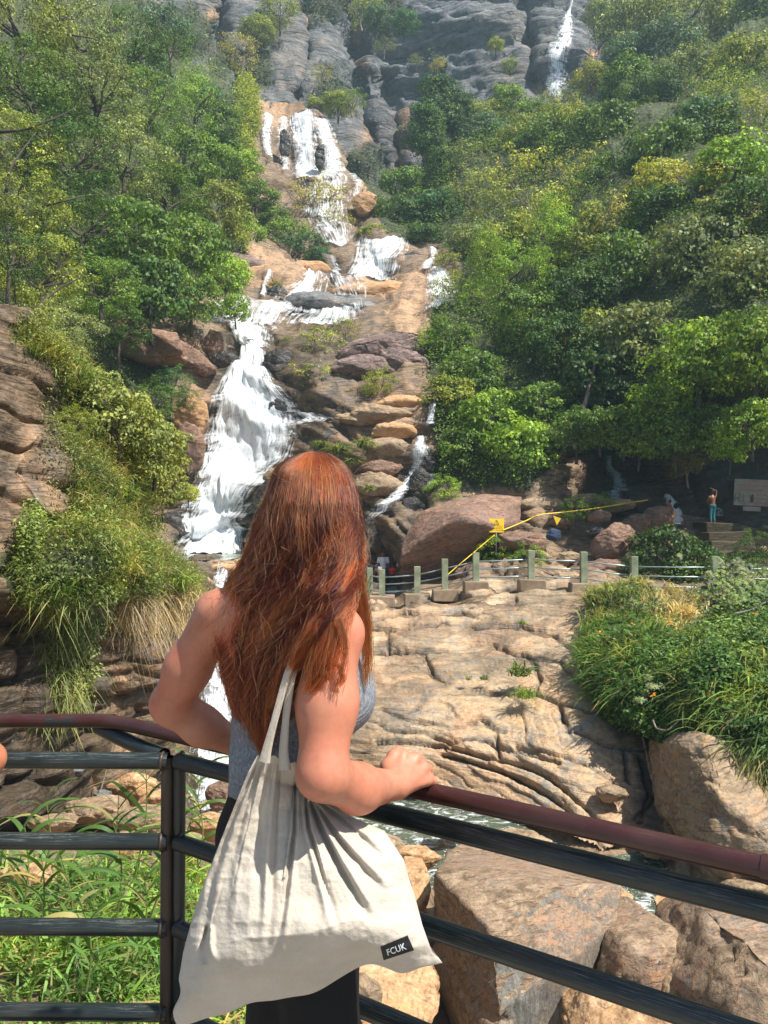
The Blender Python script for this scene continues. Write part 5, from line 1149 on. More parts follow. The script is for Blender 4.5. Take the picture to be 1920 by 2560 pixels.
def skin(name,c,sss=.12,rough=.48):
    m=NT(name);v=obj(m);n=m.noise(v,60,4,.6);b=m.noise(v,7,3,.6)
    cc=m.mix(1,m.mix(m.ramp(b,[(.35,(0,0,0)),(.7,(1,1,1))]),c,tuple(a*f for a,f in zip(c,(1.08,.84,.80)))),m.ramp(n,[(.3,(.93,.90,.88)),(.7,(1.05,1.05,1.05))]),'MULTIPLY');fr_=m.noise(v,150,2,.5);cc=m.mix(m.math('MULTIPLY',m.ramp(fr_,[(.70,(0,0,0)),(.76,(1,1,1))]),.35),cc,tuple(a*.55 for a in c));b2=m.noise(v,16,4,.6);cc=m.mix(.7,cc,m.ramp(b2,[(.32,(.84,.78,.76)),(.5,(1,1,1)),(.7,(1.06,1.04,1.0))]),'MULTIPLY')
    s=m.bsdf(Base_Color=cc,Roughness=rough,Specular_IOR_Level=.4,Normal=m.bump(n,.12,.002))
    m.p.inputs['Subsurface Weight'].default_value=sss;m.p.inputs['Subsurface Radius'].default_value=(1,.35,.2);m.p.inputs['Subsurface Scale'].default_value=.012
    return m.done(s)
SKB=skin('brown_skin',(.22,.10,.055),0);HAIRB=flat_mat('black_hair',(.01,.009,.008),.5)
def cloth(name,c):return flat_mat(name,c,.85,.12,30,.2)
def far_person(px,py_head,d,height,label,shirt,legs,pose='stand',yaw=0,hair_len=.0,bare=False,leg_skin=.45,group=None):
    foot=P(px,py_head,d)-[0,0,height];e=empty('person',foot.tolist(),yaw);s=height/1.7
    A={'stand':[((-.19,0,1.38),(-.26,.02,1.10),(-.27,.12,.88)),((.19,0,1.38),(.26,.02,1.10),(.25,.10,.88))],
       'wave':[((-.19,0,1.38),(-.24,.08,1.12),(-.12,.2,1.02)),((.19,0,1.38),(.24,.0,1.66),(-.08,.05,1.82))],
       'wash':[((-.19,0,1.38),(-.25,.15,1.25),(-.08,.18,1.5)),((.19,0,1.38),(.27,.15,1.3),(.1,.18,1.52))],
       'bend':[((-.18,.1,1.25),(-.2,.3,1.0),(-.15,.35,.75)),((.18,.1,1.25),(.2,.3,1.0),(.15,.35,.75))]}[pose]
    hd=(0,.02,1.59) if pose!='bend' else (0,.32,1.38);ch=(0,0,1.28) if pose!='bend' else (0,.14,1.16)
    torso=[('e',ch,(.165,.11,.19)),('c',(0,0,1.0),ch,.13,.13),('e',(0,0,.93),(.165,.12,.13))]
    lg=[('c',(-.09,0,.92),(-.11,.02,.48),.085,.06),('c',(-.11,.02,.48),(-.12,-.02,.08),.055,.04),('c',(.09,0,.92),(.10,.06,.48),.085,.06),('c',(.10,.06,.48),(.11,.0,.08),.055,.04)]
    ft=[('e',(-.12,.06,.035),(.045,.12,.035)),('e',(.11,.08,.035),(.045,.12,.035))]
    ar=[];hands=[]
    for a,b,c in A:
        ar+=[('c',a,b,.048,.038),('c',b,c,.036,.026)];ar.append(('e',c,(.03,.03,.05)))
    head=[('e',hd,(.078,.095,.115)),('c',ch,hd,.055,.05),('e',(hd[0],hd[1]+.095,hd[2]-.02),(.014,.02,.02))]
    sc=lambda pr:[tuple([q[0]]+[tuple(np.array(v)*s) if isinstance(v,tuple) and len(v)==3 else (v*s if isinstance(v,(int,float)) else v) for v in q[1:]]) for q in pr]
    h=.022*s
    link('body',body_mesh('body',sc(torso+lg+ft+ar+head),h,SKB,.03*s),e)
    sl=[(a[0],a[1],a[2],.06,.05) for a in []]
    if not bare:
        sp_=torso+[('c',A[i][0],tuple(np.array(A[i][0])*.45+np.array(A[i][1])*.55),.062,.055) for i in (0,1)]
        link('shirt',body_mesh('shirt',sc(sp_),h,cloth('shirt_cloth',shirt),.03*s,.016*s,[lambda X:(.88*s-X[...,2]),lambda X:X[...,2]-1.46*s]),e)
    link('trousers',body_mesh('trousers',sc([torso[2]]+lg),h,cloth('trouser_cloth',legs),.03*s,.016*s,[lambda X:(leg_skin*s-X[...,2]),lambda X:X[...,2]-.98*s]),e)
    hp=[('e',(hd[0],hd[1]-.02,hd[2]+.03),(.088,.1,.105))]
    if hair_len:hp.append(('c',(hd[0],hd[1]-.07,hd[2]),(hd[0],hd[1]-.1,hd[2]-hair_len),.07,.05))
    link('hair',body_mesh('hair',sc(hp),h,HAIRB,.03*s,0,[lambda X:(X[...,1]-(hd[1]+.055)*s)+( (hd[2]-.01)*s-X[...,2])*.2]),e)
    tag(e,label,'person',group);return e
far_person(958,1379,36.2,1.72,'man in white t-shirt standing in the shallow pool',(.75,.75,.74),(.12,.14,.17),yaw=3.0)
far_person(951,1402,35.4,1.25,'long-haired person in pale clothes bending beside the man in white',(.35,.3,.3),(.3,.28,.28),'bend',2.2,.25)
far_person(981,1412,35.8,.95,'small child in bright red top standing in the pool',(.75,.03,.02),(.02,.02,.02),yaw=2.7)
far_person(999,1396,36.0,1.25,'youngster in white top and dark shorts behind the fence, by the boulder',(.6,.6,.6),(.03,.03,.04),yaw=-2.2)
far_person(1675,1250,33.6,1.15,'dark-skinned bather bent under the ledge spill behind the bush',(.05,.03,.03),(.03,.02,.02),'wash',1.2,bare=True)
far_person(1781,1226,33.3,1.42,'bare-chested bather with one arm raised, in teal trousers',(.1,.1,.1),(.02,.14,.16),'wave',.25,bare=True,leg_skin=.12)
# bundle of clothes
blob(1385,1336,20,17,31.5,'wet','dark blue bundle of clothes left on the rocks','things left on the rocks',name='clothes_bundle',th=.4)
bpy.context.scene.objects['clothes_bundle'].data.materials[0]=cloth('dark_cloth',(.03,.045,.09));bpy.context.scene.objects['clothes_bundle']['category']='clothes'
# ---------------------------------------------------------------- fence
POSTM=flat_mat('mossy_green_paint',(.24,.27,.17),.85,.35,3,.4);CONC=flat_mat('weathered_concrete',(.27,.20,.13),.9,.3,3,.5);STEEL=flat_mat('grey_pipe',(.35,.42,.42),.4,.2,5,0,.3)
FP=[(925,1420,1482,29.6),(955,1424,1489,28.6),(1043,1417,1484,28.0),(1112,1398,1474,27.6),(1190,1382,1453,27.3),(1328,1376,1450,26.9),(1459,1380,1457,26.5),(1585,1391,1476,26.0),(1787,1391,1482,25.3),(1990,1396,1490,24.8)]
FP=[(x,a,b,d-1.3) for x,a,b,d in FP]
fe=empty('fence',PV(1190,1453,26.0));fo=np.array(PV(1190,1453,26.0))
tops=[]
for i,(x,yt,yb,d) in enumerate(FP):
    a=P(x,yt,d);b=P(x,yb,d);hgt=a[2]-b[2]
    wd=.21
    mb=MB();mb.box((b+[0,0,hgt/2])-fo,(wd,wd,hgt+.02),jit=.003);o=mb.build('post',POSTM,fe,False);bevel(o,.012)
    mb=MB();mb.box(b-fo+[0,0,-.19],(.86,.62,.38),rot=Matrix.Rotation(rng.normal(0,.12),3,'Z'),jit=.02);o=mb.build('plinth',CONC,fe,False);bevel(o,.03)
    tops.append((a,b))
for i in range(len(FP)-1):
    (a,b),(c,e_)=tops[i],tops[i+1]
    for f in (.30,.57,.86):
        p=a*(1-f)+b*f-fo;q=c*(1-f)+e_*f-fo;m_=(p+q)/2-[0,0,.012]
        mb=MB();mb.tube([p,m_,q],.021,8);mb.build('rail',STEEL,fe)
tag(fe,'green concrete-post fence with three pipe rails above the slab slope','fence')
# ---------------------------------------------------------------- warning sign and tape
YEL=flat_mat('yellow_enamel',(.82,.55,.02),.5,.08,6);INK=flat_mat('dark_print',(.05,.04,.03),.6);RED=flat_mat('red_print',(.45,.06,.02),.6)
def board(name,px0,py0,px1,py1,d,mat,thick,yaw=0,tilt=0):
    c=np.array(PV((px0+px1)/2,(py0+py1)/2,d));w_=(px1-px0)*d/F;h_=(py1-py0)*d/F
    e=empty(name,c.tolist());e.rotation_euler=(tilt,0,yaw)
    mb=MB();mb.box((0,0,0),(w_,thick,h_));o=mb.build('panel',mat,e,False);bevel(o,.006)
    return e,w_,h_
e,w_,h_=board('warning_sign',1222,1297,1260,1331,31,YEL,.02,.1)
mb=MB();y=-.0125
tri=[(-.10,.05),(.10,.05),(0,.22)]
for i in range(3):
    a=np.array(tri[i]);b=np.array(tri[(i+1)%3]);mb.tube([(a[0],y,a[1]),(b[0],y,b[1])],.009,4)
mb.box((0,y,.12),(.012,.004,.07));mb.box((0,y,.07),(.014,.004,.014));mb.build('triangle_symbol',INK,e,False)
mb=MB()
for z,n_ in [(.0,12),(-.06,13),(-.12,13),(-.18,12)]:
    x=-w_/2+.05
    for k in range(n_*3):
        ln=random.uniform(.006,.02)
        if random.random()>.18:mb.box((x+ln/2,y,z+random.uniform(-.008,.008)),(ln,.003,random.uniform(.008,.026)))
        x+=ln+.004
        if x>w_/2-.05:break
mb.build('small_print',RED,e,False)
mb=MB();mb.tube([(0,.03,-1.2),(0,.03,h_/2)],.025,8);mb.build('post',STEEL,e)
tag(e,'yellow warning sign with triangle symbol standing behind the fence','sign')
def ribbon(name,pts,wd,mat,label,cat,seg=10,par=None):
    V=np.array([P(*q) for q in pts]);t=np.linspace(0,1,len(V));tt=np.linspace(0,1,len(V)*seg)
    Q=np.stack([np.interp(tt,t,V[:,i]) for i in range(3)],1)
    for _ in range(4):Q[1:-1]=(Q[:-2]+2*Q[1:-1]+Q[2:])/4
    tw=np.sin(tt*19)*.5+np.sin(tt*41)*.3
    tg=np.gradient(Q,axis=0);tg/=np.linalg.norm(tg,axis=1)[:,None];s=np.cross(tg,[0,1.,0]);s/=np.linalg.norm(s,axis=1)[:,None];n=np.cross(s,tg)
    o_=(s*np.cos(tw)[:,None]+n*np.sin(tw)[:,None])*wd/2;th=np.cross(o_,tg);th/=np.linalg.norm(th,axis=1)[:,None]+1e-9;th*=.004
    ring=np.stack([Q-o_-th,Q+o_-th,Q+o_+th,Q-o_+th],1).reshape(-1,3);m_=len(Q)
    i=np.arange(m_*4).reshape(m_,4);i=np.concatenate([i,i[:,:1]],1);f=np.stack([i[:-1,:-1],i[:-1,1:],i[1:,1:],i[1:,:-1]],-1).reshape(-1,4)
    o=link(name,npmesh(name,ring,f,mat),par)
    if cat:tag(o,label,cat)
    return o
TAPE=flat_mat('yellow_tape',(.62,.42,.02),.45,.1,12)
ribbon('caution_tape',[(1120,1436,26.4),(1150,1410,28.6),(1186,1380,29.4),(1210,1359,30),(1237,1337,30.9)],.035,TAPE,'yellow tape rising from the fence to the warning sign','tape')
ribbon('caution_tape',[(1258,1325,31.0),(1313,1303,31.6),(1340,1290,32),(1359,1285,32.1),(1420,1280,32.4),(1481,1272,32.6),(1562,1259,33),(1620,1250,33.4)],.05,TAPE,'yellow tape running from the warning sign to the dark rocks on the right','tape')
mb=MB();t_=[PV(1383,1289,32.1),PV(1403,1296,32.1),PV(1392,1313,32.1)];mb.add([v[:] for v in t_]+[(v[0],v[1]+.01,v[2]) for v in t_],[(0,1,2),(5,4,3),(0,3,4,1),(1,4,5,2),(2,5,3,0)])
tag(mb.build('pennant',YEL,None,False),'small yellow triangular pennant hanging under the tape','flag')
# white notice board
WH=flat_mat('shaded_white_board',(.25,.235,.195),.8,.25,2.5)  # white board, its colour darkened to stand for the deep shade there
e,w_,h_=board('notice_board',1836,1199,1940,1265,33.8,WH,.05,-.06,0);e.rotation_euler[1]=.05
o=MB().box((-.12,0,-h_/2-.13),(.75,.05,.2)).build('lower_plate',WH,e,False);bevel(o,.006)
mb=MB();random.seed(3);y=-.029
for r_,z in enumerate([.48,.30,.10,-.10,-.28,-.45]):
    if r_ in(3,4):x=-.10
    elif r_==0:x=-.45
    else:x=-.82 if r_<3 else -.3
    while x<w_/2-.05:
        ln=random.uniform(.02,.06)
        mb.box((x+ln/2,y,z+random.uniform(-.01,.02)),(ln,.004,.02))
        if random.random()<.7:mb.box((x+random.uniform(0,ln),y,z+random.uniform(-.01,.02)),(.014,.004,random.uniform(.04,.10)))
        x+=ln+random.uniform(.005,.03)+(.05 if random.random()<.15 else 0)
mb.build('red_writing',RED,e,False)
def stroke(mb,pts,r):mb.tube([(a,y-.002,b) for a,b in pts],r,5)
mb=MB()
stroke(mb,[(-.86,-.42),(-.84,-.08),(-.70,-.06),(-.64,-.14),(-.66,-.22),(-.82,-.26)],.011);stroke(mb,[(-.78,-.26),(-.62,-.42)],.011)
stroke(mb,[(-.52,-.42),(-.50,-.08),(-.38,-.30),(-.24,-.08),(-.20,-.42)],.011)
V=[(-.13+.07*math.cos(a),y-.003,-.26+.19*math.sin(a)) for a in np.linspace(0,2*math.pi,16,endpoint=False)];mb.add(V,[tuple(range(16))[::-1]]);mb.build('black_letters',INK,e,False)
tag(e,'white notice board in shade-darkened colour with red writing on the dark wall','notice board')
# stone steps
MOSS=rock_mat('mossy_shaded_step',[(.03,.028,.015),(.06,.05,.028),(.11,.09,.05),(.17,.14,.08),(.05,.05,.025),(.09,.06,.03)],1.5,coord='obj',crk=.3)  # mossy brown, darkened further in colour so the steps look unlit
e=empty('stone_steps',PV(1820,1400,30.5));eo=np.array(PV(1820,1400,30.5))
for x0,x1,y0,y1,d in [(1762,1850,1308,1332,33.2),(1768,1866,1332,1356,32.4),(1776,1890,1356,1380,31.6),(1786,1925,1380,1420,30.8)]:
    a=P(x0,y0,d);b=P(x1,y1,d);c=(a+b)/2-eo
    mb=MB();mb.box(c+[0,.6,0],((b-a)[0],1.5,abs(b[2]-a[2])+.05),jit=.03);o=mb.build('step',MOSS,e,False);bevel(o,.05,3)
tag(e,'four mossy stone steps below the notice board','steps')
print('objects',time.time()-T0)
# ---------------------------------------------------------------- near railing
def pipe_mat(name,c,wear,wcol,rough=.32,dens=.5):
    m=NT(name);uv=m.n('TexCoord').outputs['UV'];v=obj(m)
    a=m.noise(m.vmap(uv,(9,330,1)),1,5,.75,.3);b=m.noise(v,2.2,3,.6);g=m.noise(v,90,3,.6)
    w_=m.math('MULTIPLY',m.math('SUBTRACT',a,dens),9,clamp=True);w_=m.math('MULTIPLY',w_,m.ramp(b,[(.36,(0,0,0)),(.56,(1,1,1))]))
    sp=m.n('SeparateXYZ');m.set(sp.inputs[0],m.n('NewGeometry').outputs['Normal'])
    w_=m.math('MULTIPLY',w_,m.math('ADD',m.math('MULTIPLY',sp.outputs[2],.9),.25,clamp=True),clamp=True)
    cc=m.mix(m.math('MULTIPLY',w_,wear),m.mix(.5,c,m.ramp(b,[(.3,tuple(x*.6 for x in c)),(.7,tuple(min(1,x*1.8) for x in c))])),wcol)
    dust=m.math('MULTIPLY',m.ramp(m.noise(v,6,4,.65),[(.45,(0,0,0)),(.75,(1,1,1))]),.12)
    cc=m.mix(dust,cc,(.16,.14,.12))
    h=m.math('ADD',m.math('MULTIPLY',w_,-.5),m.math('MULTIPLY',g,.12))
    return m.done(m.bsdf(Base_Color=cc,Roughness=m.math('ADD',rough,m.math('MULTIPLY',w_,.25)),Normal=m.bump(h,.5,.003),Specular_IOR_Level=.5))
BLK=pipe_mat('worn_black_green_paint',(.010,.017,.016),.62,(.23,.22,.20),.30,.52)
MAR=pipe_mat('maroon_paint',(.040,.012,.010),.5,(.22,.15,.13),.30,.58)
RUS=pipe_mat('rusty_brown_paint',(.045,.028,.018),.6,(.16,.11,.08),.45,.5)
def pipe(pts,r,name,mat,par,n=20,off=None,seg=.04,wob=0):
    pts=np.array([np.array(p) for p in pts],float);L=np.r_[0,np.cumsum(np.linalg.norm(np.diff(pts,axis=0),axis=1))]
    m_=max(4,int(L[-1]/seg));t=np.linspace(0,L[-1],m_)
    Q=np.stack([np.interp(t,L,pts[:,i]) for i in range(3)],1)
    if len(pts)>2:
        for _ in range(3):Q[1:-1]=(Q[:-2]+2*Q[1:-1]+Q[2:])/4
    tg=np.gradient(Q,axis=0);tg/=np.linalg.norm(tg,axis=1)[:,None];ref=np.array([0,0,1.]) if abs(tg[0,2])<.8 else np.array([0,1.,0])
    a=np.cross(tg,ref);a/=np.linalg.norm(a,axis=1)[:,None];b=np.cross(a,tg)
    an=np.linspace(0,2*np.pi,n+1)
    rr=r*(1+wob*fbm(np.stack([t*9,t*0,t*0],-1),3,5))[:,None,None]
    V=Q[:,None]+rr*(np.cos(an)[None,:,None]*a[:,None]+np.sin(an)[None,:,None]*b[:,None])
    uv=np.stack([np.repeat(t[:,None],n+1,1),np.repeat((an/(2*np.pi)*.16)[None],m_,0)],-1)
    ro=par.location if par else Vector()
    V=V-np.array(ro)
    me=npmesh(name,V.reshape(-1,3),gridfaces(m_,n+1)[:,::-1],mat,uv=uv.reshape(-1,2));return link(name,me,par)
A_=PV(270,1800,2.68);postp=PV(438,1896,2.5)
r0=PV(1920,2164,1.53);zh=float(PV(1060,1981,1.95).z)
dirR=(r0-A_);dirR.z=0;dirR.normalize()
def onR(s,z):return (A_.x+dirR.x*s,A_.y+dirR.y*s,z)
sp_=(Vector((postp.x-A_.x,postp.y-A_.y,0))).dot(dirR)   # post along the right run
post=Vector(onR(sp_,0));Lr=2.6
Z2,Z3,Z4,Z5=.800,.545,.276,.010
zh=A_.z
ra=empty('railing',(post.x,post.y,-.08))
pipe([(-4,2.66,zh),(A_.x-.10,2.67,zh),(A_.x-.02,2.675,zh),onR(.06,zh),onR(.2,zh),onR(1.0,zh),onR(Lr,zh-.0)],.0235,'handrail',MAR,ra,24,wob=.01)
pipe([(A_.x-.20,2.667,zh),(A_.x-.10,2.67,zh),(A_.x-.02,2.675,zh),onR(.03,zh)],.0238,'weld_patch',BLK,ra,24,wob=.13,seg=.015)
pipe([(A_.x-.04,2.705,zh-.030),onR(.12,zh-.060),(post.x-.03,post.y-.0,Z2+.012)],.0255,'brace',BLK,ra,20)
for z,nm in ((Z2,'rail'),(Z3,'rail'),(Z4,'rail'),(Z5,'rail')):
    pipe([(-4,post.y+.03,z+.004),(post.x-.012,post.y-.012,z)],.0262,nm,BLK,ra,20)
    pipe([(post.x+.02,post.y-.014,z),onR(Lr,z)],.0262,nm,BLK,ra,20)
    for sx_,dx in ((-1,-.040),(1,.042)):
        mb=MB();t=np.linspace(0,2*np.pi,14)
    for q in (-1,1):
        c=np.array([post.x+q*.030,post.y-.012,z])
        a=np.linspace(0,2*np.pi,17);V=np.stack([np.full(17,0.),np.cos(a)*.0268,np.sin(a)*.0268],1)+rng.normal(0,.0012,(17,3))
        mb=MB();mb.tube(c+V-np.array(ra.location),.0055,6,False);mb.build('weld_bead',RUS,ra)
pipe([(post.x-.019,post.y,-.1),(post.x-.018,post.y,Z2+.01)],.0205,'post',RUS,ra,18,wob=.01)
pipe([(post.x+.019,post.y+.002,-.1),(post.x+.019,post.y,Z2+.0)],.0205,'post',BLK,ra,18,wob=.01)
for s in (sp_+2.0,):
    pipe([onR(s,-.1),onR(s,zh)],.022,'post',BLK,ra,16)
for x in (-2.4,):
    pipe([(x,post.y,-.1),(x,post.y,Z2)],.022,'post',BLK,ra,16)
# small collar near the right edge
c1=PV(1905,2162,1.535);sE=(Vector((c1.x-A_.x,c1.y-A_.y,0))).dot(dirR);pipe([onR(sE,zh),onR(sE+.035,zh)],.026,'pipe_collar',MAR,ra,24,seg=.01)
tag(ra,'welded pipe railing with maroon handrail and worn black-green rails','railing')
# viewing platform under the camera
PLAT=flat_mat('platform_concrete',(.30,.27,.23),.9,.3,4,.4)
pl=[(-4,-3),(4,-3),(onR(Lr+.8,0)[0],onR(Lr+.8,0)[1]),(A_.x+dirR.x*.16,A_.y+dirR.y*.16-.1),(-4,2.45)]
mb=MB();n_=len(pl);mb.add([(x,y_,-.085) for x,y_ in pl]+[(x,y_,-.5) for x,y_ in pl],[tuple(range(n_)),tuple(range(2*n_-1,n_-1,-1))]+[(i,i+n_,(i+1)%n_+n_,(i+1)%n_) for i in range(n_)])
tag(mb.build('viewing_platform',PLAT,None,False),'concrete viewing platform behind the railing',kind='structure')
print('rail',time.time()-T0)
# ---------------------------------------------------------------- woman
SK=skin('light_tan_skin',(.455,.200,.122),.06,.50)  # her own skin tone, mottled by noise
wo_=PV(720,2600,1.86);wo_.z=-.085
W=empty('person',wo_);WO=np.array(wo_)
def w(px,py,d):return tuple((P(px,py,d)-WO).tolist())
Rz=np.array(Matrix.Rotation(-.62,3,'Z'))      # torso turned to her right
def yawM(a):return np.array(Matrix.Rotation(a,3,'Z'))
TY=-.58
torso=[('e',w(728,1640,1.83),(.165,.098,.17),yawM(TY),.05),('e',w(718,1800,1.85),(.138,.098,.17),yawM(TY),.06),
 ('e',w(715,1930,1.87),(.140,.105,.12),yawM(TY),.06),('e',w(712,2110,1.88),(.182,.130,.150),yawM(TY),.07),
 ('e',w(862,1745,1.87),(.066,.066,.072),None,.05),('e',w(850,1680,1.87),(.055,.055,.07),None,.05),('e',w(790,1730,2.0),(.06,.06,.068),None,.05)]
shl=[('c',w(772,1470,1.82),w(846,1580,1.71),.050,.052,.05),('c',w(765,1470,1.84),w(560,1530,1.90),.050,.052,.05),('c',w(790,1330,1.85),w(770,1500,1.84),.056,.062,.04),
 ('e',w(640,1580,1.82),(.09,.05,.10),yawM(TY),.06)]
armR=[('c',w(826,1592,1.70),w(818,1760,1.655),.062,.059,.04),('c',w(818,1760,1.655),w(806,1928,1.61),.059,.049,.04),
 ('c',w(806,1940,1.61),w(895,1970,1.72),.049,.049,.03),('c',w(895,1972,1.72),w(985,1962,1.86),.050,.033,.03)]
handR=[('e',w(1010,1938,1.905),(.034,.044,.024),yawM(-.4),.02),
 ('c',w(985,1962,1.86),w(1005,1893,1.92),.026,.0165,.012),('c',w(985,1962,1.86),w(1036,1898,1.93),.026,.016,.012),('c',w(990,1962,1.86),w(1056,1921,1.935),.026,.015,.012),('c',w(995,1965,1.86),w(1066,1950,1.935),.025,.0145,.02)]
# fingers curling over the far side of the handrail
for (x,y,d),L in (((1005,1893,1.92),.044),((1036,1898,1.93),.048),((1056,1921,1.935),.044),((1066,1950,1.935),.034)):
    a=np.array(w(x,y,d));b=a+[.016,L*.8,-.012];c=b+[.006,.012,-.030];e_=c+[-.004,-.012,-.020]
    handR+=[('c',tuple(a),tuple(b),.0125,.0112,.008),('c',tuple(b),tuple(c),.011,.010,.006),('c',tuple(c),tuple(e_),.010,.0085,.006)]
    handR+=[('e',tuple(a+[.002,-.002,.005]),(.0112,.0112,.009),None,.016)]
handR+=[('c',w(985,1950,1.87),w(968,1915,1.90),.020,.016,.02),('c',w(968,1915,1.90),w(982,1889,1.915),.0145,.0125,.012),('c',w(982,1889,1.915),w(995,1873,1.93),.0125,.0105,.01)]
armL=[('c',w(543,1540,1.91),w(470,1670,1.95),.056,.052,.04),('c',w(470,1670,1.95),w(430,1758,1.99),.052,.051,.04),
 ('c',w(432,1762,1.99),w(505,1815,2.02),.051,.047,.03),('c',w(505,1815,2.02),w(600,1862,2.06),.047,.032,.03)]
hl=np.array(w(640,1880,2.08));handL=[('e',tuple(hl),(.04,.022,.03),None,.02)]
for q in range(4):
    a=hl+[.03,0,.022-.015*q];handL+=[('c',tuple(a),tuple(a+[.035,.006,-.004]),.009,.008,.006),('c',tuple(a+[.035,.006,-.004]),tuple(a+[.055,.012,-.02]),.008,.007,.006)]
handL+=[('c',tuple(hl+[0,0,.02]),tuple(hl+[.04,.0,.05]),.010,.008,.01)]
hc=np.array(w(788,1266,1.85));fd=np.array([.55,.83,0]);sd2=np.array([.83,-.55,0])
def hp(f,s,u):return tuple(hc+fd*f+sd2*s+np.array([0,0,u]))
HY_=yawM(-.585)
head=[('e',tuple(hc),(.077,.095,.108),HY_,.03),('e',hp(.035,0,-.055),(.058,.062,.068),HY_,.03),('e',hp(.078,0,-.105),(.022,.018,.016),HY_,.02),
 ('c',hp(.090,0,.012),hp(.112,0,-.028),.009,.012,.012),('e',hp(.110,0,-.030),(.018,.010,.009),HY_,.008),('e',hp(.092,0,-.062),(.024,.010,.006),HY_,.006),('e',hp(.090,0,-.072),(.021,.010,.006),HY_,.006),
 ('e',hp(.083,0,.030),(.050,.012,.010),HY_,.012),('e',hp(.070,.045,-.030),(.02,.02,.018),HY_,.02),('e',hp(.070,-.045,-.030),(.02,.02,.018),HY_,.02),
 ('e',hp(-.005,.078,-.015),(.009,.020,.030),HY_,.008),('e',hp(-.005,-.078,-.015),(.009,.020,.030),HY_,.008)]
zk=-.085-WO[2]
legs=[('c',w(790,2230,1.83),w(800,2560,1.79),.098,.082,.04),('c',w(800,2560,1.79),(w(800,2560,1.79)[0],w(800,2560,1.79)[1]+.0,.50),.082,.062,.04),
 ('c',w(705,2230,1.92),w(716,2560,1.92),.098,.084,.04),('c',w(716,2560,1.92),(w(716,2560,1.92)[0],w(716,2560,1.92)[1],.50),.084,.062,.04)]
for i in (1,3):
    kx=legs[i][2];legs.append(('c',kx,(kx[0],kx[1]-.02,.09),.060,.040,.03))
    legs.append(('e',(kx[0]+.04,kx[1]+.05,.04),(.045,.12,.036),yawM(TY),.03))
allp=torso+shl+armR+handR+armL+handL+head+legs[:0]
kn=[np.array(w(1005,1893,1.92)),np.array(w(1036,1898,1.93)),np.array(w(1056,1921,1.935)),np.array(w(1066,1950,1.935))];wrp=np.array(w(985,1958,1.86));ec=np.array(w(838,1990,1.60))
def bodydisp(X):
    d=0*X[...,0]
    m=(np.abs(X[...,0]-kn[1][0])<.12)&(np.abs(X[...,2]-kn[1][2])<.12)
    Y=X[m]
    if len(Y):
        v=np.zeros(len(Y))
        for a in kn:
            ba=a-wrp;t=np.clip(((Y-wrp)@ba)/(ba@ba),0,1);q=np.linalg.norm(Y-wrp-t[:,None]*ba,axis=1);ax=ba/np.linalg.norm(ba)
            r_=Y-wrp-((Y-wrp)@ax)[:,None]*ax;side=np.abs(r_[:,0]*ax[2]-r_[:,2]*ax[0])
            v+=.0026*np.exp(-(side/.0042)**2)*np.exp(-((t-.7)/.35)**2)
        d[m]+=v
    # soft crease in the bend of the elbow and on its point
    e1=np.linalg.norm((X-ec)*np.array([1,1,2.6]),axis=-1);d-=.004*np.exp(-(e1/.018)**2)
    e2=np.linalg.norm((X-np.array(w(782,1985,1.57)))*np.array([1,1,2.2]),axis=-1);d-=.0025*np.exp(-(e2/.016)**2)
    return d
link('body',body_mesh('body',torso+shl+armR+armL+head+handR+handL+legs,.0058,SK,.035,disp=bodydisp),W)
# fine right hand skin detail comes from the same surface; nails
NAIL=skin('nail',(.68,.36,.30),.05,.25)
# eyes
EW=flat_mat('eye_white',(.7,.68,.65),.2);
for s in(-1,1):
    mb=MB();a=np.linspace(0,2*np.pi,12,endpoint=False)
    V=[];
    for ph in np.linspace(0.01,np.pi-.01,8):
        for t in a:V.append(np.array(hp(.078,.031*s,.006))+.012*np.array([math.sin(ph)*math.cos(t),math.sin(ph)*math.sin(t),math.cos(ph)]))
    link('eye',npmesh('eye',np.array(V),gridfaces(8,12,wrap=True),EW),W)
# ---- tank top
def cloth_grey():
    m=NT('grey_ribbed_jersey');v=obj(m);n=m.noise(v,140,3,.7);b=m.noise(v,14,3,.6)
    wv=m.n('TexWave',wave_type='BANDS');m.set(wv.inputs['Vector'],m.vmap(v,(1,1,0),(0,0,.9)));wv.inputs['Scale'].default_value=70;wv.inputs['Distortion'].default_value=.4
    c=m.mix(1,m.ramp(n,[(.3,(.12,.13,.145)),(.55,(.22,.235,.26)),(.75,(.36,.385,.42))]),m.ramp(b,[(.3,(.88,.88,.88)),(.7,(1.1,1.1,1.1))]),'MULTIPLY')
    h=m.math('ADD',wv.outputs[1],n);return m.done(m.bsdf(Base_Color=c,Roughness=.9,Normal=m.bump(h,.35,.003),Specular_IOR_Level=.2))
TK=cloth_grey()
pa=np.array(w(575,1815,1.80));pb=np.array(w(893,1632,1.84));ab=pb-pa;ab/=np.linalg.norm(ab);g=np.array([.45,.75,.42]);nrm=np.cross(g,ab);nrm/=np.linalg.norm(nrm)
if nrm[2]<0:nrm=-nrm
zb=float(w(600,1996,1.85)[2])
wr=lambda X:.004*np.sin(X[...,2]*46+X[...,0]*30+3*np.sin(X[...,0]*17))*np.clip((1.02-X[...,2])*5,0,1)
tcut=[lambda X:(X-pa)@nrm,lambda X:(zb-.01*np.sin(X[...,0]*22)-X[...,2])]
link('tank_top',body_mesh('tank_top',torso,.0075,TK,.035,.0075,tcut,disp=wr),W)
BR=flat_mat('black_elastic',(.012,.012,.014),.7)
pc=pa+nrm*.012
link('bra_band',body_mesh('bra_band',torso[:1]+torso[4:6],.0075,BR,.035,.0045,[lambda X:(X-(pa+nrm*.028))@nrm,lambda X:((pa-nrm*.02)-X)@nrm]),W)
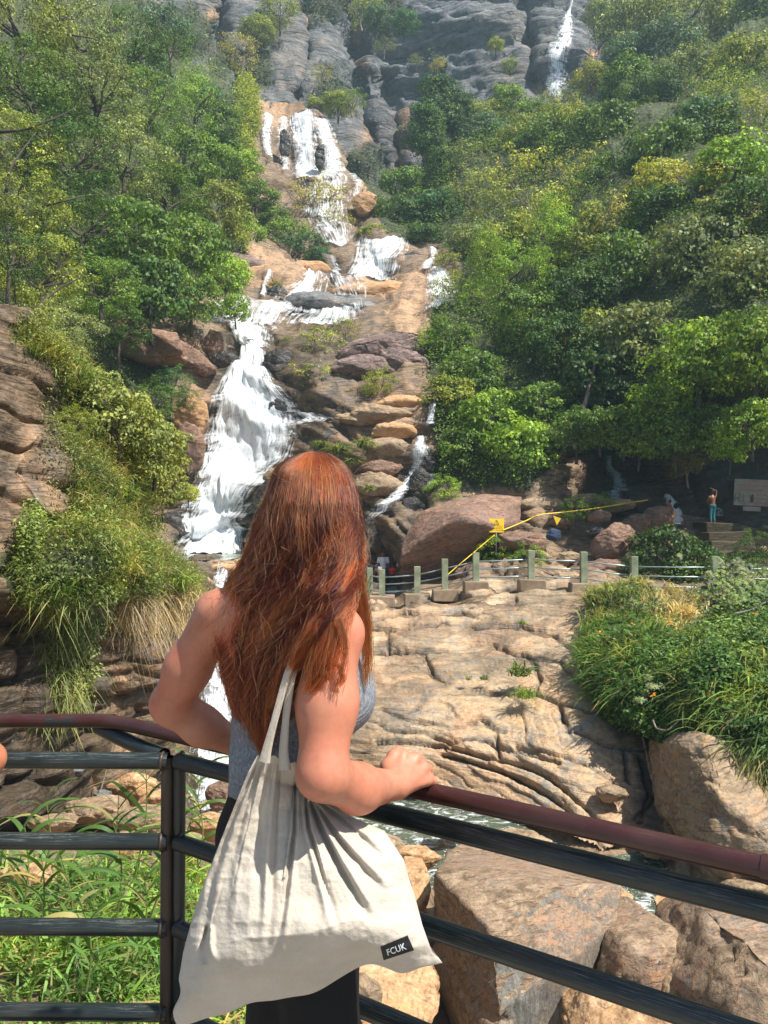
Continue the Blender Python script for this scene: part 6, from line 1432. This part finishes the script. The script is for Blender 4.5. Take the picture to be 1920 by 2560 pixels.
# ---- leggings
LG=flat_mat('black_leggings',(.008,.008,.009),.75,.2,20,.2,spec=.25)
zt=float(w(600,1975,1.85)[2])
link('leggings',body_mesh('leggings',torso[2:4]+legs[:6],.010,LG,.04,.006,[lambda X:X[...,2]-zt,lambda X:.12-X[...,2]]),W)
SHOE=flat_mat('white_shoe',(.6,.6,.58),.6)
for q in(5,7):
    pass
link('shoes',body_mesh('shoes',[p for p in legs if p[0]=='e'],.009,SHOE,.01,.008),W)
# ---- hair
ys_=np.array([1129,1134,1143,1158,1180,1215,1260,1310,1350,1400,1430,1480,1530,1590,1650,1700,1750,1800,1850,1885],float)
xL=np.array([772,748,727,704,686,676,662,644,634,618,602,574,556,550,556,566,578,594,612,630],float)
xR=np.array([802,822,838,857,873,883,892,898,901,901,893,876,842,815,795,775,752,735,728,715],float)
dL=np.array([1.84,1.845,1.85,1.85,1.85,1.86,1.86,1.86,1.86,1.86,1.86,1.87,1.87,1.86,1.85,1.84,1.83,1.82,1.82,1.82])-.0
dR=np.array([1.84,1.84,1.84,1.84,1.84,1.83,1.82,1.81,1.80,1.77,1.74,1.68,1.645,1.63,1.63,1.635,1.64,1.65,1.65,1.66])
bl=np.array([.0,.02,.04,.062,.082,.105,.122,.128,.125,.11,.095,.075,.055,.05,.048,.045,.04,.035,.03,.03])
def hsurf_(s,y,inn=0,front=False):
    """point of the hair surface: s across 0..1, y photo row, inn metres inwards"""
    l=np.interp(y,ys_,xL);r_=np.interp(y,ys_,xR);a=np.interp(y,ys_,dL);b=np.interp(y,ys_,dR);q=np.interp(y,ys_,bl)
    x=l+(r_-l)*s;u=np.clip(1-(2*s-1)**2,0,1)**.5
    d=a+(b-a)*s-q*u+inn
    return P(x,y,d)-WO
HB=NT('hair_under');n_=HB.noise(HB.vmap(obj(HB),(220,220,14)),1,3,.6)
HB.done(HB.bsdf(Base_Color=HB.ramp(n_,[(.35,(.018,.005,.002)),(.65,(.10,.026,.009))]),Roughness=.5,Normal=HB.bump(n_,.6,.004)))
hair=link('hair',None,W) if False else None
ss=np.linspace(0,1,50);yy=np.r_[np.linspace(1130,1500,70),np.linspace(1506,1800,40)]
SS,YY=np.meshgrid(ss,yy);sh=hsurf_(.03+SS*.94,YY,.016)
bk=hsurf_(.03+SS*.94,YY,.016)+np.array([0,.03,0])
cap=[('e',tuple(hc+[-.002,.0,.008]),(.080,.098,.104),HY_,.03),('e',tuple(hc-fd*.03+[0,0,-.06]),(.080,.07,.12),HY_,.03)]
shell=npmesh('hair',np.concatenate([sh.reshape(-1,3),bk.reshape(-1,3)]),np.concatenate([gridfaces(*SS.shape),gridfaces(*SS.shape)[:,::-1]+SS.size]),HB.m)
HO=link('hair',shell,W)
link('hair_cap',body_mesh('hair_cap',cap,.008,HB.m,.03,0,[lambda X:((X-hc)@fd)-.058+np.clip((X[...,2]-hc[2]-.04)*-.4,-.1,.06)]),HO)
def hair_mat(name,c,rough=.28):
    m=NT(name);h=m.n('BsdfHairPrincipled');h.model='CHIANG';h.parametrization='COLOR'
    rnd=m.n('HairInfo').outputs['Random']
    cc=m.ramp(rnd,[(0,tuple(x*.45 for x in c)),(.5,c),(.82,tuple(min(1,x*f) for x,f in zip(c,(1.7,2.4,2.6)))),(1,tuple(min(1,x*f) for x,f in zip(c,(3.0,6.0,7.0))))])  # random tone per strand; the palest end paints sun highlights
    m.set(h.inputs['Color'],cc);h.inputs['Roughness'].default_value=rough;h.inputs['Radial Roughness'].default_value=.45
    h.inputs['Random Roughness'].default_value=.3;h.inputs['Coat'].default_value=0;h.inputs['IOR'].default_value=1.40
    return m.done(h.outputs[0])
HM=hair_mat('auburn_hair',(.078,.0066,.0014),.25)
def curves(name,Pt,rad,mat,par):
    n,m_,_=Pt.shape;hc_=bpy.data.hair_curves.new(name);hc_.add_curves([m_]*n)
    hc_.points.foreach_set('position',np.ascontiguousarray(Pt,np.float32).ravel())
    ra_=hc_.attributes.get('radius') or hc_.attributes.new('radius','FLOAT','POINT')
    ra_.data.foreach_set('value',np.ascontiguousarray(rad,np.float32).ravel())
    hc_.materials.append(mat);o=bpy.data.objects.new(name,hc_);COL.objects.link(o);o.parent=par;return o
r=np.random.default_rng(5)
def strands(N,seed,smin=0,smax=1,y0=(1129,1146),y1=(1500,1880),K=26,depth=.034,ncl=190,fly=0,amp=1.):
    r=np.random.default_rng(seed);u=np.linspace(0,1,K)[None]
    s0=r.uniform(smin,smax,N)
    cl=r.uniform(smin,smax,ncl);ci=np.abs(s0[:,None]-cl[None]+r.normal(0,.02,(N,ncl))).argmin(1);sc_=cl[ci]
    ph=r.uniform(0,6.28,ncl)[ci];fr=r.uniform(2.0,4.2,ncl)[ci];am=r.uniform(.015,.07,ncl)[ci];yend=(r.uniform(y1[0],y1[1],ncl)-150*np.clip(.35-cl,0,1)*r.random(ncl))[ci]+r.normal(0,38,N)
    yend=yend-120*sm((s0-.5)/.4);ya=r.uniform(*y0,N);Y=ya[:,None]+(yend-ya)[:,None]*u
    pull=sm((Y-1230)/300)*.80
    # lower ends taper together into points
    s=s0[:,None]*(1-pull)+(sc_[:,None]+ (s0-sc_)[:,None]*.25)*pull
    s=s+amp*am[:,None]*np.sin(fr[:,None]*u*6.28+ph[:,None])*sm((Y-1180)/300)+r.normal(0,.006,(N,1))*np.sin(u*9+r.uniform(0,6,(N,1)))
    # locks on her right sweep towards the lower left
    sw=sm((Y-1430)/330)*sm((s0[:,None]-.25)/.6)*.22;s=s-sw
    off=r.random(N)[:,None]**1.3*depth*sm(u*6)
    off=off-.024*sm((Y-1200)/300)*(.5+.5*np.sin(ph))[:,None]*np.sin(fr[:,None]*u*5+ph[:,None]*2)
    off=off+fly*r.normal(0,1,(N,1))*u*.5
    p=hsurf_(np.clip(s,-.06,1.06),np.clip(Y,1128,1885),off)
    p=p+(r.normal(0,.0035,(N,1,3))*sm(u*3)[...,None])
    p[...,0]+=fly*r.normal(0,1,(N,1))*u**2
    return p
S1=strands(15000,1);rad=np.linspace(.00052,.00022,26)[None]*r.uniform(.7,1.25,(len(S1),1))
curves('strands',S1,rad,HM,HO)
S2=strands(450,2,-.03,1.03,y1=(1500,1870),fly=.022,depth=.0,amp=2.2);S2[...,1]-=.006
curves('stray_strands',S2,np.full(S2.shape[:2],.0003),hair_mat('coppery_hair',(.2,.026,.005)),HO)
S4=strands(2600,9,ncl=46,depth=.008,amp=1.5);S4[...,1]-=.004
curves('copper_locks',S4,np.linspace(.0005,.0002,26)[None]*np.ones((len(S4),1)),hair_mat('copper_lock_hair',(.22,.026,.005)),HO)
S5=strands(3200,19,ncl=60,depth=.008,amp=1.4);S5[...,1]-=.003
curves('dark_locks',S5,np.linspace(.0005,.0002,26)[None]*np.ones((len(S5),1)),hair_mat('dark_lock_hair',(.022,.0022,.0008)),HO)
# short broken hairs all over the surface, their sun glint painted as a paler colour
N=420;s=r.uniform(.02,.98,N);y=r.uniform(1150,1800,N);b=hsurf_(s,y,-.002);K=6;u=np.linspace(0,1,K)[None,:,None]
dv=r.normal(0,1,(N,3))*[1,.3,.8];dv/=np.linalg.norm(dv,axis=1)[:,None];dv2=r.normal(0,1,(N,3));L=r.uniform(.008,.030,N)[:,None,None]
S3=b[:,None]+dv[:,None]*L*u+dv2[:,None]*L*.35*u*u+np.array([0,-.006,0])*np.sin(u*3.1)
curves('short_hairs',S3,np.full(S3.shape[:2],.00028),hair_mat('glint_coloured_hair',(.34,.10,.035)),HO)
# curtain of hair over the front of her right shoulder
def bunch(N,pts,spread,seed,K=24,curl=0,rad=.0004,end=1.0):
    r=np.random.default_rng(seed);V=np.array([w(*q) for q in pts]);t=np.linspace(0,1,len(V));u=np.linspace(0,1,K)
    base=np.stack([np.interp(u,t,V[:,i]) for i in range(3)],1)
    for _ in range(3):base[1:-1]=(base[:-2]+2*base[1:-1]+base[2:])/4
    e=.35+.65*r.random(N)**.7
    P_=np.empty((N,K,3))
    for i in range(N):
        uu=u*e[i];b_=np.stack([np.interp(uu,u,base[:,j]) for j in range(3)],1)
        o_=r.normal(0,1,3)*spread*np.array([1,.6,.15]);wv=spread*.55*np.sin(uu*r.uniform(4,11)+r.uniform(0,6))
        P_[i]=b_+o_*(.45+.75*uu[:,None]*(1-.85*uu[:,None]))+np.stack([wv,wv*.3,wv*0],1)
    return P_
BN_=[([(884,1330,1.80),(892,1420,1.78),(905,1500,1.79),(915,1570,1.80),(918,1640,1.80),(915,1720,1.80)],.010,260),
 ([(875,1330,1.80),(880,1430,1.76),(892,1510,1.76),(905,1580,1.77),(910,1640,1.77)],.009,200),
 ([(860,1380,1.76),(872,1460,1.70),(868,1520,1.665),(850,1570,1.63),(830,1640,1.60),(812,1700,1.585)],.012,420),
 ([(850,1400,1.74),(856,1480,1.68),(838,1550,1.63),(800,1640,1.60),(788,1700,1.59),(772,1735,1.60)],.013,700),
 ([(840,1430,1.72),(820,1520,1.64),(786,1580,1.61),(755,1630,1.61),(735,1680,1.63)],.014,700),
 ([(610,1400,1.85),(585,1480,1.86),(562,1560,1.87),(556,1640,1.87),(562,1720,1.86)],.008,160)]
Bs=[bunch(n_,p_,sp2,30+i) for i,(p_,sp2,n_) in enumerate(BN_)]
curves('shoulder_locks',np.concatenate(Bs),np.full((sum(len(x) for x in Bs),24),.00038),hair_mat('orange_lit_hair',(.24,.024,.004)),HO)  # orange sunlight on the shoulder locks is put into their hair colour
# curls lying on the upper arm
cu=[]
for i in range(42):
    cx,cy=835+r.normal(0,3),1690+r.normal(0,4);a=np.linspace(-1.9,2.6,24)+r.normal(0,.1);rx=r.uniform(20,27);ry=rx*1.15
    X=cx+rx*np.sin(a)*np.linspace(.9,1,24);Yp=cy-ry*np.cos(a);cu.append(P(X,Yp,1.588+.014*np.abs(np.cos(a))+r.normal(0,.002))-WO)
for i in range(60):
    t=np.linspace(0,1,24);x0=845+r.normal(0,6);X=x0+18*np.sin(t*3.4+r.normal(0,.2))+r.normal(0,5)*t;cu.append(P(X,1545+t*r.uniform(140,200),1.612-.028*t+r.normal(0,.002))-WO)
curves('arm_curls',np.array(cu),np.full((len(cu),24),.0003),hair_mat('curl_hair',(.13,.022,.005)),HO)
# pearl earring
mb=MB();c=np.array(w(838,1488,1.655));V=[];
for ph in np.linspace(.01,np.pi-.01,8):
    for t in np.linspace(0,2*np.pi,12,endpoint=False):V.append(c+.005*np.array([math.sin(ph)*math.cos(t),math.sin(ph)*math.sin(t),1.5*math.cos(ph)]))
link('earring',npmesh('earring',np.array(V),gridfaces(8,12,wrap=True),flat_mat('pearl',(.75,.78,.8),.15)),W)
tag(W,'woman with long auburn hair seen from behind, one hand on the handrail','person')
# ---------------------------------------------------------------- cloth bag
def canvas():
    m=NT('cream_canvas');v=obj(m);f=m.noise(v,420,3,.7);b=m.noise(v,9,4,.6);md=m.noise(v,60,4,.65)
    c=m.mix(1,m.ramp(b,[(.3,(.43,.38,.31)),(.7,(.53,.475,.40))]),m.ramp(f,[(.3,(.9,.9,.9)),(.7,(1.08,1.08,1.08))]),'MULTIPLY')
    c=m.mix(m.math('MULTIPLY',m.ramp(m.noise(v,34,3,.6),[(.70,(0,0,0)),(.78,(1,1,1))]),.35),c,(.40,.34,.27))
    h=m.math('ADD',m.math('MULTIPLY',f,.4),m.math('ADD',md,m.math('MULTIPLY',b,.6)))
    s=m.bsdf(Base_Color=c,Roughness=.92,Normal=m.bump(h,.55,.005),Specular_IOR_Level=.15);m.p.inputs['Sheen Weight'].default_value=.15
    return m.done(s)
CV=canvas()
bo=PV(720,2450,1.6);B=empty('tote_bag',bo);BO=np.array(bo)
tt=np.array([0,.08,.2,.35,.5,.65,.8,.9,1.0])
Lx=np.array([645,620,588,548,513,482,458,446,441]);Ly=np.array([1886,1930,2010,2110,2200,2290,2380,2455,2566])
Rx=np.array([738,768,880,962,1010,1036,1056,1074,1106]);Ry=np.array([1900,1975,2042,2078,2150,2235,2312,2362,2406])
Ld=np.array([1.63,1.63,1.64,1.66,1.67,1.67,1.66,1.66,1.66]);Rd=np.array([1.66,1.745,1.775,1.74,1.70,1.68,1.67,1.66,1.665])
n1,n2=190,210;T,U=np.meshgrid(np.linspace(0,1,n1),np.linspace(0,1,n2),indexing='ij')
def bi(a):return np.interp(T,tt,a)
ue=U
X=bi(Lx)*(1-ue)+bi(Rx)*ue;Yp=bi(Ly)*(1-ue)+bi(Ry)*ue
Yp=Yp+sm((T-.55)/.45)*(-40*np.exp(-((U-.70)/.11)**2)-12*np.exp(-((U-.3)/.1)**2)+9*np.exp(-((U-.86)/.05)**2)+4*np.sin(U*40)*.4)
Yp=Yp+(1-sm(T/.12))*(9*np.sin(U*9.0)+14*np.exp(-((U-.55)/.1)**2))
X=X+np.sin(T*17+U*3)*3*(1-np.abs(2*U-1))-(U<.5)*sm((T-.86)/.1)*10*np.sin(T*60)*np.exp(-(U/.08)**2)
dd=bi(Ld)*(1-U)+bi(Rd)*U
bul=np.interp(T,[0,.1,.3,.55,.78,.90,1.0],[.0,.008,.035,.072,.098,.078,.0])
prof=np.clip(1-np.abs(2*U-1)**2.6,0,1)**.7
front=bul*prof
# folds fan out from the shoulder and from under the elbow
def crease(line,wd,dep,side=1):
    global front
    t=np.full(T.shape,1e9);q=segdist(X,Yp,line)
    L0=np.array(line[0]);L1=np.array(line[-1]);al=np.clip(((X-L0[0])*(L1-L0)[0]+(Yp-L0[1])*(L1-L0)[1])/((L1-L0)@(L1-L0)),0,1)
    ww=wd*(.45+.9*al);nx,ny=(L1-L0)[1],-(L1-L0)[0];sg=np.sign((X-L0[0])*nx+(Yp-L0[1])*ny)
    f=dep*(1-al)**.55*sm((al)*12)
    front=front-f*np.exp(-(q/ww)**2)+.9*f*np.exp(-((q-ww*1.9)/(ww*1.1))**2)*(sg==side)
crease([(768,1985),(800,2070),(850,2170),(930,2310)],9,.026)
crease([(772,1985),(830,2080),(880,2140),(960,2230)],8,.020)
crease([(775,1990),(840,2040),(900,2090),(960,2150)],7,.016)
crease([(760,1970),(770,2070),(810,2200),(850,2330)],7,.016,-1)
crease([(738,1930),(735,2080),(712,2250),(690,2380)],6,.014)
crease([(700,1900),(690,2030),(680,2200),(672,2380)],8,.012,-1)
crease([(680,1895),(650,2020),(648,2180),(650,2330)],9,.010)
crease([(660,1890),(610,2030),(575,2180),(560,2330)],9,.009)
crease([(650,1890),(580,2050),(530,2200),(500,2400)],8,.009,-1)
crease([(520,2310),(508,2360),(512,2410)],9,.022)
crease([(1000,2110),(1025,2200),(1045,2290)],6,.008)
# lumps pushed out by what is inside
for (x,y,rx,ry,h) in [(600,2400,75,45,.018),(820,2330,120,48,.022),(500,2490,50,40,.014),(700,2430,60,30,-.010),(960,2330,70,40,.012),(1070,2385,26,20,-.012),(560,2470,40,24,-.012),(640,2290,60,60,.010)]:
    front=front+h*np.exp(-((X-x)/rx)**2-((Yp-y)/ry)**2)
q3=np.stack([X/60,Yp/60,X*0],-1)
front=front+fbm(q3,4,91)*.0055+ridge(q3*1.6,3,93)*.0022
Vf=P(X,Yp,dd-front)-BO
Vb=P(X,Yp,dd+bul*.75*prof+.004)-BO
rimm=np.concatenate([gridfaces(n1,n2),gridfaces(n1,n2)[:,::-1]+n1*n2])
i_=np.arange(n1*n2).reshape(n1,n2);lp=np.r_[i_[:,0],i_[-1,1:],i_[::-1,-1][1:]];
bridge=np.stack([lp[:-1],lp[1:],lp[1:]+n1*n2,lp[:-1]+n1*n2],1)
bagm=npmesh('body',np.concatenate([Vf.reshape(-1,3),Vb.reshape(-1,3)]),np.concatenate([rimm,bridge]),CV)
link('body',bagm,B)
from mathutils.bvhtree import BVHTree
bt=BVHTree.FromPolygons([Vector(v) for v in Vf.reshape(-1,3)],[tuple(f) for f in gridfaces(n1,n2).tolist()])
def onbag(px,py,off):
    o_=Vector(CAM-BO);dr=(PV(px,py,1.5)-Vector(CAM)).normalized();h_=bt.ray_cast(o_,dr)
    return (h_[0]-dr*off) if h_[0] else PV(px,py,1.6)-Vector(BO)
# straps
def strap(name,pts,wd):
    V=np.array([P(*q)-BO for q in pts]);t=np.linspace(0,1,len(V));u=np.linspace(0,1,60);Q=np.stack([np.interp(u,t,V[:,i]) for i in range(3)],1)
    for _ in range(8):Q[1:-1]=(Q[:-2]+2*Q[1:-1]+Q[2:])/4
    tg=np.gradient(Q,axis=0);tg/=np.linalg.norm(tg,axis=1)[:,None];s=np.cross(tg,[0,1.,.15]);s/=np.linalg.norm(s,axis=1)[:,None];n=np.cross(s,tg)
    w3=np.interp(u,[0,.25,1],[wd*1.25,wd*.75,wd])[:,None]/2;th=n*.0022;cr=n*.003
    ring=np.stack([Q-s*w3-th,Q-s*w3*.3-th-cr,Q+s*w3*.4-th+cr*.4,Q+s*w3-th,Q+s*w3+th,Q-s*w3+th],1);k=6;m_=len(Q)
    i=np.arange(m_*k).reshape(m_,k);i=np.concatenate([i,i[:,:1]],1);f=np.stack([i[:-1,:-1],i[:-1,1:],i[1:,1:],i[1:,:-1]],-1).reshape(-1,4)
    link(name,npmesh(name,ring.reshape(-1,3),f,CV),B)
strap('strap',[(661,1905,1.622),(668,1870,1.622),(692,1780,1.622),(722,1670,1.628),(765,1590,1.636),(825,1530,1.642),(858,1520,1.70),(862,1560,1.80)],.019)
strap('strap',[(713,1925,1.635),(708,1880,1.636),(716,1780,1.63),(732,1670,1.632),(778,1585,1.64),(838,1524,1.65),(868,1530,1.72),(868,1570,1.80)],.020)
# hem seam along the mouth, label patch
PB=flat_mat('black_label',(.008,.008,.009),.7,.2,60,.2)
q=[(951,2368),(1019,2340),(1035,2376),(959,2401)]
nu,nv=12,7;V=[]
for j in range(nv):
    for i in range(nu):
        a=i/(nu-1);b=j/(nv-1);x=(q[0][0]*(1-a)+q[1][0]*a)*(1-b)+(q[3][0]*(1-a)+q[2][0]*a)*b;y=(q[0][1]*(1-a)+q[1][1]*a)*(1-b)+(q[3][1]*(1-a)+q[2][1]*a)*b
        V.append(onbag(x,y,.0035))
V=np.array([v[:] for v in V]);Vb2=V+np.array([0,.003,0]);gf=gridfaces(nv,nu);ii=np.arange(nu*nv).reshape(nv,nu)
lp=np.r_[ii[0],ii[1:,-1],ii[-1,::-1][1:],ii[::-1,0][1:]]
PT_=link('label_patch',npmesh('label_patch',np.concatenate([V,Vb2]),np.concatenate([gf,gf[:,::-1]+nu*nv,np.stack([lp[:-1],lp[1:],lp[1:]+nu*nv,lp[:-1]+nu*nv],1)]),PB,smooth=False),B)
c0,c1,c3=[Vector(V[k]) for k in (0,nu-1,(nv-1)*nu)]
xa=(c1-c0);wl=xa.length;xa.normalize();ya=(c0-c3);hl_=ya.length;za=xa.cross(ya).normalized();ya=za.cross(xa)
td=bpy.data.curves.new('lettering','FONT');td.body='FCUK';td.size=1;td.space_character=1.08;td.align_x='CENTER';td.align_y='CENTER';td.offset=.012
to=bpy.data.objects.new('tmp',td);COL.objects.link(to);bpy.context.view_layer.update()
tme=bpy.data.meshes.new_from_object(to.evaluated_get(bpy.context.evaluated_depsgraph_get()));bpy.data.objects.remove(to)
xs=[v.co.x for v in tme.vertices];ys=[v.co.y for v in tme.vertices];xm,xM,ym,yM=min(xs),max(xs),min(ys),max(ys)
bm=bmesh.new();bm.from_mesh(tme);bmesh.ops.subdivide_edges(bm,edges=[e_ for e_ in bm.edges if e_.calc_length()>.15],cuts=2);bm.to_mesh(tme);bm.free()
for v in tme.vertices:
    a_=.17+.64*(v.co.x-xm)/(xM-xm);b_=.78-.46*(v.co.y-ym)/(yM-ym)
    x=(q[0][0]*(1-a_)+q[1][0]*a_)*(1-b_)+(q[3][0]*(1-a_)+q[2][0]*a_)*b_;y=(q[0][1]*(1-a_)+q[1][1]*a_)*(1-b_)+(q[3][1]*(1-a_)+q[2][1]*a_)*b_
    v.co=onbag(x,y,.0048)
tme.materials.clear();tme.materials.append(flat_mat('white_print',(.62,.66,.70),.5));link('lettering',tme,PT_)
tag(B,'cream cloth tote bag with black label hanging from her shoulder','bag')
# elbow of someone standing just outside the picture
e=empty('person',(-1.62,1.95,-.085));eo=np.array([-1.62,1.95,-.085])
el=P(2,1902,2.30)-eo
bod=[('e',(0,0,1.22),(.18,.12,.2)),('c',(0,0,.95),(0,0,1.2),.14,.14),('e',(0,0,.9),(.18,.13,.14)),('c',(0,.0,1.36),(0,.02,1.5),.055,.05),('e',(0,.02,1.6),(.078,.097,.115)),('e',(0,.118,1.58),(.014,.02,.02)),
 ('c',(-.09,0,.88),(-.1,0,.48),.09,.065),('c',(-.1,0,.48),(-.1,0,.08),.06,.04),('c',(.09,0,.88),(.1,0,.48),.09,.065),('c',(.1,0,.48),(.1,0,.08),.06,.04),('e',(-.1,.06,.04),(.045,.12,.036)),('e',(.1,.06,.04),(.045,.12,.036)),
 ('c',(-.17,0,1.38),(-.25,.15,1.1),.055,.045),('c',(-.25,.15,1.1),(-.15,.4,1.05),.042,.032),('e',(-.13,.44,1.05),(.03,.05,.03)),
 ('c',(.17,0,1.38),tuple(el-[.035,0,-.01]),.055,.042),('c',tuple(el-[.035,0,-.0]),(el[0]-.25,el[1]+.22,el[2]+.02),.044,.032),('e',(el[0]-.29,el[1]+.25,el[2]+.02),(.05,.03,.03))]
link('body',body_mesh('body',bod,.014,skin('tanned_skin',(.42,.17,.09),.1),.03),e)
link('shirt',body_mesh('shirt',bod[:3],.016,cloth('dark_shirt',(.05,.06,.08)),.03,.012,[lambda X:.86-X[...,2],lambda X:X[...,2]-1.42]),e)
link('shorts',body_mesh('shorts',[bod[2]]+bod[6:10],.016,cloth('dark_shorts',(.03,.03,.04)),.03,.014,[lambda X:.5-X[...,2],lambda X:X[...,2]-.9]),e)
link('hair',body_mesh('hair',[('e',(0,0,1.63),(.088,.1,.1))],.016,HAIRB,.03),e)
tag(e,'person at the left edge of whom only a tanned elbow shows above the rail','person')
print('figure',time.time()-T0)
# ---------------------------------------------------------------- haze over the valley
m=NT('valley_haze');pv=m.n('VolumePrincipled');pv.inputs['Density'].default_value=.0007;pv.inputs['Color'].default_value=(.60,.86,.97,1);pv.inputs['Anisotropy'].default_value=.1
m.t.links.new(pv.outputs[0],m.out.inputs['Volume'])
mb=MB();mb.box((0,70,60),(420,300,182));tag(mb.build('haze',m.m,None,False),'thin bluish air over the far cliff',kind='stuff')
print('all',time.time()-T0)
